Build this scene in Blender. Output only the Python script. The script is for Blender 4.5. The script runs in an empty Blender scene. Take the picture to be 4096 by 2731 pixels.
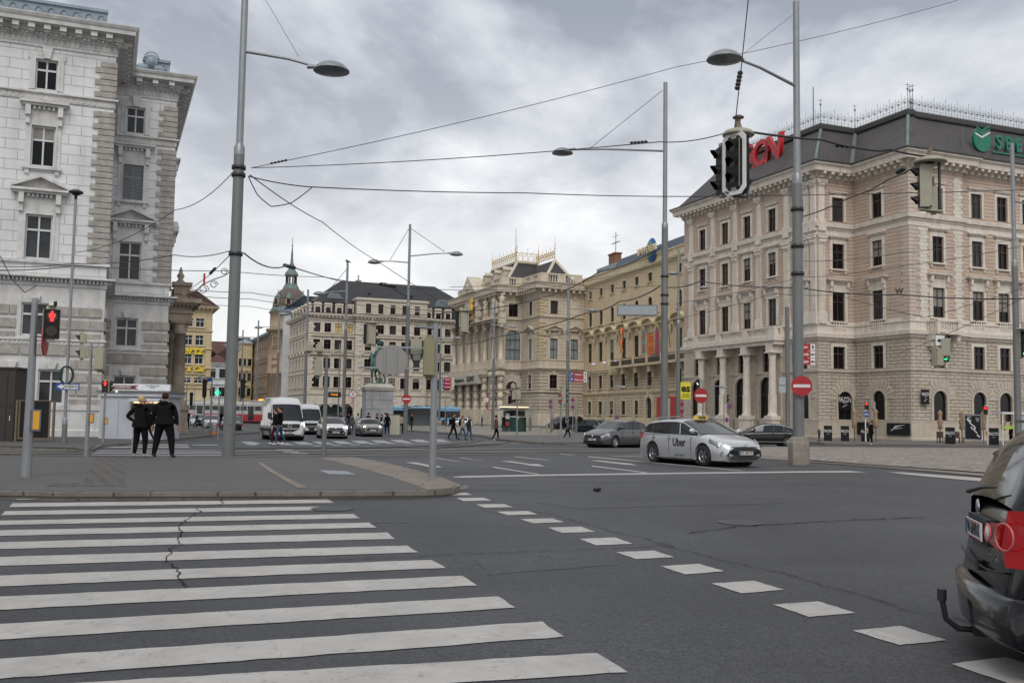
import bpy, math, random
from mathutils import Vector as Vec, Matrix as Mat
R = math.radians
random.seed(7)
scene = bpy.context.scene
FPX, HC = 3982.2, 1.40
PITCH, ROLL = math.atan(296.5/3982.2), .0155
CX, CY = 2048.0, 1365.5
_R0, FW, _U0 = Vec((1,0,0)), Vec((0,math.cos(PITCH),math.sin(PITCH))), Vec((0,-math.sin(PITCH),math.cos(PITCH)))
RT = _R0*math.cos(ROLL)+_U0*math.sin(ROLL)
UP = _U0*math.cos(ROLL)-_R0*math.sin(ROLL)
CAM = Vec((0,0,HC))
cd = bpy.data.cameras.new('camera'); cam = bpy.data.objects.new('camera', cd); scene.collection.objects.link(cam)
cd.sensor_width = 36; cd.lens = 35.0; cd.clip_end = 6000; cd.clip_start = .1
cm = Mat((RT, UP, -FW)).transposed().to_4x4(); cm.translation = CAM; cam.matrix_world = cm
scene.camera = cam
scene.view_settings.view_transform = 'Standard'; scene.view_settings.look = 'None'
scene.view_settings.exposure = 0.30; scene.view_settings.gamma = 1
SUN_EL, SUN_AZ = R(48), R(178)       # azimuth measured clockwise from +Y (sun behind, a little left)
w = bpy.data.worlds.new('World'); scene.world = w; w.use_nodes = True
def build_world():
 nt = w.node_tree; N = nt.nodes; L = nt.links; N.clear()
 out = N.new('ShaderNodeOutputWorld'); bg = N.new('ShaderNodeBackground'); L.new(bg.outputs[0], out.inputs[0])
 sky = N.new('ShaderNodeTexSky'); sky.sky_type = 'NISHITA'; sky.sun_disc = False
 sky.sun_elevation = SUN_EL; sky.sun_rotation = SUN_AZ
 tc = N.new('ShaderNodeTexCoord'); sp = N.new('ShaderNodeSeparateXYZ'); L.new(tc.outputs['Generated'], sp.inputs[0])
 def math_(op, a, b=None):
  n = N.new('ShaderNodeMath'); n.operation = op
  for i, q in enumerate((a, b)):
   if q is None: continue
   if isinstance(q, (int, float)): n.inputs[i].default_value = q
   else: L.new(q, n.inputs[i])
  return n.outputs[0]
 z = math_('MAXIMUM', sp.outputs[2], 0.0); zz = math_('ADD', z, .26)
 cb = N.new('ShaderNodeCombineXYZ'); L.new(math_('DIVIDE', sp.outputs[0], zz), cb.inputs[0]); L.new(math_('DIVIDE', sp.outputs[1], zz), cb.inputs[1])
 def noise(scale, det, rough, dist, off):
  mp = N.new('ShaderNodeMapping'); mp.inputs['Location'].default_value = off; mp.inputs['Scale'].default_value = (1, .8, 1)
  L.new(cb.outputs[0], mp.inputs[0]); n = N.new('ShaderNodeTexNoise'); n.inputs['Scale'].default_value = scale
  n.inputs['Detail'].default_value = det; n.inputs['Roughness'].default_value = rough; n.inputs['Distortion'].default_value = dist
  L.new(mp.outputs[0], n.inputs['Vector']); return n.outputs['Fac']
 n1 = noise(1.7, 8, .55, .45, (3.7, .9, 0)); n2 = noise(4.6, 7, .55, .3, (1.2, 7.1, 0))
 mixn = math_('ADD', math_('MULTIPLY', n1, .72), math_('MULTIPLY', n2, .28))
 rp = N.new('ShaderNodeValToRGB'); L.new(mixn, rp.inputs[0]); e = rp.color_ramp.elements
 e[0].position = .40; e[0].color = (.275, .30, .355, 1)
 e[1].position = .61; e[1].color = (.90, .90, .90, 1)
 m = e.new(.455); m.color = (.41, .435, .49, 1)
 m = e.new(.53); m.color = (.63, .65, .685, 1)
 hz = N.new('ShaderNodeValToRGB'); L.new(z, hz.inputs[0]); h = hz.color_ramp.elements
 h[0].position = 0; h[0].color = (.95,)*3+(1,); h[1].position = .42; h[1].color = (0,)*3+(1,)
 k = h.new(.12); k.color = (.66,)*3+(1,); k = h.new(.24); k.color = (.30,)*3+(1,)
 mx = N.new('ShaderNodeMix'); mx.data_type = 'RGBA'; L.new(hz.outputs[0], mx.inputs['Factor'])
 L.new(rp.outputs[0], mx.inputs['A']); mx.inputs['B'].default_value = (.82, .815, .805, 1)
 sc = N.new('ShaderNodeMix'); sc.data_type = 'RGBA'; sc.blend_type = 'MULTIPLY'; sc.inputs['Factor'].default_value = 1
 L.new(sky.outputs[0], sc.inputs['A']); sc.inputs['B'].default_value = (.10, .10, .10, 1)
 fin = N.new('ShaderNodeMix'); fin.data_type = 'RGBA'; fin.inputs['Factor'].default_value = .93
 L.new(sc.outputs['Result'], fin.inputs['A']); L.new(mx.outputs['Result'], fin.inputs['B'])
 L.new(fin.outputs['Result'], bg.inputs[0]); bg.inputs[1].default_value = 1.0
build_world()
sl = bpy.data.lights.new('sun', 'SUN'); sl.energy = 1.5; sl.angle = R(40); sl.color = (1, .96, .90)
so = bpy.data.objects.new('sun', sl); scene.collection.objects.link(so)
sd = Vec((math.sin(SUN_AZ)*math.cos(SUN_EL), math.cos(SUN_AZ)*math.cos(SUN_EL), math.sin(SUN_EL)))
so.rotation_euler = (-sd).to_track_quat('-Z', 'Y').to_euler()
PROF = [(-60,-1.4),(0,-.32),(18,0),(28,-.03),(85,-.45),(4000,-.45)]
def G(y):
 for (a, za), (b, zb) in zip(PROF, PROF[1:]):
  if y <= b: return za+(zb-za)*(y-a)/(b-a)
 return -.45
def ray(x, y): return (FW*FPX+RT*(x-CX)-UP*(y-CY)).normalized()
def gnd(x, y, dz=0):
 d = ray(x, y); lo, hi = .5, 3500
 for _ in range(50):
  m = (lo+hi)/2; p = CAM+d*m
  if p.z-G(p.y)-dz > 0: lo = m
  else: hi = m
 return CAM+d*lo
def atY(x, y, Y): d = ray(x, y); return CAM+d*(Y/d.y)
def onpl(x, y, P, t):            # vertical plane through P with horizontal direction t
 n = Vec((-t[1], t[0], 0)); d = ray(x, y); P = Vec((P[0], P[1], 0)); C0 = Vec((0,0,0))
 return CAM+d*(((P-C0).dot(n))/(d.dot(n)))
E1 = Vec((.9265,.3763,0)).normalized(); E2 = Vec((-.3763,.9265,0)).normalized()
def lin(c): return tuple((v/12.92 if v <= .04045 else ((v+.055)/1.055)**2.4) for v in c)
def hexc(h): return lin(tuple(int(h[i:i+2], 16)/255 for i in (0,2,4)))
class MB:
 def __init__(s): s.v = []; s.f = []; s.m = []; s.s = []; s.T = Mat.Identity(4)
 def add(s, vs, fs, m=0, sm=False):
  b = len(s.v); T = s.T
  s.v += [T @ Vec(p) for p in vs]
  for f in fs: s.f.append([b+i for i in f]); s.m.append(m); s.s.append(sm)
  return s
 def box(s, x0, x1, y0, y1, z0, z1, m=0):
  return s.add([(x0,y0,z0),(x1,y0,z0),(x1,y1,z0),(x0,y1,z0),(x0,y0,z1),(x1,y0,z1),(x1,y1,z1),(x0,y1,z1)],
   [(0,3,2,1),(4,5,6,7),(0,1,5,4),(1,2,6,5),(2,3,7,6),(3,0,4,7)], m)
 def bx(s, c, d, m=0): return s.box(c[0]-d[0]/2,c[0]+d[0]/2,c[1]-d[1]/2,c[1]+d[1]/2,c[2]-d[2]/2,c[2]+d[2]/2,m)
 def wedge(s, x0, x1, y0, y1, z0, z1, i, m=0):   # box tapering inward by i at the bottom
  return s.add([(x0+i,y0+i,z0),(x1-i,y0+i,z0),(x1-i,y1,z0),(x0+i,y1,z0),(x0,y0,z1),(x1,y0,z1),(x1,y1,z1),(x0,y1,z1)],
   [(0,3,2,1),(4,5,6,7),(0,1,5,4),(1,2,6,5),(2,3,7,6),(3,0,4,7)], m)
 def poly(s, pts, m=0): return s.add(pts, [tuple(range(len(pts)))], m)
 def prism(s, pts, ax, a, b, m=0):               # polygon (p,q) extruded along axis ax from a to b
  def P(p, t):
   return {0:(t,p[0],p[1]),1:(p[0],t,p[1]),2:(p[0],p[1],t)}[ax]
  n = len(pts)
  area = sum(pts[i][0]*pts[(i+1)%n][1]-pts[(i+1)%n][0]*pts[i][1] for i in range(n))
  if area < 0: pts = pts[::-1]
  vs = [P(p,a) for p in pts]+[P(p,b) for p in pts]
  fs = [tuple(range(n)), tuple(range(2*n-1,n-1,-1))]+[(i,i+n,(i+1)%n+n,(i+1)%n) for i in range(n)]
  if (ax == 1) == (a < b): pass
  else: fs = [f[::-1] for f in fs]
  return s.add(vs, fs, m)
 def tube(s, pts, r, n=8, m=0, cap=True):
  pts = [Vec(p) for p in pts]; rs = r if isinstance(r, (list, tuple)) else [r]*len(pts)
  vs = []; N = None
  for i, p in enumerate(pts):
   t = (pts[min(i+1,len(pts)-1)]-pts[max(i-1,0)])
   t = t.normalized() if t.length > 1e-9 else Vec((0,0,1))
   if N is None: N = t.orthogonal().normalized()
   else: N = (N-t*N.dot(t)); N = N.normalized() if N.length > 1e-6 else t.orthogonal().normalized()
   Bn = t.cross(N)
   for k in range(n):
    a = 2*math.pi*k/n; vs.append(p+(N*math.cos(a)+Bn*math.sin(a))*rs[i])
  fs = []
  for i in range(len(pts)-1):
   for k in range(n):
    a, b = i*n+k, i*n+(k+1)%n; fs.append((a,b,b+n,a+n))
  s.add(vs, fs, m, True)
  if cap:
   s.add(vs[:n], [tuple(range(n-1,-1,-1))], m); s.add(vs[-n:], [tuple(range(n))], m)
  return s
 def lathe(s, prof, c=(0,0,0), n=16, m=0, sm=True, a0=0, a1=2*math.pi, ax='z'):
  full = abs(a1-a0-2*math.pi) < 1e-6; nn = n if full else n+1; vs = []; fs = []
  for r, z in prof:
   for k in range(nn):
    a = a0+(a1-a0)*k/n; x, y = r*math.cos(a), r*math.sin(a)
    q = (x,y,z) if ax == 'z' else ((z,x,y) if ax == 'x' else (y,z,x))
    vs.append((c[0]+q[0],c[1]+q[1],c[2]+q[2]))
  for i in range(len(prof)-1):
   for k in range(n):
    a, b = i*nn+k, i*nn+(k+1)%nn; fs.append((a,b,b+nn,a+nn))
  return s.add(vs, fs, m, sm)
 def ell(s, c, r, n=12, m=0, k=7):
  return s.lathe([(math.sin(math.pi*i/k)*1.0, -math.cos(math.pi*i/k)) for i in range(k+1)], (0,0,0), n, m) if False else s._ell(c, r, n, m, k)
 def _ell(s, c, r, n, m, k):
  vs = []; fs = []
  for i in range(k+1):
   a = math.pi*i/k
   for j in range(n):
    b = 2*math.pi*j/n; vs.append((c[0]+r[0]*math.sin(a)*math.cos(b), c[1]+r[1]*math.sin(a)*math.sin(b), c[2]-r[2]*math.cos(a)))
  for i in range(k):
   for j in range(n): a, b = i*n+j, i*n+(j+1)%n; fs.append((a,b,b+n,a+n))
  return s.add(vs, fs, m, True)
 def mesh(s, name, mats):
  used = sorted({i for f in s.f for i in f})
  if len(used) < len(s.v): mp_ = {o: n for n, o in enumerate(used)}; s.v = [s.v[i] for i in used]; s.f = [[mp_[i] for i in f] for f in s.f]
  me = bpy.data.meshes.new(name); me.from_pydata([tuple(p) for p in s.v], [], s.f)
  if not isinstance(mats, (list, tuple)): mats = [mats]
  for q in mats: me.materials.append(q)
  me.polygons.foreach_set('material_index', s.m); me.polygons.foreach_set('use_smooth', s.s)
  uv = me.uv_layers.new(name='UVMap'); data = [0.0]*(2*len(me.loops)); V_ = s.v
  for p in me.polygons:
   n = p.normal
   if abs(n.z) > .75: a, b = Vec((1,0,0)), Vec((0,1,0))
   else: a = Vec((-n.y,n.x,0)).normalized(); b = Vec((0,0,1))
   for li in p.loop_indices:
    q = V_[me.loops[li].vertex_index]; data[2*li] = q.dot(a); data[2*li+1] = q.dot(b)
  uv.data.foreach_set('uv', data)
  me.update(); return me
 def build(s, name, mats, parent=None, world=False):
  if world and parent is not None:
   W = wmat(parent).inverted(); s.v = [W @ p for p in s.v]
  return link(name, s.mesh(name, mats), parent)
WM = {}
def wmat(o):
 m = Mat.Translation(o.location) @ o.rotation_euler.to_matrix().to_4x4() @ Mat.Diagonal(o.scale.to_4d())
 return (wmat(o.parent) @ m) if o.parent else m
def link(name, data, parent=None):
 o = bpy.data.objects.new(name, data); scene.collection.objects.link(o)
 if parent is not None: o.parent = parent
 return o
def tag(o, label=None, cat=None, group=None, kind=None):
 if label: o['label'] = label
 if cat: o['category'] = cat
 if group: o['group'] = group
 if kind: o['kind'] = kind
 return o
def thing(name, label, cat, loc=(0,0,0), rz=0, group=None):
 o = bpy.data.objects.new(name, None); scene.collection.objects.link(o)
 o.empty_display_size = .3; o.location = loc; o.rotation_euler = (0,0,rz)
 return tag(o, label, cat, group)
def children(o): return [c for c in bpy.data.objects if c.parent == o]
def copy_tree(o, parent=None, loc=None, rz=None, label=None, group=None):
 c = o.copy(); scene.collection.objects.link(c); c.parent = parent
 if loc is not None: c.location = loc
 if rz is not None: c.rotation_euler = (0,0,rz)
 if label: c['label'] = label
 if group: c['group'] = group;
 for ch in children(o): copy_tree(ch, c)
 return c
def stage(me_obj):               # evaluated copy of an object with modifiers
 dg = bpy.context.evaluated_depsgraph_get()
 return bpy.data.meshes.new_from_object(me_obj.evaluated_get(dg))
MATS = {}
def _nt(name):
 m = bpy.data.materials.new(name); m.use_nodes = True; nt = m.node_tree
 b = nt.nodes['Principled BSDF']; MATS[name] = m; return m, nt, b
def stone(name, col, col2=None, rough=.85, scale=.6, bump=.15, bscale=18, brick=None, mortar=.55, dirt=.25, uvs=1.0):
 """weathered surface: two tones of noise, streaky dirt, optional coursed joints (brick=(w,h,joint))"""
 if name in MATS: return MATS[name]
 m, nt, b = _nt(name); N = nt.nodes; L = nt.links
 k_ = 1.1 if max(col) > .25 else .9; col = tuple(c*k_ for c in col); col2 = tuple(c*k_ for c in col2) if col2 else tuple(c*.78 for c in col)
 geo = N.new('ShaderNodeNewGeometry'); uvn = N.new('ShaderNodeUVMap'); uvn.uv_map = 'UVMap'
 n1 = N.new('ShaderNodeTexNoise'); n1.inputs['Scale'].default_value = scale; n1.inputs['Detail'].default_value = 6; n1.inputs['Roughness'].default_value = .65
 L.new(geo.outputs['Position'], n1.inputs['Vector'])
 cr = N.new('ShaderNodeValToRGB'); cr.color_ramp.elements[0].position = .35; cr.color_ramp.elements[1].position = .65
 cr.color_ramp.elements[0].color = (*col2,1); cr.color_ramp.elements[1].color = (*col,1); L.new(n1.outputs['Fac'], cr.inputs[0])
 mp = N.new('ShaderNodeMapping'); mp.inputs['Scale'].default_value = (1.6,1.6,.12); L.new(geo.outputs['Position'], mp.inputs[0])
 n2 = N.new('ShaderNodeTexNoise'); n2.inputs['Scale'].default_value = 1.3; n2.inputs['Detail'].default_value = 5; L.new(mp.outputs[0], n2.inputs['Vector'])
 r2 = N.new('ShaderNodeMapRange'); r2.inputs['From Min'].default_value = .5; r2.inputs['From Max'].default_value = .75; r2.inputs['To Max'].default_value = dirt*1.1
 L.new(n2.outputs['Fac'], r2.inputs['Value'])
 mx = N.new('ShaderNodeMix'); mx.data_type = 'RGBA'; L.new(r2.outputs[0], mx.inputs['Factor']); L.new(cr.outputs[0], mx.inputs['A'])
 mx.inputs['B'].default_value = tuple(c*.42 for c in col)+(1,)
 colout = mx.outputs['Result']; hsrc = None
 n3 = N.new('ShaderNodeTexNoise'); n3.inputs['Scale'].default_value = bscale; n3.inputs['Detail'].default_value = 3
 L.new(geo.outputs['Position'], n3.inputs['Vector'])
 bp = N.new('ShaderNodeBump'); bp.inputs['Strength'].default_value = bump; bp.inputs['Distance'].default_value = .05
 L.new(n3.outputs['Fac'], bp.inputs['Height']); nrm = bp.outputs[0]
 if brick:
  bw, bh, jt = brick[:3]
  bt = N.new('ShaderNodeTexBrick'); bt.inputs['Scale'].default_value = 1; bt.inputs['Brick Width'].default_value = bw
  bt.inputs['Row Height'].default_value = bh; bt.inputs['Mortar Size'].default_value = jt; bt.inputs['Mortar Smooth'].default_value = .25
  bt.inputs['Color1'].default_value = (1,1,1,1); bt.inputs['Color2'].default_value = (.95,.95,.95,1); bt.inputs['Mortar'].default_value = (mortar,)*3+(1,)
  bt.inputs['Bias'].default_value = -.2
  L.new(uvn.outputs[0], bt.inputs['Vector'])
  mm = N.new('ShaderNodeMix'); mm.data_type = 'RGBA'; mm.blend_type = 'MULTIPLY'; mm.inputs['Factor'].default_value = 1
  L.new(colout, mm.inputs['A']); L.new(bt.outputs['Color'], mm.inputs['B']); colout = mm.outputs['Result']
  b2 = N.new('ShaderNodeBump'); b2.invert = True; b2.inputs['Strength'].default_value = .9; b2.inputs['Distance'].default_value = .06
  L.new(bt.outputs['Fac'], b2.inputs['Height']); L.new(nrm, b2.inputs['Normal']); nrm = b2.outputs[0]
 L.new(colout, b.inputs['Base Color']); L.new(nrm, b.inputs['Normal']); b.inputs['Roughness'].default_value = rough
 return m
def paint(name, col, rough=.5, metal=0, coat=0, var=.12, vscale=3, spec=.5):
 if name in MATS: return MATS[name]
 m, nt, b = _nt(name); N = nt.nodes; L = nt.links
 geo = N.new('ShaderNodeNewGeometry'); n = N.new('ShaderNodeTexNoise'); n.inputs['Scale'].default_value = vscale; n.inputs['Detail'].default_value = 5
 L.new(geo.outputs['Position'], n.inputs['Vector'])
 cr = N.new('ShaderNodeValToRGB'); e = cr.color_ramp.elements; e[0].position = .3; e[1].position = .7
 e[0].color = tuple(max(0,c*(1-var)) for c in col)+(1,); e[1].color = tuple(c*(1+var*.3) for c in col)+(1,)
 L.new(n.outputs['Fac'], cr.inputs[0]); L.new(cr.outputs[0], b.inputs['Base Color'])
 mr = N.new('ShaderNodeMapRange'); mr.inputs['To Min'].default_value = max(.02, rough-.06); mr.inputs['To Max'].default_value = min(1, rough+.08)
 L.new(n.outputs['Fac'], mr.inputs['Value']); L.new(mr.outputs[0], b.inputs['Roughness'])
 b.inputs['Metallic'].default_value = metal; b.inputs['Coat Weight'].default_value = coat; b.inputs['Coat Roughness'].default_value = .04
 b.inputs['Specular IOR Level'].default_value = spec
 return m
def glow(name, col, st):
 if name in MATS: return MATS[name]
 m, nt, b = _nt(name); b.inputs['Base Color'].default_value = (*col,1); b.inputs['Emission Color'].default_value = (*col,1)
 b.inputs['Emission Strength'].default_value = st; b.inputs['Roughness'].default_value = .4; return m
def asphalt(name, col, worn=.25, spk=70, rough=.62, seam=False):
 m, nt, b = _nt(name); N = nt.nodes; L = nt.links; geo = N.new('ShaderNodeNewGeometry')
 def nz(s, d, r=.6, vec=None):
  n = N.new('ShaderNodeTexNoise'); n.inputs['Scale'].default_value = s; n.inputs['Detail'].default_value = d; n.inputs['Roughness'].default_value = r
  L.new(vec or geo.outputs['Position'], n.inputs['Vector']); return n.outputs['Fac']
 a = nz(spk, 2); big = nz(.22, 6); mp = N.new('ShaderNodeMapping'); mp.inputs['Rotation'].default_value = (0,0,-.37); mp.inputs['Scale'].default_value = (.12,.9,1)
 L.new(geo.outputs['Position'], mp.inputs[0]); st = nz(.7, 5, .6, mp.outputs[0])
 def ramp(f, p0, p1, c0, c1):
  cr = N.new('ShaderNodeValToRGB'); e = cr.color_ramp.elements; e[0].position = p0; e[1].position = p1
  e[0].color = (c0,c0,c0,1); e[1].color = (c1,c1,c1,1); L.new(f, cr.inputs[0]); return cr.outputs[0]
 def mul(x, y):
  q = N.new('ShaderNodeMix'); q.data_type = 'RGBA'; q.blend_type = 'MULTIPLY'; q.inputs['Factor'].default_value = 1; L.new(x, q.inputs['A']); L.new(y, q.inputs['B']); return q.outputs['Result']
 c = N.new('ShaderNodeRGB'); c.outputs[0].default_value = (*col,1)
 col_ = mul(mul(mul(mul(c.outputs[0], ramp(a,.32,.70,.45,1.9)), ramp(nz(17,4),.35,.7,.8,1.3)), ramp(big,.35,.68,1-worn,1+worn)), ramp(st,.35,.7,1-worn*.9,1+worn*1.1))
 L.new(col_, b.inputs['Base Color'])
 rr = ramp(st,.3,.7,rough-.13,rough+.12); L.new(rr, b.inputs['Roughness'])
 bp = N.new('ShaderNodeBump'); bp.inputs['Strength'].default_value = .5; bp.inputs['Distance'].default_value = .008; L.new(a, bp.inputs['Height']); L.new(bp.outputs[0], b.inputs['Normal'])
 return m
def cobbles(name, col, w_=.18):
 m, nt, b = _nt(name); N = nt.nodes; L = nt.links; geo = N.new('ShaderNodeNewGeometry')
 mp = N.new('ShaderNodeMapping'); mp.inputs['Rotation'].default_value = (0,0,-.39); L.new(geo.outputs['Position'], mp.inputs[0])
 v = N.new('ShaderNodeTexVoronoi'); v.inputs['Scale'].default_value = 1/w_; v.feature = 'F1'; L.new(mp.outputs[0], v.inputs['Vector'])
 n = N.new('ShaderNodeTexNoise'); n.inputs['Scale'].default_value = 1.3; n.inputs['Detail'].default_value = 6; L.new(geo.outputs['Position'], n.inputs['Vector'])
 cr = N.new('ShaderNodeValToRGB'); e = cr.color_ramp.elements; e[0].position = .35; e[0].color = (*col,1); e[1].position = .85; e[1].color = tuple(q*.3 for q in col)+(1,)
 L.new(v.outputs['Distance'], cr.inputs[0])
 hs = N.new('ShaderNodeMix'); hs.data_type = 'RGBA'; hs.blend_type = 'MULTIPLY'; hs.inputs['Factor'].default_value = .55; L.new(cr.outputs[0], hs.inputs['A'])
 g = N.new('ShaderNodeValToRGB'); g.color_ramp.elements[0].position = .3; g.color_ramp.elements[0].color = (.5,.48,.46,1); g.color_ramp.elements[1].position = .7; g.color_ramp.elements[1].color = (1.35,1.3,1.25,1)
 L.new(n.outputs['Fac'], g.inputs[0]); L.new(g.outputs[0], hs.inputs['B'])
 h2 = N.new('ShaderNodeMix'); h2.data_type = 'RGBA'; h2.blend_type = 'MULTIPLY'; h2.inputs['Factor'].default_value = .3; L.new(hs.outputs['Result'], h2.inputs['A']); L.new(v.outputs['Color'], h2.inputs['B'])
 L.new(h2.outputs['Result'], b.inputs['Base Color']); b.inputs['Roughness'].default_value = .75
 bp = N.new('ShaderNodeBump'); bp.invert = True; bp.inputs['Strength'].default_value = .9; bp.inputs['Distance'].default_value = .03; L.new(v.outputs['Distance'], bp.inputs['Height']); L.new(bp.outputs[0], b.inputs['Normal'])
 return m
def marking(name, col=(.37,.355,.335), wear=.6):
 m, nt, b = _nt(name); N = nt.nodes; L = nt.links; geo = N.new('ShaderNodeNewGeometry')
 def nz(s, d, r, dist=0):
  n = N.new('ShaderNodeTexNoise'); n.inputs['Scale'].default_value = s; n.inputs['Detail'].default_value = d; n.inputs['Roughness'].default_value = r; n.inputs['Distortion'].default_value = dist
  L.new(geo.outputs['Position'], n.inputs['Vector']); return n.outputs['Fac']
 cr = N.new('ShaderNodeValToRGB'); e = cr.color_ramp.elements; e[0].position = .3; e[1].position = .7
 e[0].color = tuple(c*.80 for c in col)+(1,); e[1].color = tuple(c*1.12 for c in col)+(1,); L.new(nz(2.2,8,.7,.6), cr.inputs[0])
 wr = N.new('ShaderNodeMapRange'); wr.inputs['From Min'].default_value = .56; wr.inputs['From Max'].default_value = .66; wr.inputs['To Max'].default_value = wear
 L.new(nz(7,9,.82,.3), wr.inputs['Value'])
 v = N.new('ShaderNodeTexVoronoi'); v.feature = 'DISTANCE_TO_EDGE'; v.inputs['Scale'].default_value = 1.1
 nv = N.new('ShaderNodeTexNoise'); nv.inputs['Scale'].default_value = 3; nv.inputs['Detail'].default_value = 4; L.new(geo.outputs['Position'], nv.inputs['Vector'])
 ad = N.new('ShaderNodeMix'); ad.data_type = 'RGBA'; ad.blend_type = 'ADD'; ad.inputs['Factor'].default_value = .5; L.new(geo.outputs['Position'], ad.inputs['A']); L.new(nv.outputs['Color'], ad.inputs['B'])
 L.new(ad.outputs['Result'], v.inputs['Vector'])
 ck = N.new('ShaderNodeMapRange'); ck.inputs['From Min'].default_value = .006; ck.inputs['From Max'].default_value = .0; ck.inputs['To Max'].default_value = .5; L.new(v.outputs['Distance'], ck.inputs['Value'])
 mxx = N.new('ShaderNodeMath'); mxx.operation = 'MAXIMUM'; L.new(wr.outputs[0], mxx.inputs[0]); L.new(ck.outputs[0], mxx.inputs[1])
 mx = N.new('ShaderNodeMix'); mx.data_type = 'RGBA'; L.new(mxx.outputs[0], mx.inputs['Factor']); L.new(cr.outputs[0], mx.inputs['A']); mx.inputs['B'].default_value = (.075,.078,.085,1)
 L.new(mx.outputs['Result'], b.inputs['Base Color']); b.inputs['Roughness'].default_value = .6
 bp = N.new('ShaderNodeBump'); bp.inputs['Strength'].default_value = .25; bp.inputs['Distance'].default_value = .006; L.new(nz(60,2,.5), bp.inputs['Height']); L.new(bp.outputs[0], b.inputs['Normal'])
 return m
# ================================================================ ground
ASPH = asphalt('asphalt', (.030,.031,.034), .34, 48, .64)
ASPH2 = asphalt('asphalt_sidewalk', (.066,.064,.063), .12, 55, .75)
CONC = stone('concrete_band', (.145,.138,.13), (.10,.097,.093), bump=.2, dirt=.3, scale=.5, brick=(2.2,1.1,.02), mortar=.6)
GRAN = stone('granite_kerb', (.20,.18,.155), (.13,.115,.10), brick=(1.05,60,.02), mortar=.4, bump=.3, bscale=60, dirt=.3, scale=2)
PAVE = stone('granite_paving', (.235,.20,.17), (.18,.155,.13), bump=.15, bscale=40, dirt=.25, scale=.8, brick=(1.6,.62,.012), mortar=.5)
TACT = stone('tactile_paving', (.12,.11,.10), (.095,.088,.08), bump=.4, bscale=40, brick=(.30,.30,.02), mortar=.5)
COBB = cobbles('cobblestones', (.34,.30,.265))
COBB2 = cobbles('cobblestones_pale', (.33,.305,.27), .2)
WHITE = marking('road_paint'); WHITE2 = marking('road_paint_worn', (.27,.275,.285), .8)
DARK = paint('dark_joint', (.016,.016,.017), .9, spec=.1)
RAIL = paint('rail_steel', (.10,.10,.11), .28, metal=.9)
RUST = stone('rusty_grate', (.16,.085,.05), (.09,.055,.04), bump=.5, bscale=30)
KY = [p[0] for p in PROF[1:-1]]+[18.0001]
def clip(poly, y, keep_low):
 out = []
 for i in range(len(poly)):
  a, b = poly[i], poly[(i+1)%len(poly)]
  ia, ib = (a[1] <= y) == keep_low, (b[1] <= y) == keep_low
  if ia: out.append(a)
  if ia != ib:
   t = (y-a[1])/(b[1]-a[1]); out.append((a[0]+(b[0]-a[0])*t, y))
 return out
def bands(poly):
 res = []; rest = poly
 for y in sorted(KY):
  lo = clip(rest, y, True)
  if len(lo) >= 3: res.append(lo)
  rest = clip(rest, y, False)
  if len(rest) < 3: return res
 res.append(rest); return res
def area2(p): return sum(p[i][0]*p[(i+1)%len(p)][1]-p[(i+1)%len(p)][0]*p[i][1] for i in range(len(p)))
def sheet(mb, poly, dz, m=0, skirt=0, ms=None):
 if area2(poly) < 0: poly = poly[::-1]
 for b in bands(poly): mb.poly([(x,y,G(y)+dz) for x, y in b], m)
 if skirt:
  for i in range(len(poly)):
   a, b = poly[i], poly[(i+1)%len(poly)]
   ys = sorted([k for k in KY if min(a[1],b[1]) < k < max(a[1],b[1])], reverse=a[1] > b[1])
   pts = [a]+[(a[0]+(b[0]-a[0])*(k-a[1])/(b[1]-a[1]), k) for k in ys]+[b]
   for p, q in zip(pts, pts[1:]):
    mb.poly([(p[0],p[1],G(p[1])+dz-skirt),(q[0],q[1],G(q[1])+dz-skirt),(q[0],q[1],G(q[1])+dz),(p[0],p[1],G(p[1])+dz)], m if ms is None else ms)
def px(pts, dz=0): return [tuple(gnd(x,y,dz))[:2] for x, y in pts]
def inset(poly, d):
 if area2(poly) < 0: poly = poly[::-1]
 n = len(poly); out = []
 for i in range(n):
  p0, p1, p2 = Vec(poly[i-1]), Vec(poly[i]), Vec(poly[(i+1)%n])
  a = (p1-p0).normalized(); b = (p2-p1).normalized(); na = Vec((-a.y,a.x)); nb = Vec((-b.y,b.x))
  k = na+nb; L_ = max(.35, k.length_squared/2); out.append(tuple(p1+k/L_/1.0*d*1.0 if k.length > .3 else p1+na*d))
 return out
def ragged(poly, step=.14, amp=.011):
 out = []
 for a, c in zip(poly, poly[1:]+poly[:1]):
  a, c = Vec(a), Vec(c); d = c-a; n = max(1, int(d.length/step)); t = d.normalized(); n_ = Vec((-t.y,t.x))
  out += [tuple(a+d*(i/n)+n_*random.uniform(-amp,amp)) for i in range(n)]
 return out
def structure(name, mb, mats): return tag(mb.build(name, mats), kind='structure')
g = MB(); sheet(g, [(-900,-60),(900,-60),(900,2500),(-900,2500)], 0); structure('road', g, ASPH)
KB = .12
isl = px([(-700,1943),(0,1964),(120,1966),(230,1970),(600,1968),(1000,1967),(1400,1965),(1700,1962),(1770,1958),(1815,1952),(1838,1944),(1840,1936),(1822,1928),
          (1740,1898),(1640,1872),(1540,1848),(1410,1826.5),(1355,1824),(1290,1825.5),(937,1829.5),(500,1828.5),(0,1820),(-700,1806)], KB)
g = MB(); ins = inset(isl, .16); sheet(g, isl, KB, 0, KB+.06); structure('kerb', g, GRAN)
g = MB(); sheet(g, ins, KB+.004, 0); structure('island_pavement', g, ASPH2)
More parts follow.
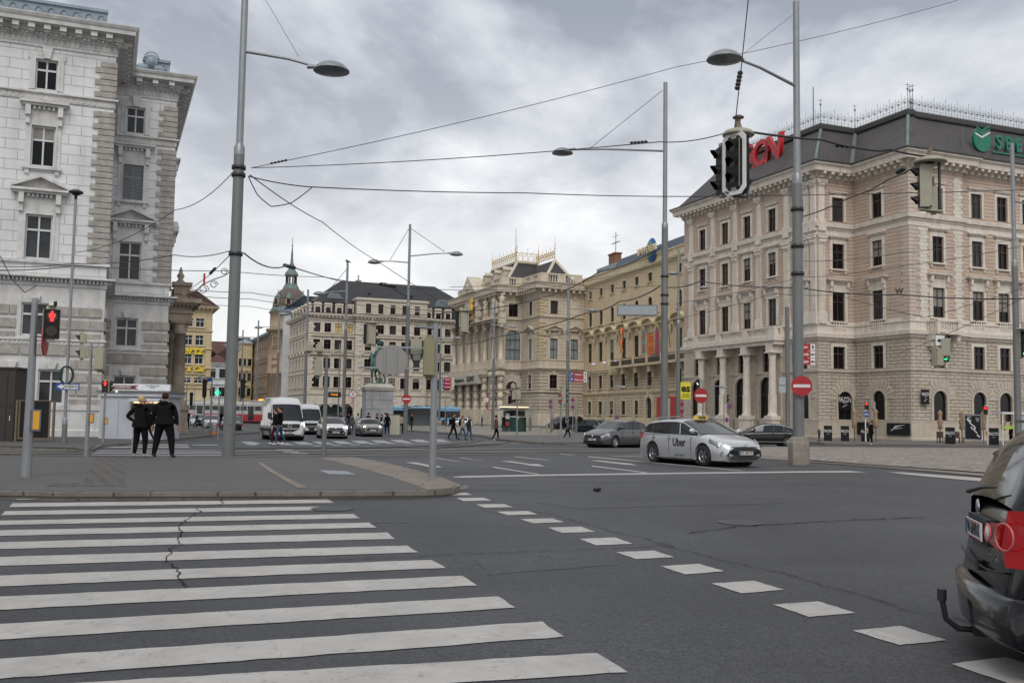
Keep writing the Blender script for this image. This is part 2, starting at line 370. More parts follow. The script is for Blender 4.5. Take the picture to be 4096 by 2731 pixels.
g = MB(); sheet(g, px([(1275,1831),(1415,1830),(1540,1852),(1640,1877),(1740,1904),(1812,1930),(1825,1938),(1824,1944),(1800,1952),(1755,1957),(1708,1960),(1640,1934),(1560,1907),(1460,1877),(1350,1848)], KB), KB+.008, 0); structure('paving_strip', g, PAVE)
g = MB(); sheet(g, px([(380,1830),(502,1830),(500,1946),(330,1946),(352,1890)], KB), KB+.008); sheet(g, px([(190,1935),(330,1932),(331,1946),(186,1946)], KB), KB+.008); structure('tactile_strip', g, TACT)
g = MB(); sheet(g, px([(1027,1848),(1045,1850),(1110,1890),(1175,1925),(1232,1952),(1190,1952),(1140,1925),(1075,1885)], KB), KB+.010); structure('paving_joint', g, PAVE)
g = MB(); sheet(g, px([(1273,1881),(1385,1885),(1425,1899),(1315,1897)], KB), KB+.010); structure('manhole_cover', g, paint('galvanised_lid', (.24,.26,.29), .5, metal=.3, vscale=8))
g = MB(); fr = [(-700,1952),(0,1973),(230,1979),(600,1977),(1000,1975.5),(1400,1973.5),(1720,1971),(1800,1967),(1870,1956),(1880,1948),(1862,1940)]
bk = [(1838,1946),(1815,1960),(1700,1967),(1400,1969),(1000,1971),(600,1973),(230,1975),(0,1969),(-700,1948)]
sheet(g, px(fr+bk), .006); structure('gutter', g, GRAN)
g = MB(); sheet(g, px([(915,1968),(1110,1966.5),(1130,1984),(945,1986)]), .010); structure('drain_grate', g, RUST)
g = MB()
for a in ((915,943),(1013,1036),(1105,1131)): sheet(g, px([(a[0],1968),(a[0]+7,1968),(a[1]+8,1985),(a[1],1985)]), .016)
structure('drain_frame', g, paint('grate_steel', (.22,.24,.27), .45, metal=.5))
def strip(pts_top, pts_bot): return px(pts_top+pts_bot[::-1])
g = MB()
sheet(g, strip([(-700,1788),(0,1799),(400,1800),(938,1802),(1400,1797),(1900,1794),(2500,1792),(2760,1790)],
               [(-700,1806),(0,1820),(500,1828.5),(937,1829.5),(1300,1825),(1800,1819.5),(2400,1812),(2760,1806)]), .010)
sheet(g, strip([(2440,1823),(2760,1818)],[(2460,1830),(2760,1832)]), .010)
structure('tram_track_bed', g, CONC)
g = MB()
def railline(pts, wpx=1.3): sheet(g, px([(x,y-wpx) for x, y in pts]+[(x,y+wpx) for x, y in pts][::-1]), .018)
railline([(-300,1803),(0,1807),(938,1811),(1400,1806),(2000,1801),(2700,1797)], .9)
railline([(-300,1812),(0,1816),(938,1820),(1400,1816),(2000,1811),(2700,1805)], 1.0)
railline([(930,1794),(1400,1793),(1500,1791),(1640,1787),(1800,1779),(1900,1768),(1935,1761)], .8)
railline([(1700,1794),(1850,1786),(2000,1776),(2060,1765)], .8)
structure('tram_rail', g, DARK)
g = MB()
sheet(g, px([(1560,1776),(1900,1762),(2200,1772),(2560,1780),(2560,1786),(2200,1777),(1900,1775),(1640,1787)]), .006); structure('tram_curve_bed', g, CONC)
lp = px([(-900,1770),(0,1784),(180,1789),(293,1791.5),(350,1797),(372,1797),(410,1780),(640,1760),(900,1735),(1010,1731),(1040,1726),(1010,1718),(880,1690),(790,1672),(770,1666),(-900,1640)], .10)
g = MB(); sheet(g, lp, .11, 0, .2); structure('left_kerb', g, GRAN)
g = MB(); sheet(g, inset(lp, .2), .115); structure('left_pavement', g, ASPH2)
mid = px([(1700,1727),(1860,1737),(1930,1743),(1985,1755),(2120,1768),(2200,1771.5),(2360,1769),(2500,1757),(2700,1740),(2760,1735),(2760,1722),(2420,1700),(2100,1692),(1700,1694),(1560,1700),(1540,1712),(1640,1722)], .1)
g = MB(); sheet(g, mid, .12, 0, .25); structure('square_kerb', g, GRAN)
g = MB(); sheet(g, inset(mid, .25), .125); structure('square_pavement', g, asphalt('square_asphalt', (.085,.083,.081), .1, 55, .8))
g = MB(); sheet(g, px([(1560,1703),(2000,1703),(2330,1720),(2330,1726),(2225,1741),(1985,1741),(1950,1741),(1860,1733),(1720,1723),(1620,1716)], .1), .131); structure('cobbled_square', g, COBB2)
rp = px([(2930,1806),(3050,1838),(3300,1856),(3500,1872),(3885,1905),(4500,1960),(5200,2010),(5200,1830),(3946,1793),(3056,1788)], .0)
g = MB(); sheet(g, rp, .05, 0, .1); structure('tram_island_edge', g, stone('tram_island_concrete', (.25,.215,.185), (.19,.165,.145), bump=.2, dirt=.35, brick=(2.5,4,.02), mortar=.6))
g = MB(); sheet(g, px([(2940,1800),(3056,1822),(3200,1838),(3460,1862),(3890,1889),(4500,1940),(5200,1985),(5200,1825),(3946,1795),(3056,1790)], .05), .056); structure('cobbled_island', g, COBB)
g = MB(); railline([(3240,1847),(3480,1865),(3880,1894),(4400,1935)], 1.6)
for q in g.v: q.z += .045
structure('tram_rail_right', g, DARK)
g = MB(); sheet(g, px([(2700,1733),(3000,1745),(3300,1772),(3620,1776),(5600,1815),(5600,1700),(3640,1700),(2700,1690)], .1), .12, 0, .2); structure('far_pavement', g, stone('far_paving', (.17,.15,.135), (.13,.115,.105), brick=(.6,.4,.01), mortar=.75))
def i1(p): return (p[0]*.59524, 1900+p[1]*.59524)
def i2(p): return (1300+p[0]*.59524, 1900+p[1]*.59524)
def i3(p): return (2600+p[0]*.63605, 1900+p[1]*.63605)
g = MB()
top1 = [(-140,148),(-190,190),(-250,240),(-320,300)]
RE = [((-62,132),(-24,146)),((20,164),(58,187)),((95,210),(138,233)),((190,262),(236,290)),((295,320),(346,353)),((415,386),(474,430)),((555,474),(629,520)),
      ((722,571),(810,625)),((915,678),(1023,743)),((1158,817),(1282,893)),((1455,986),(1609,1088)),((1832,1198),(2036,1325))]
LE = [((130,150),(108,167)),((84,190),(57,216)),((32,243),(3,271))]
ru, rl = [gnd(*i2(a)) for a, b in RE], [gnd(*i2(b)) for a, b in RE]
lu, ll = [gnd(*i1(a)) for a, b in LE], [gnd(*i1(b)) for a, b in LE]
wx = (rl[1]-ll[1]); du = wx.normalized(); wl = wx.length
EU = [None,None,None,307,372,452,551,677,818,1002,1234,None]; EL = [None,None,None,336,410,498,611,749,906,1108,1371,None]
for k in range(12):
 if k < 3: A, B = lu[k], ll[k]
 elif k < 11:
  qa, qb = gnd(*i1((0,EU[k]))), gnd(*i1((0,EL[k])))
  A = ru[k]+(qa-ru[k]).normalized()*wl; B = rl[k]+(qb-rl[k]).normalized()*wl
 else: A = ru[k]-du*wl; B = rl[k]-du*wl
 sheet(g, ragged([tuple(ru[k])[:2], tuple(rl[k])[:2], tuple(B)[:2], tuple(A)[:2]]), .006)
for k in (12,13):
 s = (rl[11]-rl[10])*(k-11); sheet(g, [tuple(p+s)[:2] for p in (ru[11], rl[11], rl[11]-du*wl, ru[11]-du*wl)], .006)
structure('zebra_crossing', g, WHITE)
g = MB()
BK = [[(765,122),(948,119),(990,134),(820,138)],[(882,155),(1068,152),(1121,172),(932,175)],[(1012,197),(1203,195),(1266,216),(1067,219)],[(1150,246),(1362,242),(1428,264),(1227,270)],
      [(1310,296),(1527,291),(1608,317),(1395,325)],[(1495,353),(1722,347),(1818,382),(1593,390)],[(1710,429),(1945,420),(2068,462),(1822,473)],[(1955,519),(2215,508),(2345,552),(2093,566)]]
for q in BK: sheet(g, ragged(px([i2(p) for p in q]), .08, .009), .006)
for q in [[(68,574),(305,559),(468,605),(218,626)],[(385,682),(652,665),(845,722),(572,745)],[(775,815),(1060,795),(1292,868),(1004,894)],[(1272,978),(1575,950),(1866,1040),(1567,1071)],[(1895,1188),(2235,1148),(2620,1262),(2300,1330)]]:
 sheet(g, ragged(px([i3(p) for p in q]), .06, .008), .006)
structure('block_marking', g, WHITE)
g = MB()
sheet(g, px([(1815,1906),(1850,1904),(2150,1898),(2800,1889),(3200,1884.5),(3400,1883),(3470,1889),(3200,1890.5),(2800,1894.5),(2200,1903),(1850,1910.5),(1812,1909)]), .006)
sheet(g, px([(3545,1889),(3610,1890),(3875,1909),(4400,1950),(4400,1962),(3875,1922),(3640,1900)]), .012)
for a, b, w_ in (((1970,1868),(2155,1897),2.4),((2365,1864),(2590,1891),2.2),((2055,1825.5),(2200,1842),1.4),((2350,1826),(2970,1883),1.6),((1840,1830),(1930,1845),1.4),((2240,1816.5),(2300,1820.5),1.0),
                 ((1530,1803.5),(1590,1812),1.2),((1735,1831),(1840,1846.5),1.5),((1825,1805.5),(1900,1810),1)):
 sheet(g, px([(a[0],a[1]-w_),(b[0]-6,b[1]-w_),(b[0]+6,b[1]+w_),(a[0]+4,a[1]+w_)]), .006)
sheet(g, px([(2002,1844),(2045,1844),(2120,1856),(2152,1855.5),(2180,1865.5),(2128,1862.5),(2086,1855)]), .006)
sheet(g, px([(2357,1841),(2400,1841.5),(2480,1850),(2520,1853.5),(2552,1861),(2500,1858),(2458,1853.5)]), .006)
sheet(g, px([(1622,1849.5),(1660,1849),(1720,1860),(1745,1861),(1768,1869.5),(1715,1868),(1690,1861)]), .006)
structure('lane_marking', g, WHITE)
g = MB()   # second zebra on the tram band, behind the island, and the far crossings
for i, (y0, y1) in enumerate([(1802,1804.5),(1807.5,1810),(1813,1816),(1819.5,1823)]):
 x0, x1 = 392-i*8, 865+i*14; sheet(g, px([(x0,y0),(x1,y0+1),(x1+6,y1+1),(x0-6,y1)]), .024)
for x0, x1, y0, y1 in ((414,752,1777,1781.5),(412,757,1785.5,1790.5),(770,870,1778,1781)): sheet(g, px([(x0,y0),(x1,y0),(x1,y1),(x0,y1)]), .006)
structure('tram_zebra', g, WHITE2)
g = MB()
for i in range(9):   # far zebra in front of the waiting cars
 x = 1090+i*78; y = 1776-i*1.6
 sheet(g, px([(x,y-7.5),(x+52,y-7.5),(x+92,y+4),(x+34,y+4)]), .006)
for x, y in ((1250,1783),(1325,1780.5),(1400,1778),(1475,1775.5),(1545,1773.5),(1618,1772)): sheet(g, px([(x,y-1.4),(x+34,y-1.4),(x+42,y+1.4),(x+6,y+1.4)]), .006)
for x, y in ((1105,1801),(1132,1808.5),(1165,1815)): sheet(g, px([(x,y-1.8),(x+62,y-1.8),(x+68,y+1.8),(x+2,y+1.8)]), .024)
sheet(g, px([(962,1766),(1010,1765.5),(1028,1771),(1042,1772),(1020,1781),(990,1778)]), .006)
structure('far_crossing', g, WHITE2)
def crack(pts, wd, dz=.012):
 q = [Vec((*gnd(*p)[:2],)) for p in pts]; out = []
 for a, b in zip(q, q[1:]):
  n = max(2, int((b-a).length/.12))
  for i in range(n): out.append(a.lerp(b, i/n)+Vec((random.uniform(-.025,.025), random.uniform(-.03,.03))))
 out.append(q[-1]); m = MB()
 for a, b in zip(out, out[1:]):
  t = (b-a).normalized(); n = Vec((-t.y,t.x))*wd*random.uniform(.4,1.3)/2
  sheet(m, [tuple(a-n), tuple(b-n), tuple(b+n), tuple(a+n)], dz)
 return m
cr = crack([i1(p) for p in [(1500,145),(1470,158),(1500,180),(1480,200),(1320,228),(1345,245),(1270,290),(1200,350),(1225,390),(1190,440),(1220,470),(1140,500),(1145,530),(1110,575),(1190,630),(1215,700),(1250,740),(1235,765)]], .014)
c2 = crack([i2(p) for p in [(1400,245),(1500,262),(1640,300),(1830,350),(2000,400),(2120,420),(2350,485)]]+[i3(p) for p in [(40,435),(200,470),(440,535),(640,575),(880,630),(1100,700),(1370,765),(1560,830)]], .012)
c3 = crack([i3(p) for p in [(1580,840),(1700,866),(1900,898),(2060,950),(2330,1025)]], .012)
c4 = crack([(1940,1942),(2100,1936),(2400,1929),(2800,1922),(3200,1917)], .02)
c5 = crack([i2(p) for p in [(0,575),(500,555),(1000,528),(1500,512),(2000,490),(2350,480)]], .012); c6 = crack([(2740,2135),(2950,2108),(3300,2085),(3700,2070)], .03); c7 = crack([(1700,1965),(2000,1962),(2500,1955),(3300,1948),(3830,1960)], .012)
for q in (c2, c3, c4, c5, c6, c7): cr.add(q.v, q.f)
structure('asphalt_crack', cr, DARK)
g = MB()
for q in ([(1150,2075),(1560,2068),(1640,2090),(1200,2100)],[(2150,2010),(2900,1992),(3150,2012),(2300,2034)],[(1880,2230),(2380,2205),(2480,2260),(1960,2300)]): sheet(g, ragged(px(q), .3, .05), .003)
structure('asphalt_patch', g, asphalt('asphalt_patch', (.038,.039,.041), .2, 45, .7))
for q, r_ in (((1330,2035),.33),((2960,2090),.33)):
 p = gnd(*q); g = MB(); sheet(g, [(p.x+r_*math.cos(t),p.y+r_*math.sin(t)) for t in [2*math.pi*k/24 for k in range(24)]], .008); structure('manhole_cover', g, stone('cast_iron', (.05,.05,.052), (.03,.03,.032), bump=.6, bscale=30, rough=.5))
# ================================================================ architecture kit
GLASS = paint('window_glass', (.006,.007,.008), .08, spec=.28, var=.5, vscale=.35)
GLASS2 = paint('window_glass_curtain', (.04,.043,.047), .12, spec=.35, var=.5, vscale=1.2)
GLASS3 = paint('window_glass_pale', (.22,.26,.27), .12, spec=.6, var=.3, vscale=.8)
SASHW = paint('sash_white', (.52,.53,.54), .5); SASHB = paint('sash_brown', (.055,.028,.022), .5); SASHG = paint('sash_dark', (.05,.05,.055), .5)
LITW = glow('lit_window', (.38,.28,.11), .25); CURT = paint('blind_cloth', (.24,.225,.20), .8, var=.25)
_wc = {}
def arcpts(w, h, n=10, r=None):
 r = w/2; return [(r*math.cos(math.pi*k/n), h-r+r*math.sin(math.pi*k/n)) for k in range(n+1)]   # right -> left
def winmesh(w, h, trim, sash, fw=.22, fp=.06, hood=None, hz=.35, hw=.30, hp=.32, sill=True, arch=False, mull=1, trans=.66, key=False, balu=0, ears=False, cons=False, blind=False, vous=False, dep=.30):
 ck = (round(w,2), round(h,2), trim.name, sash.name, fw, fp, hood, hz, hw, hp, sill, arch, mull, str(trans), key, balu, ears, cons, blind, vous)
 if ck in _wc: return _wc[ck]
 b = MB(); r = w/2; y1 = .02
 if not arch:
  if fw:
   b.box(-r-fw,-r,-fp,y1,0,h); b.box(r,r+fw,-fp,y1,0,h); b.box(-r-fw-(.1 if ears else 0),r+fw+(.1 if ears else 0),-fp-.003,y1,h,h+fw*1.05)
   b.box(-r-fw*.35,-r-.002,-fp-.04,y1,0,h); b.box(r+.002,r+fw*.35,-fp-.04,y1,0,h)
 else:
  if fw:
   b.box(-r-fw,-r,-fp,y1,0,h-r); b.box(r,r+fw,-fp,y1,0,h-r); A = arcpts(w,h); Bq = arcpts(w+2*fw,h+fw)
   for i in range(len(A)-1):
    p = [A[i],Bq[i],Bq[i+1],A[i+1]]
    b.prism(p, 1, -fp, y1)
  if vous:
   for i in range(11):
    a0 = math.pi*(i+.06)/11; a1 = math.pi*(i+.94)/11; ra = r+fw+.03; rb = ra+.75+(.12 if i%2 else 0)
    b.prism([(ra*math.cos(a),h-r+ra*math.sin(a)) for a in (a0,a1)]+[(rb*math.cos(a),h-r+rb*math.sin(a)) for a in (a1,a0)], 1, -.07, y1)
 if key:
  b.prism([(-.16,h+.02),(.16,h+.02),(.27,h+fw+.38),(-.27,h+fw+.38)], 1, -fp-.14, y1)
 if sill:
  b.box(-r-fw-.1,r+fw+.1,-fp-.16,y1,-.16,-.004); b.box(-r-fw+.02,-r-fw+.24,-fp-.08,y1,-.42,-.163); b.box(r+fw-.24,r+fw-.02,-fp-.08,y1,-.42,-.163)
 t = h+fw*1.05; Wd = r+fw+hw
 if hood:
  z = t+hz
  if hz > .2:
   b.box(-r-fw*.6,r+fw*.6,-fp*.7,y1,t+.004,z-.004)
   if cons:
    for sx in (-1,1):
     b.box(sx*(r+fw*.75)-.13,sx*(r+fw*.75)+.13,-hp*.75,y1,z-.55,z-.004); b.box(sx*(r+fw*.75)-.10,sx*(r+fw*.75)+.10,-hp*.45,y1,z-1.0,z-.554)
    n = int(2*r/.22)
    for i in range(n): b.box(-r+i*2*r/n+.03,-r+(i+.55)*2*r/n+.03,-hp*.45,y1,z-.17,z-.006)
  b.box(-Wd+.1,Wd-.1,-hp*.7,y1,z,z+.12); b.box(-Wd,Wd,-hp,y1,z+.123,z+.25)
  if hood == 'tri':
   b.prism([(-Wd,z+.254),(Wd,z+.254),(0,z+.254+Wd*.42)], 1, -fp-.02, y1)
   for sx in (-1,1):
    b.prism([(sx*Wd,z+.256),(sx*(Wd),z+.42),(0,z+.42+Wd*.42),(0,z+.256+Wd*.42)], 1, -hp, y1)
  if hood == 'seg':
   n = 8; P = [(Wd*math.cos(math.pi*(.0+k/n)), z+.256+Wd*.42*math.sin(math.pi*k/n)) for k in range(n+1)]
   b.prism(P, 1, -fp-.02, y1)
   for i in range(n): b.prism([P[i],(P[i][0]*1.04,P[i][1]+.17),(P[i+1][0]*1.04,P[i+1][1]+.17),P[i+1]], 1, -hp, y1)
 if balu:
  b.box(-r-fw,r+fw,-fp-.1,y1,-.14-.003,-.005) if not sill else None
  n = max(3, int(w/.3))
  for i in range(n): x = -r+(i+.5)*w/n; b.lathe([(.05,-balu+.02),(.11,-balu+.25*balu),(.05,-balu*.45),(.07,-.2),(.07,-.15)], (x,-fp-.03,0), 6)
  b.box(-r,r,-fp-.001,y1,-balu,-.15, 2)
 yo = dep*.45; s = .055
 if arch:
  A = arcpts(w-.004,h-.002,10); Bq = arcpts(w-2*s*1.4,h-s*1.4,10)
  for i in range(10): b.prism([A[i],Bq[i],Bq[i+1],A[i+1]], 1, yo, yo+.08, 1)
  hh = h-r
 else:
  b.box(-r+.002,r-.002,yo,yo+.08,h-.1,h-.002,1); hh = h-.1
 b.box(-r+.002,-r+s*1.5,yo,yo+.08,.002,hh,1); b.box(r-s*1.5,r-.002,yo,yo+.08,.002,hh,1); b.box(-r+s*1.5,r-s*1.5,yo,yo+.08,.002,.12,1)
 for i in range(1, mull+1):
  x = -r+i*w/(mull+1); top = h-.1 if not arch else h-r+math.sqrt(max(0,r*r-x*x))-.08
  b.box(x-s*.8,x+s*.8,yo-.02,yo+.06,.12,top,1)
 zs = trans if isinstance(trans, (list, tuple)) else [trans]
 for q in zs: b.box(-r+s*1.5,r-s*1.5,yo-.031,yo+.05,h*q-s,h*q+s,1)
 if blind:
  n = int(h/.09)
  for i in range(n): b.box(-r+.01,r-.01,yo-.09,yo-.05,i*h/n+.01,(i+.78)*h/n,3)
 p = MB()
 if arch:
  A = arcpts(w-.02,h-.01,12); p.poly([(-r+.01,yo+.055,.01)]+[(r-.01,yo+.055,.01)]+[(x,yo+.055,z) for x, z in A])
 else: p.poly([(-r+.01,yo+.055,.01),(r-.01,yo+.055,.01),(r-.01,yo+.055,h-.01),(-r+.01,yo+.055,h-.01)])
 mats = [trim, sash, SASHG, paint('blind_grey', (.20,.215,.23), .6)]
 r_ = (b.mesh('window', mats), {g.name: p.mesh('pane', g) for g in (GLASS, GLASS2, GLASS3, LITW)}); _wc[ck] = r_; return r_
class Facade:
 def __init__(s, root, A, B, zb, zt):
  s.root = root; s.A = Vec((A[0],A[1])); s.B = Vec((B[0],B[1])); s.zb, s.zt = zb, zt
  s.ex = (s.B-s.A).normalized(); s.L = (s.B-s.A).length; e = s.ex
  s.W = Mat(((e.x,-e.y,0,s.A.x),(e.y,e.x,0,s.A.y),(0,0,1,zb),(0,0,0,1))); s.op = []
 def uv(s, x, y, off=0):
  o = s.A+Vec((s.ex.y,-s.ex.x))*off; p = onpl(x, y, o, s.ex); q = Vec((p.x,p.y))-o; return q.dot(s.ex), p.z-s.zb
 def win(s, u, v, w, h, trim, sash, pane=None, open_=True, **k):
  fr, pn = winmesh(w, h, trim, sash, **k)
  o = link('window', fr, s.root); o.matrix_local = wmat(s.root).inverted() @ s.W @ Mat.Translation((u,0,v))
  pane = pane or random.choice((GLASS, GLASS, GLASS, GLASS2))
  link('pane', pn[pane.name], o)
  if random.random() < .2 and pane is GLASS and not k.get('arch'):
   f = random.choice((.3,.45,.62)); ck = (round(w,2),round(h,2),f)
   if ck not in _wc: _wc[ck] = MB().box(-w/2+.05,w/2-.05,.166,.186,h*(1-f),h-.04).mesh('blind', CURT)
   link('blind', _wc[ck], o)
  if open_: s.op.append((u-w/2, u+w/2, v, v+h, k.get('arch', False)))
  return o
 def local(s): m = MB(); m.T = wmat(s.root).inverted() @ s.W; return m
 def wall(s, zones, dep=.30, name='wall', x0=0, x1=None, mb=None):
  """zones: (v0, v1, material index)"""
  b = mb or s.local(); x1 = s.L if x1 is None else x1
  us = sorted(set([x0,x1]+[q for o in s.op for q in o[:2] if x0 < q < x1])); vs = sorted(set([z for zn in zones for z in zn[:2]]+[q for o in s.op for q in o[2:4]]))
  def mat(v):
   for a, c, m in zones:
    if a-1e-6 <= v <= c+1e-6: return m
   return None
  for j in range(len(vs)-1):
   vm = (vs[j]+vs[j+1])/2; m = mat(vm); run = None
   if m is None: continue
   for i in range(len(us)-1):
    um = (us[i]+us[i+1])/2
    if not any(o[0] < um < o[1] and o[2] < vm < o[3] for o in s.op):
     if run is None: run = us[i]
     if i == len(us)-2: b.poly([(run,0,vs[j]),(us[i+1],0,vs[j]),(us[i+1],0,vs[j+1]),(run,0,vs[j+1])], m); run = None
    elif run is not None: b.poly([(run,0,vs[j]),(us[i],0,vs[j]),(us[i],0,vs[j+1]),(run,0,vs[j+1])], m); run = None
  for a, c, e, f, ar in s.op:
   m = mat((e+f)/2) or 0; t = f-(c-a)/2 if ar else f
   b.poly([(a,0,e),(a,0,t),(a,dep,t),(a,dep,e)], m); b.poly([(c,0,t),(c,0,e),(c,dep,e),(c,dep,t)], m); b.poly([(a,0,e),(a,dep,e),(c,dep,e),(c,0,e)], m)
   if ar:
    uc = (a+c)/2; P = [(uc+x,z+e) for x, z in arcpts(c-a, f-e, 10)]
    for i in range(10):
     p, q = P[i], P[i+1]; b.poly([(p[0],0,p[1]),(p[0],dep,p[1]),(q[0],dep,q[1]),(q[0],0,q[1])], m)
     b.poly([(p[0],0,p[1]),(q[0],0,q[1]),(q[0],0,f),(p[0],0,f)], m)
   else: b.poly([(a,0,f),(c,0,f),(c,dep,f),(a,dep,f)], m)
  return b
def sweep(b, path, prof, closed=True, m=0, caps=True):
 """profile (outward, z) swept along a counter-clockwise footprint with mitred corners"""
 n = len(path); P = [Vec((p[0],p[1])) for p in path]; rows = []
 for i in range(n):
  prev = P[i]-P[i-1] if (closed or i > 0) else P[1]-P[0]; nxt = P[(i+1)%n]-P[i] if (closed or i < n-1) else P[i]-P[i-1]
  a, c = prev.normalized(), nxt.normalized(); na, nc = Vec((a.y,-a.x)), Vec((c.y,-c.x)); k = (na+nc)/(1+na.dot(nc))
  rows.append([(P[i].x+k.x*o, P[i].y+k.y*o, z) for o, z in prof])
 vs = [q for r in rows for q in r]; w = len(prof); fs = []
 for i in range(n if closed else n-1):
  j = (i+1)%n
  for t in range(w-1): fs.append((i*w+t, j*w+t, j*w+t+1, i*w+t+1))
 b.add(vs, fs, m)
 if not closed and caps:
  b.add(rows[0], [tuple(range(w))], m); b.add(rows[-1], [tuple(range(w-1,-1,-1))], m)
 return rows
def blocks(b, A, B, z0, z1, out, wd, sp, m=0, o0=0.0, e0=.2, e1=.2):
 A, B = Vec((A[0],A[1])), Vec((B[0],B[1])); L_ = (B-A).length; ex = (B-A)/L_; n_ = Vec((ex.y,-ex.x)); n = max(1, int((L_-e0-e1)/sp)); st = (L_-e0-e1)/n
 for i in range(n+1):
  c = A+ex*(e0+i*st); a = c-ex*wd/2+n_*o0; d = c+ex*wd/2+n_*o0; a2, d2 = a+n_*(out-o0), d+n_*(out-o0)
  b.add([(a2.x,a2.y,z0),(d2.x,d2.y,z0),(d.x,d.y,z0),(a.x,a.y,z0),(a2.x,a2.y,z1),(d2.x,d2.y,z1),(d.x,d.y,z1),(a.x,a.y,z1)], [(0,3,2,1),(4,5,6,7),(0,1,5,4),(1,2,6,5),(2,3,7,6),(3,0,4,7)], m)
def quoin(b, C, da, db, z0, z1, h=.45, l1=1.0, l2=.65, p=.05, m=0, gap=.05):
 """alternating corner blocks; da, db = unit directions away from the corner along the two faces"""
 C = Vec((C[0],C[1])); z = z0; i = 0
 out_a, out_b = -db, -da
 while z+h <= z1+.01:
  la, lb = (l1, l2) if i%2 == 0 else (l2, l1)
  O = C+(-Vec(da)-Vec(db))*p
  A1 = C+Vec(da)*la; B1 = C+Vec(db)*lb
  pts = [O, A1+(-Vec(db))*p, A1+Vec(db)*.02, C+Vec(da)*.02+Vec(db)*.02, B1+Vec(da)*.02, B1+(-Vec(da))*p]
  if area2([tuple(q) for q in pts]) < 0: pts = pts[::-1]
  n = 6; vs = [(q.x,q.y,z+gap/2) for q in pts]+[(q.x,q.y,z+h-gap/2) for q in pts]
  b.add(vs, [tuple(range(n-1,-1,-1)), tuple(range(n,2*n))]+[(k,(k+1)%n,(k+1)%n+n,k+n) for k in range(n)], m)
  z += h; i += 1
def baluster_run(b, A, B, z0, z1, sp=.32, r=.09, m=0, piers=3.0, pw=.5, off=0):
 A, B = Vec((A[0],A[1])), Vec((B[0],B[1])); L_ = (B-A).length; ex = (B-A)/L_; n_ = Vec((ex.y,-ex.x)); A = A+n_*off; h = z1-z0
 T0 = b.T; W = Mat(((ex.x,-ex.y,0,A.x),(ex.y,ex.x,0,A.y),(0,0,1,0),(0,0,0,1))); b.T = T0 @ W
 b.box(0,L_,-.02,.28,z0,z0+h*.16,m); b.box(0,L_,-.06,.32,z1-h*.15,z1,m)
 k = max(1, round(L_/piers)); seg = L_/k
 for i in range(k+1):
  x = min(max(i*seg, pw/2), L_-pw/2); b.box(x-pw/2,x+pw/2,-.035,.295,z0+.005,z1-h*.15-.004,m)
 n = int(L_/sp)
 for i in range(n):
  x = (i+.5)*L_/n; b.lathe([(r*.6,z0+h*.16),(r,z0+h*.34),(r*.45,z0+h*.6),(r*.6,z1-h*.2),(r*.8,z1-h*.15)], (x,.13,0), 6, m)
 b.T = T0
def column(b, x, y, z0, z1, r, m=0, cap=True, n=18, bands=False, flut=True):
 h = z1-z0; b.box(x-r*1.45,x+r*1.45,y-r*1.45,y+r*1.45,z0,z0+r*.35,m)
 pr = [(r*1.35,z0+r*.35),(r*1.35,z0+r*.6),(r*1.1,z0+r*.7),(r*1.2,z0+r*.95),(r,z0+r*1.05)]
 if bands:
  k = 7
  for i in range(k):
   a, c = z0+r*1.1+(h-r*2.2)*i/k, z0+r*1.1+(h-r*2.2)*(i+1)/k; q = r*(1.07 if i%2 == 0 else .95); pr += [(q,a+.01),(q,c-.01)]
 else: pr += [(r*.99,z0+h*.3),(r*.86,z1-r*1.9 if cap else z1-r*.8)]
 if cap == 'cor': pr += [(r*.95,z1-r*1.9),(r*.95,z1-r*1.75),(r*.9,z1-r*1.7),(r*1.15,z1-r*1.2),(r*.98,z1-r*1.15),(r*1.35,z1-r*.5),(r*1.15,z1-r*.45),(r*1.5,z1-r*.15)]
 else: pr += [(r*1.0,z1-r*.75),(r*.9,z1-r*.7),(r*1.25,z1-r*.35)]
 b.lathe(pr, (x,y,0), n, m)
 if flut:
  for i in range(n):
   a = 2*math.pi*(i+.5)/n; c, s_ = math.cos(a), math.sin(a); q = r*1.0
   b.box(x+q*c-.022,x+q*c+.022,y+q*s_-.022,y+q*s_+.022,z0+r*1.2,z0+h*.34,m)
 b.box(x-r*1.5,x+r*1.5,y-r*1.5,y+r*1.5,z1-r*.3,z1,m)
def text_mesh(s, size, ext=.02, mat=None, name='lettering', bold=0, sx=1.0, ax='CENTER', shear=0, sp=1.0):
 c = bpy.data.curves.new(name, 'FONT'); c.body = s; c.size = size; c.extrude = ext; c.align_x = ax; c.align_y = 'CENTER'; c.offset = bold; c.shear = shear; c.space_character = sp; c.resolution_u = 3
 o = bpy.data.objects.new(name, c); scene.collection.objects.link(o); bpy.context.view_layer.update()
 me = stage(o); bpy.data.objects.remove(o); bpy.data.curves.remove(c)
 for v in me.vertices: v.co.x *= sx
 me.materials.clear(); me.materials.append(mat); me.name = name; return me
def put_text(s, size, mat, parent, M_, **k):
 """M_ places the text plane: local x right, local z up, local -y toward the reader (in parent space)"""
 name = k.pop('name', 'lettering'); me = text_mesh(s, size, mat=mat, name=name, **k)
 o = link(name, me, parent); o.matrix_local = M_ @ Mat.Rotation(R(90), 4, 'X'); return o
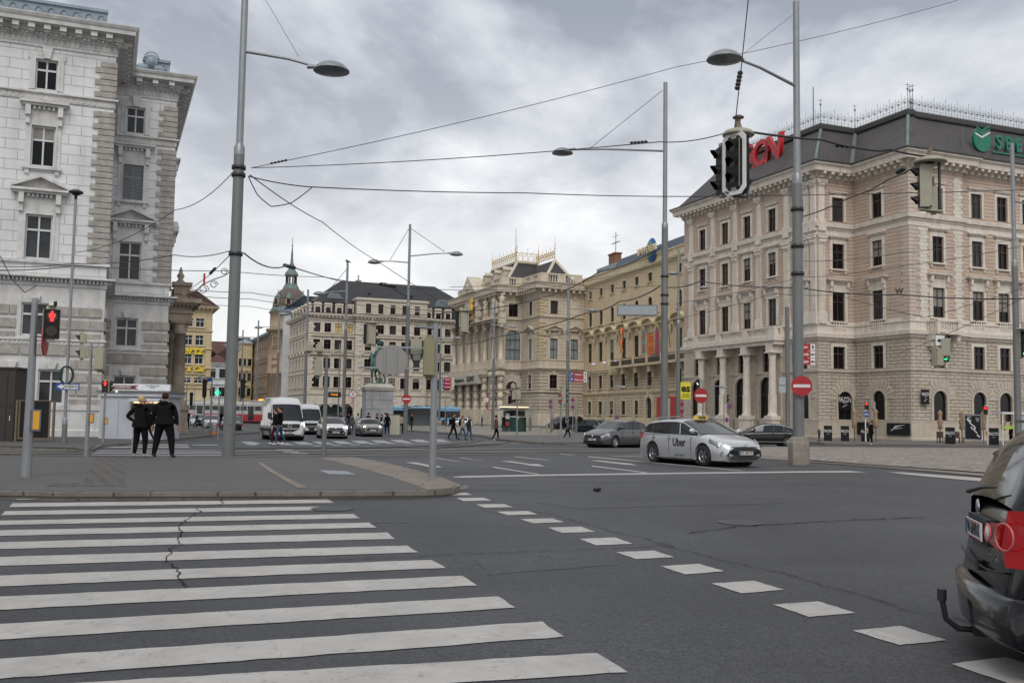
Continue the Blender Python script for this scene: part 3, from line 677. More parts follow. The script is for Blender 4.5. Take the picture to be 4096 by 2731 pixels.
# ================================================================ pink palace on the right
PINK = stone('pink_render', (.475,.37,.295), (.41,.32,.255), brick=(60,.36,.022), mortar=.5, dirt=.22)
CREAM = stone('cream_trim', (.60,.545,.475), (.50,.45,.39), bump=.2, dirt=.38, scale=1.4)
TANR = stone('tan_rustica', (.45,.39,.32), (.37,.315,.255), brick=(1.05,.335,.03), mortar=.38, dirt=.3, bump=.35)
TANS = stone('tan_smooth', (.44,.385,.315), (.36,.31,.25), dirt=.3, scale=1.2)
SLATE = stone('roof_slate_brown', (.088,.076,.075), (.062,.055,.055), rough=.6, brick=(.42,.30,.035), mortar=.55, dirt=.25)
DARKR = paint('roof_gutter_dark', (.035,.033,.033), .6); COPPER = stone('copper_green', (.15,.215,.185), (.10,.15,.13), rough=.6)
BLACKM = paint('black_metal', (.02,.02,.022), .4)
def aon():
 ZB = -.45
 C3 = gnd(3647,1766); q = onpl(3412,897,C3,E2); C2 = Vec((q.x,q.y)); q = onpl(3268,893,C2,E1); C1 = Vec((q.x,q.y)); q = onpl(2737,1000,C1,E2); A0 = Vec((q.x,q.y)); C3 = Vec((C3.x,C3.y))
 e1, e2 = E1.xy, E2.xy
 q = onpl(3856,1000,C3,E1); R1 = Vec((q.x,q.y)); print('corner pavilion', (R1-C3).length); R2 = R1+e2*.35; R3 = R2+e1*26; B3 = R3+e2*45; B0 = A0+e1*32
 A1 = A0+e1*.0
 rt = thing('palace', 'pink rendered palace with cream pilasters, columned porch and grey slate roof, the rightmost building', 'building', (A0.x,A0.y,ZB))
 foot = [A0,C1,C2,C3,R1,R2,R3,B3,B0]
 FD = Facade(rt, C3, R1, ZB, 28); FE = Facade(rt, R2, R3, ZB, 28); FC = Facade(rt, C2, C3, ZB, 28); FB = Facade(rt, C1, C2, ZB, 28); FA = Facade(rt, A0, C1, ZB, 28)
 def vv(x, ya, yb): return FD.uv(x,yb)[1], FD.uv(x,ya)[1]
 r4 = vv(3904,773,871); r3 = vv(3907,963,1066); r2 = vv(3911,1164,1281); r1 = vv(3915,1386,1478); r0 = vv(3754,1562,1682)
 zt = FD.uv(3638,659)[1]; zc = FD.uv(3636,589)[1]-.5; s3 = FD.uv(3638,868)[1]; s3t = FD.uv(3638,850)[1]; lb = FD.uv(3647,1335)[1]; lt = FD.uv(3647,1318)[1]; bt = FD.uv(3647,1278)[1]; s1 = FD.uv(3645,1480)[1]; pl = FD.uv(3645,1690)[1]
 W = 1.42; dk = dict(trim=CREAM, sash=SASHB)
 def col(F, u, porch=False, w=W, arch=True, pane0=None):
  F.win(u, r4[0], w, r4[1]-r4[0], fw=.28, sill=False, hood='flat', hz=.1, hw=.12, hp=.22, mull=1, trans=.68, **dk)
  F.win(u, r3[0], w, r3[1]-r3[0], fw=.30, sill=True, hood='flat', hz=.24, hw=.22, hp=.3, mull=1, trans=.68, **dk)
  F.win(u, r2[0], w+.08, r2[1]-r2[0], fw=.34, sill=False, hood='flat', hz=.75, hw=.4, hp=.5, cons=True, mull=1, trans=.68, balu=0 if porch else bt-lt-.05, **dk)
  if porch: return
  F.win(u, r1[0], w, r1[1]-r1[0], fw=.26, sill=False, mull=1, trans=.68, **dk)
  if arch: F.win(u, r0[0], w+.25, r0[1]-r0[0], trim=TANS, sash=BLACKM, fw=.26, fp=.09, arch=True, vous=True, sill=False, mull=0, trans=.99, pane=GLASS)
 for x in (3750,): col(FD, FD.uv(x,1000)[0])
 uE = [FE.uv(x,1010)[0] for x in (3907,4010)]; st = uE[1]-uE[0]
 for i in range(7): col(FE, uE[0]+i*st)
 col(FC, FC.uv(3510,1040)[0]); col(FB, FB.uv(3352,1060)[0], w=1.5, arch=False)
 ub = FB.uv(3380,1640)[0]
 FB.win(ub, 0.12, 1.75, FB.uv(3380,1565)[1]-.12, trim=TANS, sash=BLACKM, fw=.22, fp=.09, arch=True, vous=True, sill=False, mull=1, trans=.62, pane=GLASS)
 xs = [(2810.7,963),(2901,940),(2989,912),(3088.8,882),(3211,841)]
 us = [FA.uv(x,y)[0] for x, y in xs]
 for u in us[:4]: col(FA, u, porch=True, w=1.36)
 col(FA, us[4], w=1.36)
 pd = FA.uv(3068,1600)[0]-us[3]
 for u in us[:4]:
  FA.win(u+pd, r1[0]-.6, 1.15, r1[1]-r1[0]+.7, trim=TANS, sash=SASHB, fw=.2, sill=False, mull=1, trans=.5)
  FA.win(u+pd, .1, 2.5, 6.3, trim=TANS, sash=BLACKM, fw=.4, fp=.12, arch=True, sill=False, mull=1, trans=.7, pane=GLASS)
 mats = [TANR, PINK, CREAM, TANS]
 zones = [(0,pl,3),(pl,s1-.02,0),(s1-.02,lb,0),(lb,r2[0]-.02,2),(r2[0]-.02,zc-1.2,1),(zc-1.2,zc-.3,2)]
 b = MB(); b.T = Mat.Identity(4)
 for F in (FD,FE,FC,FB): F.wall(zones).build('wall', mats, rt)
 FA.wall([(0,pl,3),(pl,lb,3)]+zones[3:]).build('wall', mats, rt)
 b = MB()      # hidden sides
 for a, c in ((R3,B3),(B3,B0),(B0,A0)): b.poly([(a.x,a.y,ZB),(c.x,c.y,ZB),(c.x,c.y,zc-.6+ZB),(a.x,a.y,zc-.6+ZB)])
 b.build('rear_wall', PINK, rt, True)
 Z = lambda v: v+ZB
 b = MB()      # main cornice
 sweep(b, foot, [(.0,Z(zc-1.25)),(.12,Z(zc-1.2)),(.14,Z(zc-1.0)),(.28,Z(zc-.95)),(.30,Z(zc-.78)),(1.0,Z(zc-.76)),(1.05,Z(zc-.3)),(1.3,Z(zc-.1)),(1.32,Z(zc+.05)),(-.3,Z(zc+.1))])
 for a, c in zip(foot[:6], foot[1:7]):
  blocks(b, a, c, Z(zc-1.02), Z(zc-.77), .95, .34, .86, e0=.3, e1=.3); blocks(b, a, c, Z(zc-1.35), Z(zc-1.0), .5, .30, .86, e0=.3, e1=.3); blocks(b, a, c, Z(zc-1.42), Z(zc-1.26), .13, .13, .26, e0=.1, e1=.1)
 b.build('cornice', CREAM, rt, True)
 b = MB()
 sweep(b, foot, [(0,Z(s3-.75)),(.03,Z(s3-.74)),(.03,Z(s3-.1)),(.28,Z(s3+.02)),(.32,Z(s3t)),(0,Z(s3t+.06))])
 sweep(b, foot, [(0,Z(lb-.28)),(.10,Z(lb-.26)),(.12,Z(lb-.05)),(.34,Z(lb)),(.38,Z(lt)),(.08,Z(lt+.06)),(.08,Z(bt-.16)),(.17,Z(bt-.14)),(.17,Z(bt)),(0,Z(bt+.02))])
 sweep(b, foot, [(0,Z(s1-.02)),(.12,Z(s1)),(.12,Z(s1+.22)),(0,Z(s1+.26))], m=1)
 sweep(b, foot, [(0,Z(pl+.2)),(.15,Z(pl+.15)),(.12,Z(pl-.02)),(.12,Z(.35)),(.2,Z(.3)),(.2,Z(0))][::-1], m=1)
 for a, c in zip(foot[:6], foot[1:7]): blocks(b, a, c, Z(s3-.22), Z(s3-.08), .16, .11, .22, e0=.05, e1=.05)
 b.build('string_course', [CREAM, TANS], rt, True)
 for z0, z1 in ((bt+.1, s3-.8), (s3t+.1, zc-1.3)):
  b = MB(); quoin(b, C3, e2, e1, Z(z0), Z(z1), h=.37, l1=1.05, l2=.75); b.build('quoins', stone('quoin_stone', (.47,.40,.34), (.40,.34,.29), dirt=.3), rt, True)
 for u in (FD.uv(3638,1200)[0]+1.2, FD.L-1.35):
  for z0, z1 in ((bt+.1, s3-.9), (s3t, zc-1.9)):
   v = z0; i = 0; b = FD.local(); b.box(u+.2,u+.9,-.02,.01,z0,z1)
   while v < z1-.3: b.box(u-(.0 if i%2 else -.17), u+(1.2 if i%2 else 1.0), -.05, .01, v+.02, v+.35); v += .37; i += 1
   b.build('quoin_strip', CREAM, rt)
 def pilaster(F, u, w, v0, v1, capH, flut=True):
  b = F.local(); b.box(u-w/2-.12,u+w/2+.12,-.30,.01,v0,v0+1.0); b.box(u-w/2-.06,u+w/2+.06,-.26,.01,v0+1.0,v0+1.18)
  b.box(u-w/2,u+w/2,-.20,.01,v0+1.18,v1-capH)
  if flut:
   n = 6
   for i in range(n): b.box(u-w/2+(i+.25)*w/n,u-w/2+(i+.75)*w/n,-.235,-.2,v0+1.4,v1-capH-.15)
  b.wedge(u-w/2-.18,u+w/2+.18,-.42,.01,v1-capH,v1-.16,.17); b.box(u-w/2-.24,u+w/2+.24,-.45,.01,v1-.16,v1)
  for i in range(5):
   for j in range(2): b.ell((u-w/2+(i+.5)*w/5, -.30-.06*j, v1-capH*(.72-.36*j)), (w/9,.09,capH*.17), 6, 0, 4)
  for sx in (-1,1): b.ell((u+sx*(w/2+.1),-.36,v1-.32), (.15,.13,.16), 7, 0, 4)
  b.build('pilaster', CREAM, rt)
 mid = lambda a, c: (a+c)/2
 pu = [us[0]-(us[1]-us[0])/2]+[mid(us[i],us[i+1]) for i in range(4)]
 capb = FD.uv(3638,930)[1]
 for u in pu[:4]: pilaster(FA, u, .85, bt+.02, s3-.75, 1.05)
 pilaster(FA, pu[4], .85, bt+.02, s3-.75, 1.05)
 pilaster(FA, FA.L-1.55, .8, bt+.02, s3-.75, 1.05); pilaster(FA, FA.L-.45, .8, bt+.02, s3-.75, 1.05); pilaster(FB, .45, .8, bt+.02, s3-.75, 1.05);
 for u in pu+[FA.L-1.55, FA.L-.45]: pilaster(FA, u, .72, s3t+.05-.9, zc-1.5, .7, False)
 pilaster(FB, .45, .72, s3t+.05-.9, zc-1.5, .7, False)
 off = .95; cu = [FA.uv(x,1560,off)[0] for x in (2805.6,2892,2987,3090)]
 et = FA.uv(3085,1372,off)[1]; eb = FA.uv(3085,1404,off)[1]-.1; pt = FA.uv(3085,1668,off)[1]
 ctop = eb-.0
 for u in cu:
  b = FA.local(); b.box(u-.75,u+.75,-off-.65,-off+.5,0,.45); b.box(u-.62,u+.62,-off-.56,-off+.5,.45,pt-.3); b.box(u-.72,u+.72,-off-.63,-off+.5,pt-.3,pt)
  column(b, u, -off, pt, ctop, .42, n=20); b.box(u-.52,u+.52,-off-.5,0,ctop+.001,lb-.45); b.build('porch_column', CREAM, rt)
  b = FA.local(); b.box(u-.42,u+.42,-.22,.01,pt,ctop-.5); b.box(u-.52,u+.52,-.3,.01,ctop-.5,ctop); b.box(u-.55,u+.55,-.3,.01,0,pt); b.build('porch_pilaster', TANS, rt)
 b = FA.local(); u0, u1 = cu[0]-1.0, cu[3]+.95
 b.box(u0,u1,-off-.45,-.01,lb-.45,lb-.05); b.box(u0-.15,u1+.15,-off-.65,-.01,lb-.047,lt+.02)
 b.build('porch_entablature', CREAM, rt)
 b = MB(); P = lambda u, o: FA.A+FA.ex*u+Vec((FA.ex.y,-FA.ex.x))*o
 a, c = P(u0+.1,off+.5), P(u1-.1,off+.5); baluster_run(b, a, c, Z(lt+.03), Z(bt+.05), sp=.36, r=.1, piers=(u1-u0)/3, pw=1.0)
 a, c = P(u1-.1,off+.45), P(u1-.1,.1); baluster_run(b, a, c, Z(lt+.035), Z(bt+.045), sp=.36, r=.1, piers=5, pw=.5, off=0)
 b.build('balustrade', CREAM, rt, True)
 ux = FD.uv(3752,1300)[0]; b = FD.local(); b.box(ux-1.6,ux+1.6,-1.5,-.01,lb+.0,lt+.03)
 for sx in (-1.35,1.35): b.box(ux+sx-.2,ux+sx+.2,-1.25,.01,lb-.55,lb-.003); b.box(ux+sx-.18,ux+sx+.18,-.7,.01,lb-1.1,lb-.553)
 for a0, a1 in ((-1.5,-1.1),(1.1,1.5)): b.box(ux+a0,ux+a1,-1.42,-1.1,lt+.033,bt)
 b.box(ux-1.5,ux+1.5,-1.46,-1.2,bt-.17,bt+.05); b.box(ux-1.5,ux-1.24,-1.1,-.02,bt-.17,bt+.045); b.box(ux+1.24,ux+1.5,-1.1,-.02,bt-.17,bt+.045)
 for i in range(7): b.lathe([(.06,lt+.03),(.11,lt+.35),(.05,lt+.7),(.08,bt-.17)], (ux-.9+i*.3,-1.3,0), 6)
 for i in range(3):
  for sx in (-1.37,1.37): b.lathe([(.06,lt+.03),(.11,lt+.35),(.05,lt+.7),(.08,bt-.17)], (ux+sx,-.85+i*.33,0), 6)
 b.build('balcony', CREAM, rt)
 vr = FD.uv(3634,462,-3.2)[1]; vtop = FD.uv(3634,438,-3.2)[1]
 b = MB(); rows = sweep(b, foot, [(1.25,Z(zc+.06)),(.7,Z(zc+.25)),(-3.2,Z(vr))]); b.build('roof', SLATE, rt, True)
 b = MB(); sweep(b, foot, [(-3.05,Z(vr-.05)),(-2.95,Z(vr+.1)),(-3.0,Z(vtop)),(-3.5,Z(vtop+.05))]); cap = [r_[3] for r_ in sweep(MB(), foot, [(-3.05,0),(0,0),(0,0),(-3.5,Z(vtop+.04))])]; b.poly(cap)
 sweep(b, foot, [(1.36,Z(zc+.02)),(1.38,Z(zc+.16)),(1.2,Z(zc+.2))])
 for a, c in zip(foot[:6], foot[1:7]): blocks(b, a, c, Z(zc+.15), Z(zc+.42), .84, .05, .3, o0=.8)
 b.build('gutter', DARKR, rt, True)
 hips = [(C1,0),(C3,0)]
 b = MB(); top = {id(p): r_ for p, r_ in zip(foot, rows)}
 for p in (C1, C3):
  r_ = top[id(p)]; b = MB(); b.tube([Vec(r_[1])+Vec((0,0,.05)), Vec(r_[2])+Vec((0,0,.05))], .17, 6)
  b.build('hip_flashing', COPPER, rt, True)
 r_ = top[id(C2)]; b = MB(); b.tube([Vec(r_[1]), Vec(r_[2])], .3, 6); b.build('valley_flashing', paint('lead_grey', (.12,.12,.125), .6), rt, True)
 ring = [r_[0] for r_ in sweep(MB(), foot, [(-3.15,Z(vtop+.05)),(-3.3,0)])]; rr_ = []
 for q in ring: rr_.append(Vec(q))
 ring = rr_
 b = MB(); hC = 1.45
 for i in range(6):
  a, c = Vec(ring[i]), Vec(ring[i+1]); d = c-a; L_ = d.length; n = max(1, int(L_/.78)); ex = d/L_
  for k in range(n+1):
   p = a+ex*(k*L_/n); b.tube([p, p+Vec((0,0,hC+(.25 if k%2 == 0 else 0)))], [.028,.02], 4)
   if k < n:
    m_ = a+ex*((k+.5)*L_/n); b.tube([m_, m_+Vec((0,0,hC*.95))], .014, 4)
    for rr in (.18,.33):
     b.tube([m_+ex*(rr*math.cos(t))+Vec((0,0,hC*.56+rr*math.sin(t))) for t in [2*math.pi*j/10 for j in range(11)]], .018, 4, cap=False)
    b.ell(m_+Vec((0,0,hC*.5)), (.12,.12,.1), 6, 0, 4)
  for z in (.08,.30): b.tube([a+Vec((0,0,z)), c+Vec((0,0,z))], .022, 4)
  b.tube([a, a+Vec((0,0,2.0))], [.06,.03], 5); b.ell(a+Vec((0,0,2.0)), (.12,.12,.16), 6, 0, 4); b.tube([a+Vec((0,0,2.1)),a+Vec((0,0,2.7))], [.04,.01], 5); b.tube([a+Vec((-.22,0,2.45)),a+Vec((.22,0,2.45))], .03, 4)
 b.build('cresting', paint('cresting_iron', (.20,.23,.22), .6), rt, True)
 return rt, FA, FB, FC, FD, FE, dict(zc=zc, vr=vr, lt=lt, bt=bt, r0=r0)
AON = aon()
# ================================================================ grey-white palace on the left
WSTN = stone('white_ashlar', (.60,.60,.60), (.50,.50,.505), brick=(1.25,.56,.012), mortar=.55, dirt=.22, scale=.35)
WTRIM = stone('white_trim', (.55,.545,.53), (.43,.42,.41), dirt=.42, scale=1.5, bump=.25)
ROUGH = stone('rough_rustica', (.40,.37,.335), (.27,.25,.23), bump=1.0, bscale=26, dirt=.35, scale=2.5)
LEAD = stone('lead_blue', (.23,.28,.32), (.15,.19,.225), rough=.6, bump=.5, bscale=9)
RTILE = stone('roof_tile_red', (.16,.075,.055), (.10,.05,.04), brick=(.3,.25,.03), mortar=.5)
def rustic(F, v0, v1, per=.72, blk=.50, bw=1.15, p=.10, m=0, x0=0, x1=None, pad=.26):
 b = F.local(); x1 = F.L if x1 is None else x1; v = v0; i = 0
 while v+blk <= v1+.02:
  u = x0+(0 if i%2 == 0 else -bw/2)
  while u < x1:
   a, c = max(u+.03, x0), min(u+bw-.03, x1)
   for o in F.op:                      # trim against the openings
    if o[2]-pad < v+blk and o[3]+pad > v:
     if o[0]-pad <= a and c <= o[1]+pad: a = c
     elif a < o[0]-pad < c: c = o[0]-pad
     elif a < o[1]+pad < c: a = o[1]+pad
   if c-a > .15: b.box(a, c, -p, .01, v, v+blk, m)
   u += bw
  v += per; i += 1
 return b
def left_palace():
 P = gnd(395,1755); e1, e2 = E1.xy, E2.xy; L1 = Vec((P.x,P.y)); ZB = G(P.y)
 L0 = L1-e1*26
 rt = thing('palace', 'grey-white stone palace with rough quoins and bracketed cornice, nearest building on the left edge', 'building', (L0.x,L0.y,ZB))
 FL = Facade(rt, L0, L1, ZB, 25)
 s1v = FL.uv(449,403)[1]
 lo, hi = .5, 20
 for _ in range(40):
  m_ = (lo+hi)/2; q = onpl(478,535.7,L1+e2*m_,E1)
  if q.z-ZB < s1v: lo = m_
  else: hi = m_
 S = lo; L2 = L1+e2*S; q = onpl(702,560,L2,E1); L3 = Vec((q.x,q.y)); print('left palace setback', S, 'string', s1v, 'wing', (L3-L2).length)
 L4 = L3+e2*30; L5 = L0+e2*36; foot = [L0,L1,L2,L3,L4,L5]
 FS = Facade(rt, L1, L2, ZB, 25); FW_ = Facade(rt, L2, L3, ZB, 25); FR = Facade(rt, L3, L4, ZB, 25)
 V = lambda x, y: FL.uv(x,y)[1]
 rows = dict(t=(V(180,362),V(180,239)), c=(V(165,668),V(165,504)), b=(V(150,1037),V(150,858)), a=(V(120,1343),V(120,1209)), g=(V(200,1617),V(200,1477)), k=(V(220,1715),V(220,1660)))
 ztop = V(453,225); ledge = V(408,1120); fr = V(408,1161); band = V(255,1375); pl = V(255,1640)
 def col(F, u, xs=0, blind=False, gu=None):
  d = dict(trim=WTRIM, sash=SASHW)
  F.win(u, rows['t'][0], 1.12, rows['t'][1]-rows['t'][0], fw=.3, ears=True, key=True, sill=False, **d)
  F.win(u, rows['c'][0], 1.20, rows['c'][1]-rows['c'][0], fw=.28, hood='flat', hz=.75, hw=.35, hp=.5, cons=True, blind=blind, **d)
  F.win(u, rows['b'][0], 1.34, rows['b'][1]-rows['b'][0], fw=.34, hood='tri', hz=.75, hw=.45, hp=.55, cons=True, sill=False, pane=GLASS2, **d)
  F.win(u, rows['a'][0], 1.30, rows['a'][1]-rows['a'][0], fw=.0, sill=False, key=True, **d)
  for q in (gu if gu is not None else [u]):
   F.win(q, rows['g'][0], 1.30, rows['g'][1]-rows['g'][0], fw=.0, sill=False, key=True, pane=GLASS2, **d)
  if gu:
   for q in gu: F.win(q, rows['k'][0], 1.0, rows['k'][1]-rows['k'][0], fw=0, sill=False, trim=WTRIM, sash=SASHG)
 uc = FL.uv(172,590)[0]; ug = FL.uv(203,1540)[0]
 for k in range(4): col(FL, uc-k*4.6, gu=[ug-k*4.6] if k else [ug, 2*uc-ug])
 col(FW_, FW_.uv(532,730)[0], blind=True)
 for k in range(5): col(FR, 3.4+4.6*k)
 mats = [WSTN, WTRIM]; zones = [(0,fr,1),(fr,ztop+.3,0)]
 for F in (FL, FS, FW_, FR): F.wall(zones, dep=.32).build('wall', mats, rt)
 b = MB()
 for a, c in ((L4,L5),(L5,L0)): b.poly([(a.x,a.y,ZB),(c.x,c.y,ZB),(c.x,c.y,ZB+ztop),(a.x,a.y,ZB+ztop)])
 b.build('rear_wall', WSTN, rt, True)
 for F in (FL, FS, FW_, FR): rustic(F, pl+.1, fr-.5, x0=.0).build('rustication', ROUGH, rt)
 Z = lambda v: v+ZB
 h = ztop; H2 = FL.uv(539,107,1.14)[1]-h; print('cornice h', H2); cf = lambda pr: [(o*.655, Z(h+z_*H2/2.18)) for o, z_ in pr]
 b = MB()   # crown cornice with egg frieze, dentils and lion brackets
 sweep(b, foot, cf([(0,-.1),(.12,-.08),(.12,.05),(.06,.07),(.06,.62),(.24,.7),(.24,.78),(.33,.80),(.33,1.0),(.5,1.05),(.52,1.45),(1.45,1.5),(1.5,1.8),(1.62,1.9),(1.75,2.1),(1.76,2.18),(0,2.3)]))
 for a, c in zip(foot[:4], foot[1:5]):
  q_ = H2/2.18; blocks(b, a, c, Z(h+.81*q_), Z(h+.99*q_), .33, .13, .24, o0=.2, e0=0, e1=0); blocks(b, a, c, Z(h+1.08*q_), Z(h+1.47*q_), .82, .34, .78, o0=.2, e0=.4, e1=.4); blocks(b, a, c, Z(h+.9*q_), Z(h+1.2*q_), .6, .28, .78, o0=.2, e0=.4, e1=.4)
  blocks(b, a, c, Z(h+.12), Z(h+.56), .09, .13, .27, e0=.1, e1=.1)
 b.build('cornice', WTRIM, rt, True)
 b = MB()
 def course(v, t, o, hgt):
  sweep(b, foot, [(0,Z(v-hgt)),(t,Z(v-hgt+.03)),(t,Z(v-.16)),(o,Z(v-.1)),(o,Z(v)),(0,Z(v+.05))])
 course(s1v, .06, .22, .5); course(ledge+.02, .08, .5, .55); course(band+.25, .06, .14, .36)
 sweep(b, foot, [(0,Z(pl+.3)),(.22,Z(pl+.26)),(.22,Z(pl)),(.16,Z(pl-.04)),(.16,Z(.5)),(.26,Z(.45)),(.26,Z(0))][::-1])
 sweep(b, foot, [(0,Z(rows['b'][0]-.22)),(.16,Z(rows['b'][0]-.2)),(.16,Z(rows['b'][0]-.05)),(0,Z(rows['b'][0]))])
 for a, c in zip(foot[:4], foot[1:5]): blocks(b, a, c, Z(ledge-.28), Z(ledge-.12), .3, .1, .2, e0=.02, e1=.02, o0=.02); blocks(b, a, c, Z(s1v-.4), Z(s1v-.2), .09, .16, .3, e0=.1, e1=.1); blocks(b, a, c, Z(band-.02), Z(band+.10), .1, .12, .22, e0=.1, e1=.1)
 b.build('string_course', WTRIM, rt, True)
 for C, da, db in ((L1, -e1, e2), (L3, -e1, e2)):
  for z0, z1 in ((ledge+.9, s1v-.55), (s1v+.1, h-.15)):
   b = MB(); quoin(b, C, da, db, Z(z0), Z(z1), h=.345, l1=1.05, l2=.78, p=.09, gap=.05); b.build('quoins', ROUGH, rt, True)
 for a, c, mu in ((L0+e1*2, L1-e1*.55, .72), (L2+e1*1.55, L3-e1*.55, .06)):
  b = MB(); d = c-a; L_ = d.length; ex = d/L_; n_ = Vec((ex.y,-ex.x)); W = Mat(((ex.x,-ex.y,0,a.x+n_.x*.6),(ex.y,ex.x,0,a.y+n_.y*.6),(0,0,1,Z(h+H2)),(0,0,0,1))); b.T = W
  b.box(0,L_,0,.15,-.1,.72); b.box(-.03,L_+.03,-.12,.25,.70,.86)
  n = int(L_/.62)
  for i in range(n):
   cx = (i+.5)*L_/n; b.tube([(cx+.23*math.cos(t),-.03,.12+.42*math.sin(t)) for t in [math.pi*j/8 for j in range(9)]], .045, 5)
  cx = L_*mu if mu > .1 else .5
  b.ell((cx,-.05,.70), (.42,.10,.44), 12); b.ell((cx,-.18,.62), (.20,.14,.28), 12); b.ell((cx,-.30,.58), (.05,.06,.08), 6); b.ell((cx-.5,-.1,.25), (.4,.12,.22), 8); b.ell((cx+.5,-.1,.25), (.4,.12,.22), 8)
  for j in range(9): t = math.pi*(j+.5)/9; b.ell((cx+.42*math.cos(t),-.2,.82+.42*math.sin(t)), (.07,.07,.07), 5, 0, 3)
  b.build('lead_cresting', LEAD, rt, True)
 b = MB(); rw = sweep(b, foot, [(.6,Z(h+H2)),(.2,Z(h+H2+.1)),(-7.5,Z(h+H2+3.2))]); b.build('roof', RTILE, rt, True)
 sgn = thing('sign_scaffold', 'dark steel lattice carrying the back of a rooftop sign above the left palace cornice', 'sign frame', (L1.x-e1.x*4.2, L1.y-e1.y*4.2, Z(h+3)))
 b = MB(); b.T = Mat.Rotation(math.atan2(e1.y,e1.x),4,'Z')
 for zz in (1.2,2.6,4.0): b.tube([(-9,1.4,zz),(0,1.4,zz)], .07, 5)
 for x in (0,-2.2,-4.4,-6.6,-8.8): b.tube([(x,1.4,-.8),(x,1.4,4.4)], .09, 5); b.tube([(x,1.4,1.3),(x+1.9,2.6,3.9)], .05, 4)
 for x in (0,-2.2,-4.4): b.tube([(x-2.2,1.4,1.2),(x,1.4,4.0)], .05, 4)
 b.build('lattice', BLACKM, sgn)
 b = MB(); b.T = Mat.Rotation(math.atan2(e1.y,e1.x),4,'Z'); b.box(.1,.32,1.2,1.6,.6,5.2); b.build('sign_edge', paint('sign_blue', (.01,.07,.22), .4), sgn)
 return rt
left_palace()
def stone_portico():
 P = gnd(640,1738); ZB = G(P.y); e1, e2 = E1.xy, E2.xy; q = Vec((P.x,P.y)); bs = gnd(697,1737); D = (Vec((bs.x,bs.y))-q).dot(e1)
 PST = stone('weathered_portico', (.38,.31,.245), (.25,.2,.155), dirt=.4, scale=1.5, bump=.4)
 rt = thing('portico', 'weathered brown portico with a fluted column and heavy entablature beside the left palace', 'portico', (P.x,P.y,ZB), math.atan2(e1.y,e1.x))
 def h(x, y):
  o = onpl(x, y, q, E2); return o.z-ZB
 F = Facade(rt, q, q+e1*4, ZB, 12); V = lambda y: F.uv(700,y)[1]
 c0, c1 = V(1590), V(1286); e0, e1_ = V(1286), V(1172)
 b = MB(); column(b, D, 0, V(1700)+.3, c1, .47, cap='cor', n=20); b.build('column', PST, rt)
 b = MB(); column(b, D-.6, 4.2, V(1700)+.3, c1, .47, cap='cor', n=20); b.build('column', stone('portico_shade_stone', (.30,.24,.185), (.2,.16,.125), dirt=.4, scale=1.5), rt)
 b = MB(); b.box(D-.85,D+.85,-.85,.85,0,.35); b.box(D-.7,D+.7,-.7,.7,.353,V(1640)); b.box(D-.82,D+.82,-.82,.82,V(1640)+.003,V(1640)+.25); b.lathe([(.6,V(1640)+.25),(.62,V(1600)),(.5,V(1597))], (D,0,0), 16); b.build('pedestal', PST, rt)
 b = MB(); t = c1
 b.box(-1.2,D+.75,-.75,6,t,t+.55); b.box(-1.2,D+.85,-.85,6,t+.553,t+.75); b.box(-1.2,D+.70,-.70,6,t+.753,t+1.15)
 for i in range(9): b.box(D-1.4+i*.28-.2,D-1.4+i*.28-.06,-.95,-.7,t+1.0,t+1.147)
 b.box(-1.2,D+1.1,-1.1,6,t+1.153,t+1.3); b.box(-1.2,D+1.35,-1.35,6,t+1.303,t+1.6)
 b.box(D-.55,D+.55,-.5,.6,t+1.603,t+2.6); b.box(D-.7,D+.7,-.65,.75,t+2.603,t+2.85); b.box(-1.2,D-.56,-.3,.1,t+1.603,t+1.75); b.box(-1.2,D-.56,-.3,.1,t+2.2,t+2.35)
 for i in range(8): b.lathe([(.08,t+1.75),(.1,t+1.9),(.05,t+2.2)], (-1+i*.36,-.1,0), 6)
 b.build('entablature', PST, rt)
 b = MB(); b.lathe([(.25,t+2.85),(.3,t+2.95),(.16,t+3.1),(.28,t+3.35),(.14,t+3.6),(.12,t+3.75),(.05,t+4.0)], (D-.1,0,0), 10); b.ell((D-1.25,0,t+2.7), (.4,.3,.4), 8); b.build('urn', PST, rt)
 b = MB(); b.box(-2.5,D-.9,2.6,6,0,t); b.build('rear_wall', PST, rt)
 lm = tag(MB().build('iron_scroll_bracket', BLACKM), 'black wrought iron scroll bracket reaching out from the portico entablature', 'bracket'); lm.location = (P.x,P.y,ZB); lm.rotation_euler = (0,0,math.atan2(e1.y,e1.x))
 b = MB(); x0, z0 = D+.3, t+1.95
 b.tube([(x0,-.6,z0),(x0+.5,-.6,z0+.15),(x0+1.1,-.6,z0+.8),(x0+1.8,-.6,z0+1.2),(x0+2.6,-.6,z0+1.55),(x0+3.2,-.6,z0+2.0)], .035, 6)
 for cx, cz, r_ in ((x0+.4,z0-.25,.28),(x0+1.2,z0+.45,.35),(x0+1.9,z0+.85,.3),(x0+2.6,z0+1.85,.28)): b.tube([(cx+r_*math.cos(a)*(1-a/14),-.6,cz+r_*math.sin(a)*(1-a/14)) for a in [j*.5 for j in range(17)]], .03, 5)
 lm.data = b.mesh('iron_scroll_bracket', BLACKM)
stone_portico()
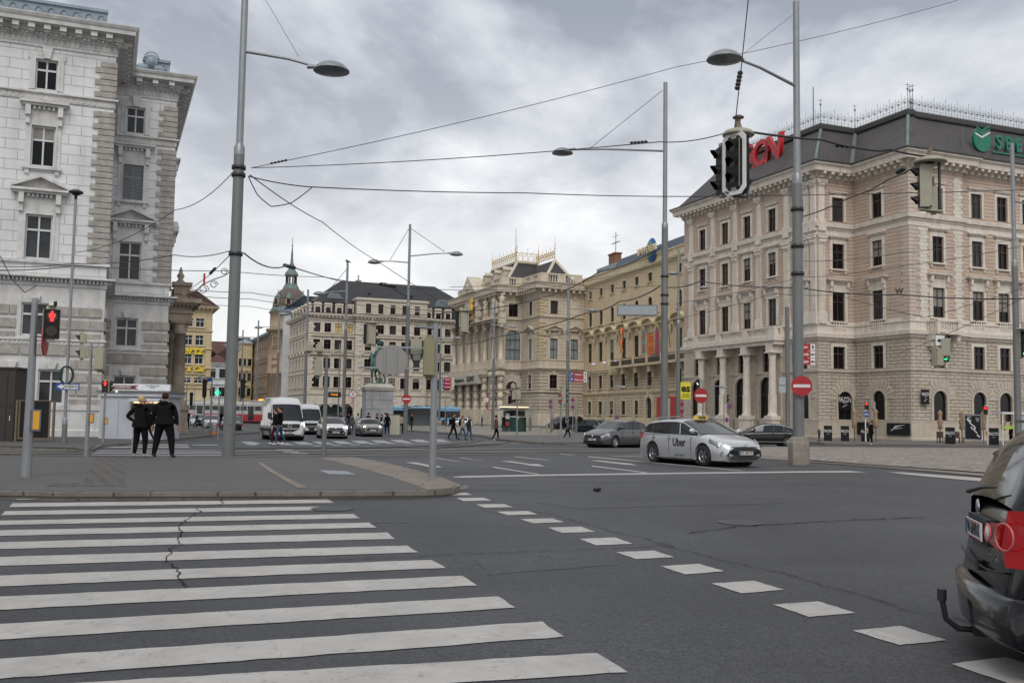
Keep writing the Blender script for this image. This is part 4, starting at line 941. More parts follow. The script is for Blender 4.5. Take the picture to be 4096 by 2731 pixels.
# ================================================================ palace with the gilded cresting, centre right
SAND = stone('sand_ashlar', (.50,.44,.35), (.42,.365,.285), brick=(2.4,.62,.016), mortar=.6, dirt=.3)
SANDR = stone('sand_rustica', (.47,.41,.33), (.38,.33,.265), brick=(30,.60,.07), mortar=.35, dirt=.35)
SANDT = stone('sand_trim', (.52,.46,.37), (.42,.365,.29), dirt=.4, scale=1.5, bump=.25)
SLATED = stone('roof_slate_dark', (.045,.036,.036), (.03,.026,.027), rough=.6, brick=(.5,.35,.03), mortar=.6, dirt=.1)
GOLD = paint('gilding', (.62,.40,.10), .35, metal=.7, vscale=9)
def figure(b, x, y, z, h, m=0):     # draped stone figure
 b.lathe([(.0,z),(h*.17,z),(h*.15,z+h*.2),(h*.17,z+h*.45),(h*.12,z+h*.58),(h*.19,z+h*.74),(h*.16,z+h*.80),(h*.05,z+h*.84),(h*.075,z+h*.90),(h*.07,z+h*.96),(0,z+h)], (x,y,0), 8, m)
 b.tube([(x+h*.17,y,z+h*.78),(x+h*.26,y-.1,z+h*.6),(x+h*.12,y-.25,z+h*.5)], h*.04, 5, m)
def casino():
 ZB = -.45; e1, e2 = E1.xy, E2.xy
 q = atY(2153.5,1690,180); K3 = Vec((q.x,q.y))
 f = lambda x, y, P, d: (lambda o: Vec((o.x,o.y)))(onpl(x, y, P, d))
 K2 = f(2088,1200,K3,E2); K1 = f(2004,1200,K2,E1); K0 = f(1824,1210,K1,E2); K4 = f(2337,1200,K3,E1)
 K5 = K4+e2*30; K6 = K0+e1*26
 rt = thing('palace', 'sand-coloured stone palace with arched hall windows, statues and gilded roof cresting', 'building', (K3.x,K3.y,ZB)); foot = [K0,K1,K2,K3,K4,K5,K6]
 FR = Facade(rt, K3, K4, ZB, 30); FM = Facade(rt, K2, K3, ZB, 30); FN = Facade(rt, K1, K2, ZB, 30); FA = Facade(rt, K0, K1, ZB, 30)
 print('casino', (K1-K0).length, (K2-K1).length, (K3-K2).length, (K4-K3).length)
 z = lambda a, b: (1780+a/3.7339, 1000+b/3.7339); z2 = lambda a, b: (1780+a/3.7339, 1400+b/3.7339)
 V = lambda p: FR.uv(*p)[1]
 top = (V(z(1630,955)), V(z(1630,757))); main = (V(z2(1620,130)), V(z(1620,1320))); low = (V(z2(1620,572)), V(z2(1620,368)))
 eave = V(z(1400,480)); wt = V(z(1415,640)); st = V(z(1415,985)); sl = V(z2(1400,140)); lg = V(z2(1400,268)); b2 = V(z2(1400,620)); pl = V(z2(1400,950))
 print('casino levels', [round(q,1) for q in (*top,*main,*low,eave,wt,st,sl,lg,b2,pl)])
 d = dict(trim=SANDT, sash=SASHB)
 def col(F, u, w=1.45, blind=False):
  if not blind: F.win(u, top[0], w, top[1]-top[0], fw=.35, ears=True, key=True, sill=False, **d)
  else:
   b = F.local(); b.box(u-w/2-.35,u+w/2+.35,-.06,.01,top[0],top[1]+.35); b.box(u-.3,u+.3,-.2,.01,top[1]+.353,top[1]+.9); b.build('blind_window', SANDT, rt)
  F.win(u, main[0], w, main[1]-main[0], fw=.38, hood='tri', hz=.95, hw=.6, hp=.6, cons=True, sill=False, pane=GLASS3, trans=[.48], **d)
  if not blind: F.win(u, low[0], w, low[1]-low[0], fw=.3, key=True, **d)
  if F is FR and not blind:
   b = F.local(); b.box(u-w/2,u+w/2,-.02,.01,pl+.3,b2-.8); b.box(u-w/2-1,u+w/2+1,-.3,.01,b2-.1,b2+.15); b.build('walled_door', stone('plaster_panel', (.38,.34,.28)), rt)
 u1 = FR.uv(*z(1630,850))[0]; u2 = FR.uv(*z2(1928,50))[0]; col(FR, u1, 1.5); col(FR, u2, 1.5, True); u3 = FM.uv(*z(1283,870))[0]; col(FM, u3, 1.5)
 uw = FN.uv(*z(1020,890))[0]; FN.win(uw, top[0], 1.9, top[1]-top[0], fw=.35, ears=True, key=True, sill=False, **d)
 ah = FN.uv(*z(1014,1198))[1]; al = FN.uv(*z2(1014,150))[1]
 FN.win(uw, al, 3.0, ah-al, trim=SANDT, sash=SASHB, arch=True, fw=.45, sill=False, mull=2, trans=[.35,.68], balu=1.6, pane=GLASS3)
 FN.win(uw, low[0]-.1, 2.5, 1.5, trim=SANDT, sash=SASHB, arch=True, fw=.5, sill=False, mull=3, trans=[.5], vous=True); FN.win(uw, pl+1.2, 1.7, 2.0, fw=.25, hood='flat', hz=.15, **d)
 cx = [FA.uv(*z(a,1350))[0] for a in (185,295,410,525,645)]; pr = [FA.uv(*z(a,1350))[0] for a in (775,885)]
 ax = [(a+b)/2+.25 for a, b in zip(cx, cx[1:])]
 print('casino cols', cx, pr)
 for u in ax:
  FA.win(u, al, 1.9, ah-al, trim=SANDT, sash=SASHB, arch=True, fw=.3, sill=False, mull=1, trans=[.35,.68], balu=1.4, pane=GLASS3)
  FA.win(u, pl-.5, 1.6, 3.6, trim=SANDT, sash=SASHB, fw=.2, hood='tri', hz=.2, hw=.2, sill=False, mull=1, trans=[.7]); FA.win(u, low[0], 1.3, 1.4, trim=SANDT, sash=SASHB, arch=True, fw=.2, sill=False, mull=1)
 FA.win((pr[0]+cx[4])/2, al, 1.5, ah-al-1, trim=SANDT, sash=SASHB, fw=.3, sill=False, pane=GLASS3)
 zones = [(0,pl,2),(pl,lg-.3,1),(lg-.3,main[0]-.05,2),(main[0]-.05,wt+.2,0)]; mats = [SAND, SANDR, SANDT]
 for F in (FR,FM,FN,FA): F.wall(zones).build('wall', mats, rt)
 Z = lambda v: v+ZB
 b = MB()
 for a, c in ((K4,K5),(K5,K6),(K6,K0)): b.poly([(a.x,a.y,ZB),(c.x,c.y,ZB),(c.x,c.y,Z(wt)),(a.x,a.y,Z(wt))])
 b.build('rear_wall', SAND, rt, True)
 b = MB(); sweep(b, foot, [(0,Z(wt-.4)),(.1,Z(wt-.38)),(.1,Z(wt)),(.3,Z(wt+.1)),(.35,Z(wt+.75)),(1.3,Z(wt+.8)),(1.35,Z(eave-.4)),(1.6,Z(eave)),(-.2,Z(eave+.15))])
 for a, c in zip(foot[:4], foot[1:5]): blocks(b, a, c, Z(wt+.25), Z(wt+.77), 1.15, .4, 1.15, o0=.2); blocks(b, a, c, Z(wt-.15), Z(wt+.08), .25, .2, .4, e0=.05, e1=.05)
 b.build('cornice', SANDT, rt, True)
 b = MB()
 sweep(b, foot, [(0,Z(st-.3)),(.1,Z(st-.25)),(.25,Z(st-.1)),(.3,Z(st)),(0,Z(st+.08))])
 sweep(b, foot, [(0,Z(lg-.5)),(.15,Z(lg-.45)),(.3,Z(lg-.2)),(.55,Z(lg)),(.55,Z(lg+.12)),(.12,Z(lg+.2)),(.12,Z(sl-.1)),(.25,Z(sl-.05)),(.25,Z(sl+.1)),(0,Z(sl+.15))])
 sweep(b, foot, [(0,Z(b2-.1)),(.2,Z(b2-.05)),(.2,Z(b2+.15)),(0,Z(b2+.2))]); sweep(b, foot, [(0,Z(pl+.1)),(.3,Z(pl)),(.3,Z(0))][::-1])
 for a, c in zip(foot[:4], foot[1:5]): blocks(b, a, c, Z(lg-.22), Z(lg-.02), .42, .2, .42, e0=.05, e1=.05)
 b.build('string_course', SANDT, rt, True)
 for z0, z1 in ((sl+.2, st-.5), (st+.1, wt-.4)):
  b = MB(); quoin(b, K3, e2, e1, Z(z0), Z(z1), h=.58, l1=1.3, l2=.8, p=.12, gap=.12); b.build('quoins', stone('ochre_quoin', (.50,.40,.24), (.40,.32,.2)), rt, True)
 b = MB()      # attic balustrade
 A_ = [Vec(r_[0][:2]) for r_ in sweep(MB(), foot, [(-.3,0),(0,0)])]
 for i in range(4): baluster_run(b, A_[i], A_[i+1], Z(eave+.1), Z(eave+1.9), sp=.5, r=.16, piers=5.5, pw=1.5)
 b.build('attic_balustrade', SANDT, rt, True)
 ao = lambda u, o: FA.A+FA.ex*u+Vec((FA.ex.y,-FA.ex.x))*o
 ct = ah+1.1
 lt_ = V(z2(1400,350))
 for k, u in enumerate(cx+pr):
  b = FA.local(); o = .6; column(b, u, -o, sl+.1, ct, .4, cap='cor', n=12, flut=False); b.box(u-.65,u+.65,-o-.6,.01,lg+.2,sl+.097)
  b.box(u-.6,u+.6,-o-.5,.01,ct+.001,st-.1); b.build('hall_column', SANDT, rt)
  b = FA.local(); column(b, u, -o, pl+.6, lt_-.1, .5, n=12, bands=True, flut=False); b.box(u-.75,u+.75,-o-.75,.01,0,pl+.597); b.box(u-.65,u+.65,-o-.6,.01,lt_-.1,lg-.5)
  for j in range(4): b.ell((u-.6+j*.4,-o-.7,lg-1.0), (.2,.15,.5), 6, 0, 4)
  b.build('porch_column', SANDT, rt)
  if 0 < k:
   b = FA.local(); b.box(u-.6,u+.6,-o-.45,.01,st+.003,st+1.0); figure(b, u, -o+.05, st+1.0, 3.6); figure(b, u+.8, -o+.25, st+1.0, 2.6) if k%2 else None; b.build('statue', SANDT, rt)
 b = FA.local(); b.box(cx[0]-1,FA.L+.3,-1.75,-.01,st-.15,st+.003); b.box(cx[0]-1,FA.L+.3,-1.6,-.01,ct+.45,st-.4); b.box(cx[0]-.9,cx[4]+.9,-1.7,-.01,lg-.9,lg-.0); b.build('entablature', SANDT, rt)
 b = FA.local(); ua, ub_ = FA.uv(*z(370,690))[0], FA.uv(*z(560,620))[0]; up = (ua+ub_)/2
 b.prism([(ua-.5,eave),(ub_+.5,eave),(up,eave+3.4)], 1, -1.9, 1.0); b.box(ua,ub_,-1.0,-.01,wt-1,eave-.003); b.ell((up,-1.95,eave+1.1), (1.0,.2,.8), 8); b.build('pediment', SANDT, rt)
 b = FA.local(); ug = FA.uv(*z(492,850))[0]; figure(b, ug, -1.25, st+2.2, 3.4); b.box(ug-.3,ug+.3,-1.2,-1.0,st+.3,st+2.2); b.build('gilded_figure', GOLD, rt)
 b = FA.local(); ua, ub_ = cx[0]+.9, cx[4]-.9; b.box(ua,ub_,-1.75,-1.7,lg-2.35,lg-.93); b.box(ua-.2,ub_+.2,-1.7,-.5,lg-2.6,lg-.91); b.build('inscription_panel', stone('inscription_stone', (.46,.42,.35)), rt)
 M0 = wmat(rt).inverted() @ FA.W; um = (ua+ub_)/2; Lp = ub_-ua
 put_text('Burgtheater im', 1.15, BLACKM, rt, M0 @ Mat.Translation((ua+Lp*.36,-1.80,lg-1.7)), sx=Lp*.42/8.3, name='lettering'); put_text('KASINO', 1.45, BLACKM, rt, M0 @ Mat.Translation((ua+Lp*.76,-1.80,lg-1.6)), sx=Lp*.30/6.0, name='lettering', bold=.02)
 def hipped(name, base, top, cap=True):
  b = MB(); n = len(base)
  for i in range(n): b.poly([base[i],base[(i+1)%n],top[(i+1)%n],top[i]])
  if cap: b.poly(top)
  b.build(name, SLATED, rt, True)
  for i in (0,1,2):
   h_ = MB(); h_.tube([base[i],top[i]], .32, 6); h_.build('hip_flashing', SANDT, rt, True)
 zb = Z(eave+.2); P3 = lambda v, zz: (v.x,v.y,zz)
 def at_h(px_, py_, P, d_): return onpl(px_, py_, P, d_)
 base = [K0+e1*2+e2*-1.5, K1+(e1+e2)*1.6, K2+e1*2+e2*1.6, K2+e1*9+e2*12, K6]
 t0 = at_h(*z(705,335), K1+e1*7, E2); t1 = at_h(*z(1072,196), K1+e1*7, E2); t2 = at_h(*z(1395,222), Vec((t1.x,t1.y)), E1); zt_ = t1.z
 T0, T1, T2 = (t0.x,t0.y,zt_), (t1.x,t1.y,zt_), (t2.x,t2.y,zt_); T3 = (t2.x+e2.x*20,t2.y+e2.y*20,zt_); T4 = (t0.x+e1.x*6,t0.y+e1.y*6,zt_)
 bb = [K0+e1*1.0, K1+e1*1.0+e2*1.0, K2+e2*1.0+e1*6, K2+e2*22+e1*10, K6]
 hipped('main_roof', [P3(v,zb) for v in bb], [T0,T1,T2,T3,T4])
 pk = at_h(*z(1640,152), K3+e2*7.5, E1); rb = [K2+e1*1.5+e2*4, K3+(e1+e2)*1.2, K4+e2*1.2-e1*1.0, K4+e2*20-e1, K2+e1*1.5+e2*20]; b = MB()
 pkv = (pk.x,pk.y,pk.z); pk2 = (pk.x+e2.x*9,pk.y+e2.y*9,pk.z)
 R_ = [P3(v,zb) for v in rb]; b.poly([R_[0],R_[1],pkv,pk2]); b.poly([R_[1],R_[2],pkv]); b.poly([R_[2],R_[3],pk2,pkv]); b.poly([R_[3],R_[4],pk2]); b.build('corner_roof', SLATED, rt, True)
 for i in (1,2): h_ = MB(); h_.tube([R_[i],pkv], .32, 6); h_.build('hip_flashing', SANDT, rt, True)
 b = MB();
 for a, c in ((T0,T1),(T1,T2)): a, c = Vec(a), Vec(c); b.tube([a+Vec((0,0,.2)),c+Vec((0,0,.2))], .4, 6)
 b.build('ridge_moulding', SANDT, rt, True)
 def crest(a, c, nm, h_=2.1):
  b = MB(); a, c = Vec(a)+Vec((0,0,.5)), Vec(c)+Vec((0,0,.5)); d_ = c-a; L_ = d_.length; ex = d_/L_; n = int(L_/1.0)
  for i in range(n+1):
   p = a+ex*(i*L_/n); b.tube([p,p+Vec((0,0,h_+(.6 if i%2 == 0 else 0)))], .05, 4)
   if i < n:
    for j in range(2):
     m_ = p+ex*(.27+.5*j); b.tube([m_+ex*(.22*math.cos(t))+Vec((0,0,h_*(.35+.3*j)+.4*math.sin(t))) for t in [2*math.pi*k/8 for k in range(9)]], .05, 4, cap=False)
  for zz in (.1,h_*.75): b.tube([a+Vec((0,0,zz)),c+Vec((0,0,zz))], .05, 4)
  b.build(nm, GOLD, rt, True)
 crest(T0,T1,'gilded_cresting'); crest(T1,T2,'gilded_cresting'); crest(pkv,pk2,'gilded_cresting',1.6)
 for p, hh in ((T0,4.2),(T1,5.2),(T2,4.5),(pkv,5.0)): b = MB(); p = Vec(p); b.lathe([(.08,0),(.05,hh*.4),(.14,hh*.45),(.04,hh*.52),(.10,hh*.6),(.03,hh*.7),(.02,hh)], p, 6); b.build('finial', GOLD, rt, True)
 for a, c in ((620,440),(765,400),(890,350)):   # dormers
  o = onpl(*z(a,c), K1+e1*3.6, E2); b = MB(); b.T = Mat.Translation(o) @ Mat.Rotation(math.atan2(-e2.y,-e2.x),4,'Z'); b.box(-.6,.6,-.5,1.6,-.7,.6); b.box(-.8,.8,-.6,1.6,.603,.75); b.lathe([(.65,-.6),(.65,1.5)], (0,0,.72), 10, 0, True, 0, math.pi, 'y') ; b.build('dormer', SANDT, rt, True)
 fp = tag(MB().build('flagpole', BLACKM), 'thin green flagpole rising behind the gilded cresting', 'flagpole'); q = onpl(*z(1055,150), K1+e1*9, E2); fp.location = q; b = MB(); b.tube([(0,0,-2),(0,0,6.5)], [.09,.04], 6); fp.data = b.mesh('flagpole', COPPER)
 return rt, K4, FA
CAS, K4, FCAS = casino()
def yellow_palace():
 ZB = -.45; v = ray(860,1644); dd = Vec((v.x,v.y)).normalized(); ex = -dd
 YEL = stone('yellow_ashlar', (.59,.465,.30), (.51,.40,.26), brick=(2.0,.55,.012), mortar=.62, dirt=.22); YTR = stone('yellow_trim', (.56,.48,.33), (.46,.39,.26), dirt=.4, scale=1.4)
 YRU = stone('yellow_rustica', (.53,.42,.285), (.43,.345,.23), brick=(1.6,.5,.05), mortar=.45, dirt=.35)
 A = K4-E2.xy*.2+ex*.02; A = A-ex*1.5; rt = thing('palace', 'yellow palace with curved window hoods, balcony with flags and dark blue metal attic', 'building', (A.x,A.y,ZB))
 B = A+ex*62; F = Facade(rt, A, B, ZB, 26); z = lambda a, b: (2250+a/1.6506, 900+b/1.6506); n_ = Vec((F.ex.y,-F.ex.x))
 V = lambda a, b: F.uv(*z(a,b))[1]
 eave = V(412,325); r4 = (V(412,423),V(412,368)); r3 = (V(332,640),V(332,538)); r2 = (V(330,890),V(330,758)); r1 = (V(325,1075),V(325,987)); r0 = (V(322,1250),V(322,1163))
 lg = V(325,952); bd = V(325,1106); pl = V(325,1270)
 us = [F.uv(*z(a,b))[0] for a, b in ((252,820),(330,820),(410,800),(495,780),(578,765))]; us = [F.uv(*z(183,830))[0]]+us; st = (us[-1]-us[0])/5; us = [us[0]+i*st for i in range(13)]
 print('yellow', eave, r4, r3, r2, r1, r0, lg, bd, pl, us[:6], st)
 d = dict(trim=YTR, sash=SASHG)
 for i, u in enumerate(us):
  F.win(u, r4[0], 1.5, r4[1]-r4[0], fw=.22, **d); F.win(u, r3[0], 1.6, r3[1]-r3[0], arch=True, fw=.3, sill=True, **d)
  F.win(u, r2[0], 1.9, r2[1]-r2[0], fw=.35, hood='seg', hz=.8, hw=.65, hp=.75, cons=True, sill=False, **d)
  F.win(u, r1[0], 1.7, r1[1]-r1[0], fw=.25, key=True, **d)
  if i != 5: F.win(u, r0[0], 1.7, r0[1]-r0[0], fw=.25, key=True, **d)
 F.win(us[5]+.1, .1, 2.3, V(575,1143)+.1, arch=True, fw=.5, fp=.3, sill=False, key=True, trim=YTR, sash=BLACKM, mull=1)
 F.wall([(0,lg-.3,1),(lg-.3,eave,0)]).build('wall', [YEL, YRU], rt)
 C, D = B-n_*20, A-n_*20
 b = MB()
 for p, q in ((B,C),(C,D),(D,A)): b.poly([(p.x,p.y,ZB),(q.x,q.y,ZB),(q.x,q.y,eave+ZB),(p.x,p.y,eave+ZB)])
 b.build('rear_wall', YEL, rt, True)
 foot = [A,B,C,D]; Z = lambda v: v+ZB
 b = MB(); sweep(b, foot, [(0,Z(eave-.5)),(.1,Z(eave-.45)),(.2,Z(eave-.2)),(.5,Z(eave-.1)),(.6,Z(eave+.2)),(.1,Z(eave+.3)),(.1,Z(eave+1.3)),(.3,Z(eave+1.4)),(.3,Z(eave+1.6)),(-.3,Z(eave+1.65))])
 sweep(b, foot, [(0,Z(lg-.6)),(.15,Z(lg-.5)),(.4,Z(lg-.1)),(.45,Z(lg)),(.1,Z(lg+.1))]); sweep(b, foot, [(0,Z(bd-.3)),(.2,Z(bd-.2)),(.25,Z(bd)),(0,Z(bd+.1))]); sweep(b, foot, [(0,Z(pl)),(.2,Z(pl-.1)),(.2,Z(0))][::-1])
 blocks(b, A, B, Z(lg-.45), Z(lg-.15), .35, .35, .7); b.build('cornice', YTR, rt, True)
 for u in us: b = F.local(); b.ell((u+st/2,-.25,r2[1]+.2), (.22,.25,.8), 6, 0, 5); b.build('stucco_mask', stone('stucco', (.50,.44,.32)), rt)
 u0, u1 = us[3]-1.6, us[9]+1.6; b = F.local(); b.box(u0,u1,-1.8,-.01,lg-.1,lg+.15);
 for u in [us[i]+st/2*s_ for i in range(3,10) for s_ in (-1,)]+[u1-.8]: b.box(u-.3,u+.3,-1.5,.01,lg-1.1,lg-.103); b.box(u-.25,u+.25,-.8,.01,lg-1.8,lg-1.103)
 for i in range(3,10): b.box(us[i]-st/2-.25,us[i]-st/2+.25,-1.85,-1.4,lg+.153,lg+1.5)
 b.build('balcony', YTR, rt)
 b = F.local(); b.box(u0,u1,-1.7,-1.64,lg+1.3,lg+1.4)
 for i in range(int((u1-u0)/.3)): b.tube([(u0+i*.3+.1*math.cos(t),-1.67,lg+.7+.45*math.sin(t)) for t in [2*math.pi*k/6 for k in range(7)]], .03, 4, cap=False)
 b.build('balcony_railing', BLACKM, rt)
 b = F.local()
 for u in us[:3]: b.box(u+st/2-.2,u+st/2+.2,-.6,-.2,lg+1.2,lg+1.35)
 b.build('floodlight', glow('floodlight_violet', (.62,.55,.85), .8), rt)
 ua = F.uv(*z(292,305))[0]; zt = F.uv(*z(303,252), -2.0)[1]
 b = F.local(); b.add([(ua,1.0,eave+1.6),(F.L,1.0,eave+1.6),(F.L,2.2,zt),(ua+.8,2.2,zt),(ua,16,eave+1.6),(ua+.8,14,zt),(F.L,14,zt),(F.L,16,eave+1.6)], [(0,1,2,3),(0,3,5,4),(3,2,6,5),(1,7,6,2),(4,5,6,7)])
 b.build('attic', stone('blue_metal', (.055,.075,.11), (.045,.062,.09), rough=.45, brick=(.9,60,.05), mortar=.7, dirt=.05), rt)
 b = F.local(); cu = F.uv(*z(215,265))[0]; b.box(cu-3.0,ua+.2,1.5,6,eave+1.4,eave+3.2); b.build('lead_box', paint('lead_sheet', (.24,.28,.32), .5), rt)
 b = F.local(); zc = F.uv(*z(215,240), -3.4)[1]; b.box(cu-1.9,cu+1.2,3.4,4.6,eave+3,zc); b.box(cu-2.05,cu+1.35,3.25,4.75,zc,zc+.25); b.build('chimney', stone('chimney_brick', (.30,.13,.08), (.22,.10,.06), brick=(.5,.16,.02)), rt)
 b = F.local(); b.tube([(cu,4,zc),(cu,4,zc+4.2)], .06, 5); b.tube([(cu-1.4,4,zc+3.4),(cu+1.4,4,zc+3.4)], .04, 4); b.tube([(cu-1.7,4,zc+2.2),(cu+1.9,4,zc+2.2)], .04, 4)
 for i in range(6): b.tube([(cu-1.5+i*.6,3.6,zc+2.2),(cu-1.5+i*.6,4.4,zc+2.2)], .03, 4)
 b.build('antenna', BLACKM, rt)
 return rt, F, z, us, st, lg, eave, r2
YP = yellow_palace()
# ================================================================ buildings closing the street
def simple(name, label, A, ex, L_, ZB, H, rows, us, mats, sash=SASHG, roof=None, rh=4, depth=14, w=1.25, hood='flat', left=False, leftL=0, lus=None, over=.5, base=None, arch0=False, keep=None, courses=(), fw=.22):
 """a block with a front facade (direction ex, left to right) and optionally its left side"""
 A = Vec((A[0],A[1])); B = A+ex*L_; n_ = Vec((ex.y,-ex.x)); wallm, trim, roofm = mats
 rt = thing(name, label, 'building', (A.x,A.y,ZB)); foot = [A,B,B-n_*depth,A-n_*depth]
 F = Facade(rt, A, B, ZB, H); FS = Facade(rt, foot[3], A, ZB, H)
 for FF, uu in ((F, us),(FS, lus or [])):
  for u in uu:
   for k, (v0, v1) in enumerate(rows):
    FF.win(u, v0, w, v1-v0, trim=trim, sash=sash, fw=fw, hood=hood if k in (1,2) else None, hz=.25, hw=.25, hp=.3, sill=k > 0, arch=arch0 and k == 0)
 zn = [(0,base or 0,1),(base or 0,H,0)] if base else [(0,H,0)]
 F.wall(zn).build('wall', [wallm, trim], rt); FS.wall(zn).build('wall', [wallm, trim], rt)
 b = MB(); Z = lambda v: v+ZB
 for p, q in ((B,foot[2]),(foot[2],foot[3])): b.poly([(p.x,p.y,ZB),(q.x,q.y,ZB),(q.x,q.y,Z(H)),(p.x,p.y,Z(H))])
 b.build('rear_wall', wallm, rt, True)
 b = MB(); sweep(b, foot, [(0,Z(H-.5)),(.1,Z(H-.45)),(over*.5,Z(H-.2)),(over,Z(H-.1)),(over+.1,Z(H+.15)),(-.2,Z(H+.2))])
 blocks(b, A, B, Z(H-.4), Z(H-.12), over*.8, .25, .7); blocks(b, foot[3], A, Z(H-.4), Z(H-.12), over*.8, .25, .7)
 for c in courses: sweep(b, foot, [(0,Z(c-.2)),(.15,Z(c-.15)),(.2,Z(c)),(0,Z(c+.1))])
 b.build('cornice', trim, rt, True)
 if roof:
  b = MB(); sweep(b, foot, [(over,Z(H+.15)),(-roof,Z(H+rh))]); b.poly([r_[1] for r_ in sweep(MB(), foot, [(0,0),(-roof,Z(H+rh))])]); b.build('roof', roofm, rt, True)
 return rt, F, FS
def flat_dir(x, y): v = ray(x, y); return Vec((v.x,v.y)).normalized()
def centre_block():
 ZB = -.45; z = lambda a, b: (1080+a/3.0154, 1030+b/3.0154); e1, e2 = E1.xy, E2.xy
 CS = stone('grey_cream_render', (.52,.465,.385), (.43,.385,.315), brick=(40,.62,.02), mortar=.75, dirt=.22); CT = stone('grey_cream_trim', (.56,.505,.425), (.45,.405,.34), dirt=.35, scale=1.5)
 q = atY(*z(455,1400), 221); A = Vec((q.x,q.y)); f = lambda p, P, d: (lambda o: Vec((o.x,o.y)))(onpl(*p, P, d))
 P1 = f(z(1022,900),A,e1); P2 = P1-e2*1.2; P3 = f(z(1892,900),P2,e1); P4 = P3+e2*1.2; P5 = P4+e1*((f(z(2260,900),P4,e1)-P4).length+6); L0 = f(z(232,1200),A,e2)
 rt = thing('palace', 'long cream stone block with white dormers in a black mansard roof, behind the rider statue', 'building', (A.x,A.y,ZB)); foot = [L0,A,P1,P2,P3,P4,P5,P5+e2*22,L0+e1*30]
 FL = Facade(rt,L0,A,ZB,30); F1 = Facade(rt,A,P1,ZB,30); F2 = Facade(rt,P2,P3,ZB,30); F3 = Facade(rt,P4,P5,ZB,30); V = lambda a, b: F1.uv(*z(a,b))[1]
 r4 = (V(568,893),V(568,783)); r3 = (V(563,1100),V(563,983)); r2 = (V(550,1330),V(550,1205)); r1 = (V(548,1560),V(548,1428)); dm = (V(577,662),V(577,590)); cz = V(455,660); ct = V(640,530)
 print('centre', r4, r3, r2, r1, dm, cz, 'L', (A-L0).length, (P1-A).length, (P3-P2).length)
 d = dict(trim=CT, sash=SASHB); gl = V(640,1640)
 def col(F, u, k=0):
  F.win(u, r4[0], 1.5, r4[1]-r4[0], fw=.25, sill=True, pane=LITW if k in (3,4) else None, **d); F.win(u, r3[0], 1.55, r3[1]-r3[0], fw=.28, hood='flat', hz=.35, hw=.3, hp=.4, **d)
  F.win(u, r2[0], 1.55, r2[1]-r2[0], fw=.28, hood='seg', hz=.35, hw=.35, hp=.4, **d); F.win(u, r1[0], 1.6, r1[1]-r1[0], fw=.28, sill=True, **d); F.win(u, .6, 2.6, 3.2, fw=.15, arch=True, sill=False, **d)
 for k, x in enumerate((568,696,824,956)): col(F1, F1.uv(*z(x,840))[0], k+1)
 for x in (1187,1336,1482,1626,1775): col(F2, F2.uv(*z(x,840))[0]); F2.win(F2.uv(*z(x,650))[0], dm[0]+.3, 1.2, 2.2, fw=.15, sill=False, **d)
 for x in (1915,2030,2145): col(F3, F3.uv(*z(x,840))[0])
 nL = int(FL.L/3.6)
 for i in range(nL): col(FL, (i+.5)*FL.L/nL)
 zn = [(0,gl,1),(gl,cz,0)]
 for F in (FL,F1,F3): F.wall(zn).build('wall', [CS,CT], rt)
 F2.wall([(0,gl,1),(gl,ct+1.2,0)]).build('wall', [CS,CT], rt)
 b = MB(); Z = lambda v: v+ZB
 for p, q in ((P1,P2),(P3,P4)): b.poly([(p.x,p.y,ZB),(q.x,q.y,ZB),(q.x,q.y,Z(ct+1.2)),(p.x,p.y,Z(ct+1.2))])
 for p, q in ((P2,P2+e2*6),(P3+e2*6,P3)): b.poly([(p.x,p.y,Z(cz)),(q.x,q.y,Z(cz)),(q.x,q.y,Z(ct+1.2)),(p.x,p.y,Z(ct+1.2))])
 for i in (6,7,8): p, q = foot[i], foot[(i+1)%9]; b.poly([(p.x,p.y,ZB),(q.x,q.y,ZB),(q.x,q.y,Z(cz)),(p.x,p.y,Z(cz))])
 b.poly([(p.x,p.y,Z(ct+1.15)) for p in (P2,P3,P3+e2*6,P2+e2*6)])
 b.build('rear_wall', CS, rt, True)
 b = MB(); sweep(b, foot, [(0,Z(cz-1.7)),(.1,Z(cz-1.6)),(.1,Z(cz-1)),(.4,Z(cz-.9)),(1.0,Z(cz-.5)),(1.1,Z(cz-.05)),(-.2,Z(cz+.1))])
 for i in range(6): blocks(b, foot[i], foot[i+1], Z(cz-.95), Z(cz-.5), .8, .3, .8)
 for v in (V(640,905),V(640,1150),V(640,1395),gl): sweep(b, foot, [(0,Z(v-.25)),(.15,Z(v-.2)),(.22,Z(v)),(0,Z(v+.1))])
 sweep(b, [P2,P3,P3+e2*6,P2+e2*6], [(0,Z(ct+.6)),(.3,Z(ct+.7)),(.4,Z(ct+1.1)),(-.2,Z(ct+1.3))]); b.build('cornice', CT, rt, True)
 for C, da, db in ((A,e2,e1),(P2,e2,e1),(P3,-e1,e2)): b = MB(); quoin(b, C, da, db, Z(gl+.3), Z(cz-1.8), h=.62, l1=1.3, l2=.8, p=.1, gap=.12); b.build('quoins', CT, rt, True)
 b = MB()   # pilaster strips between windows
 for F in (F1,F2,F3):
  ops = sorted(set(round((o[0]+o[1])/2,2) for o in F.op if abs(o[2]-r4[0]) < .1)); W = wmat(rt).inverted() @ F.W; b = MB(); b.T = W
  for a, c in zip(ops, ops[1:]): b.box((a+c)/2-.45,(a+c)/2+.45,-.08,.01,V(640,900),cz-1.8)
  b.build('pilaster', CT, rt)
 dr = V(480,520)
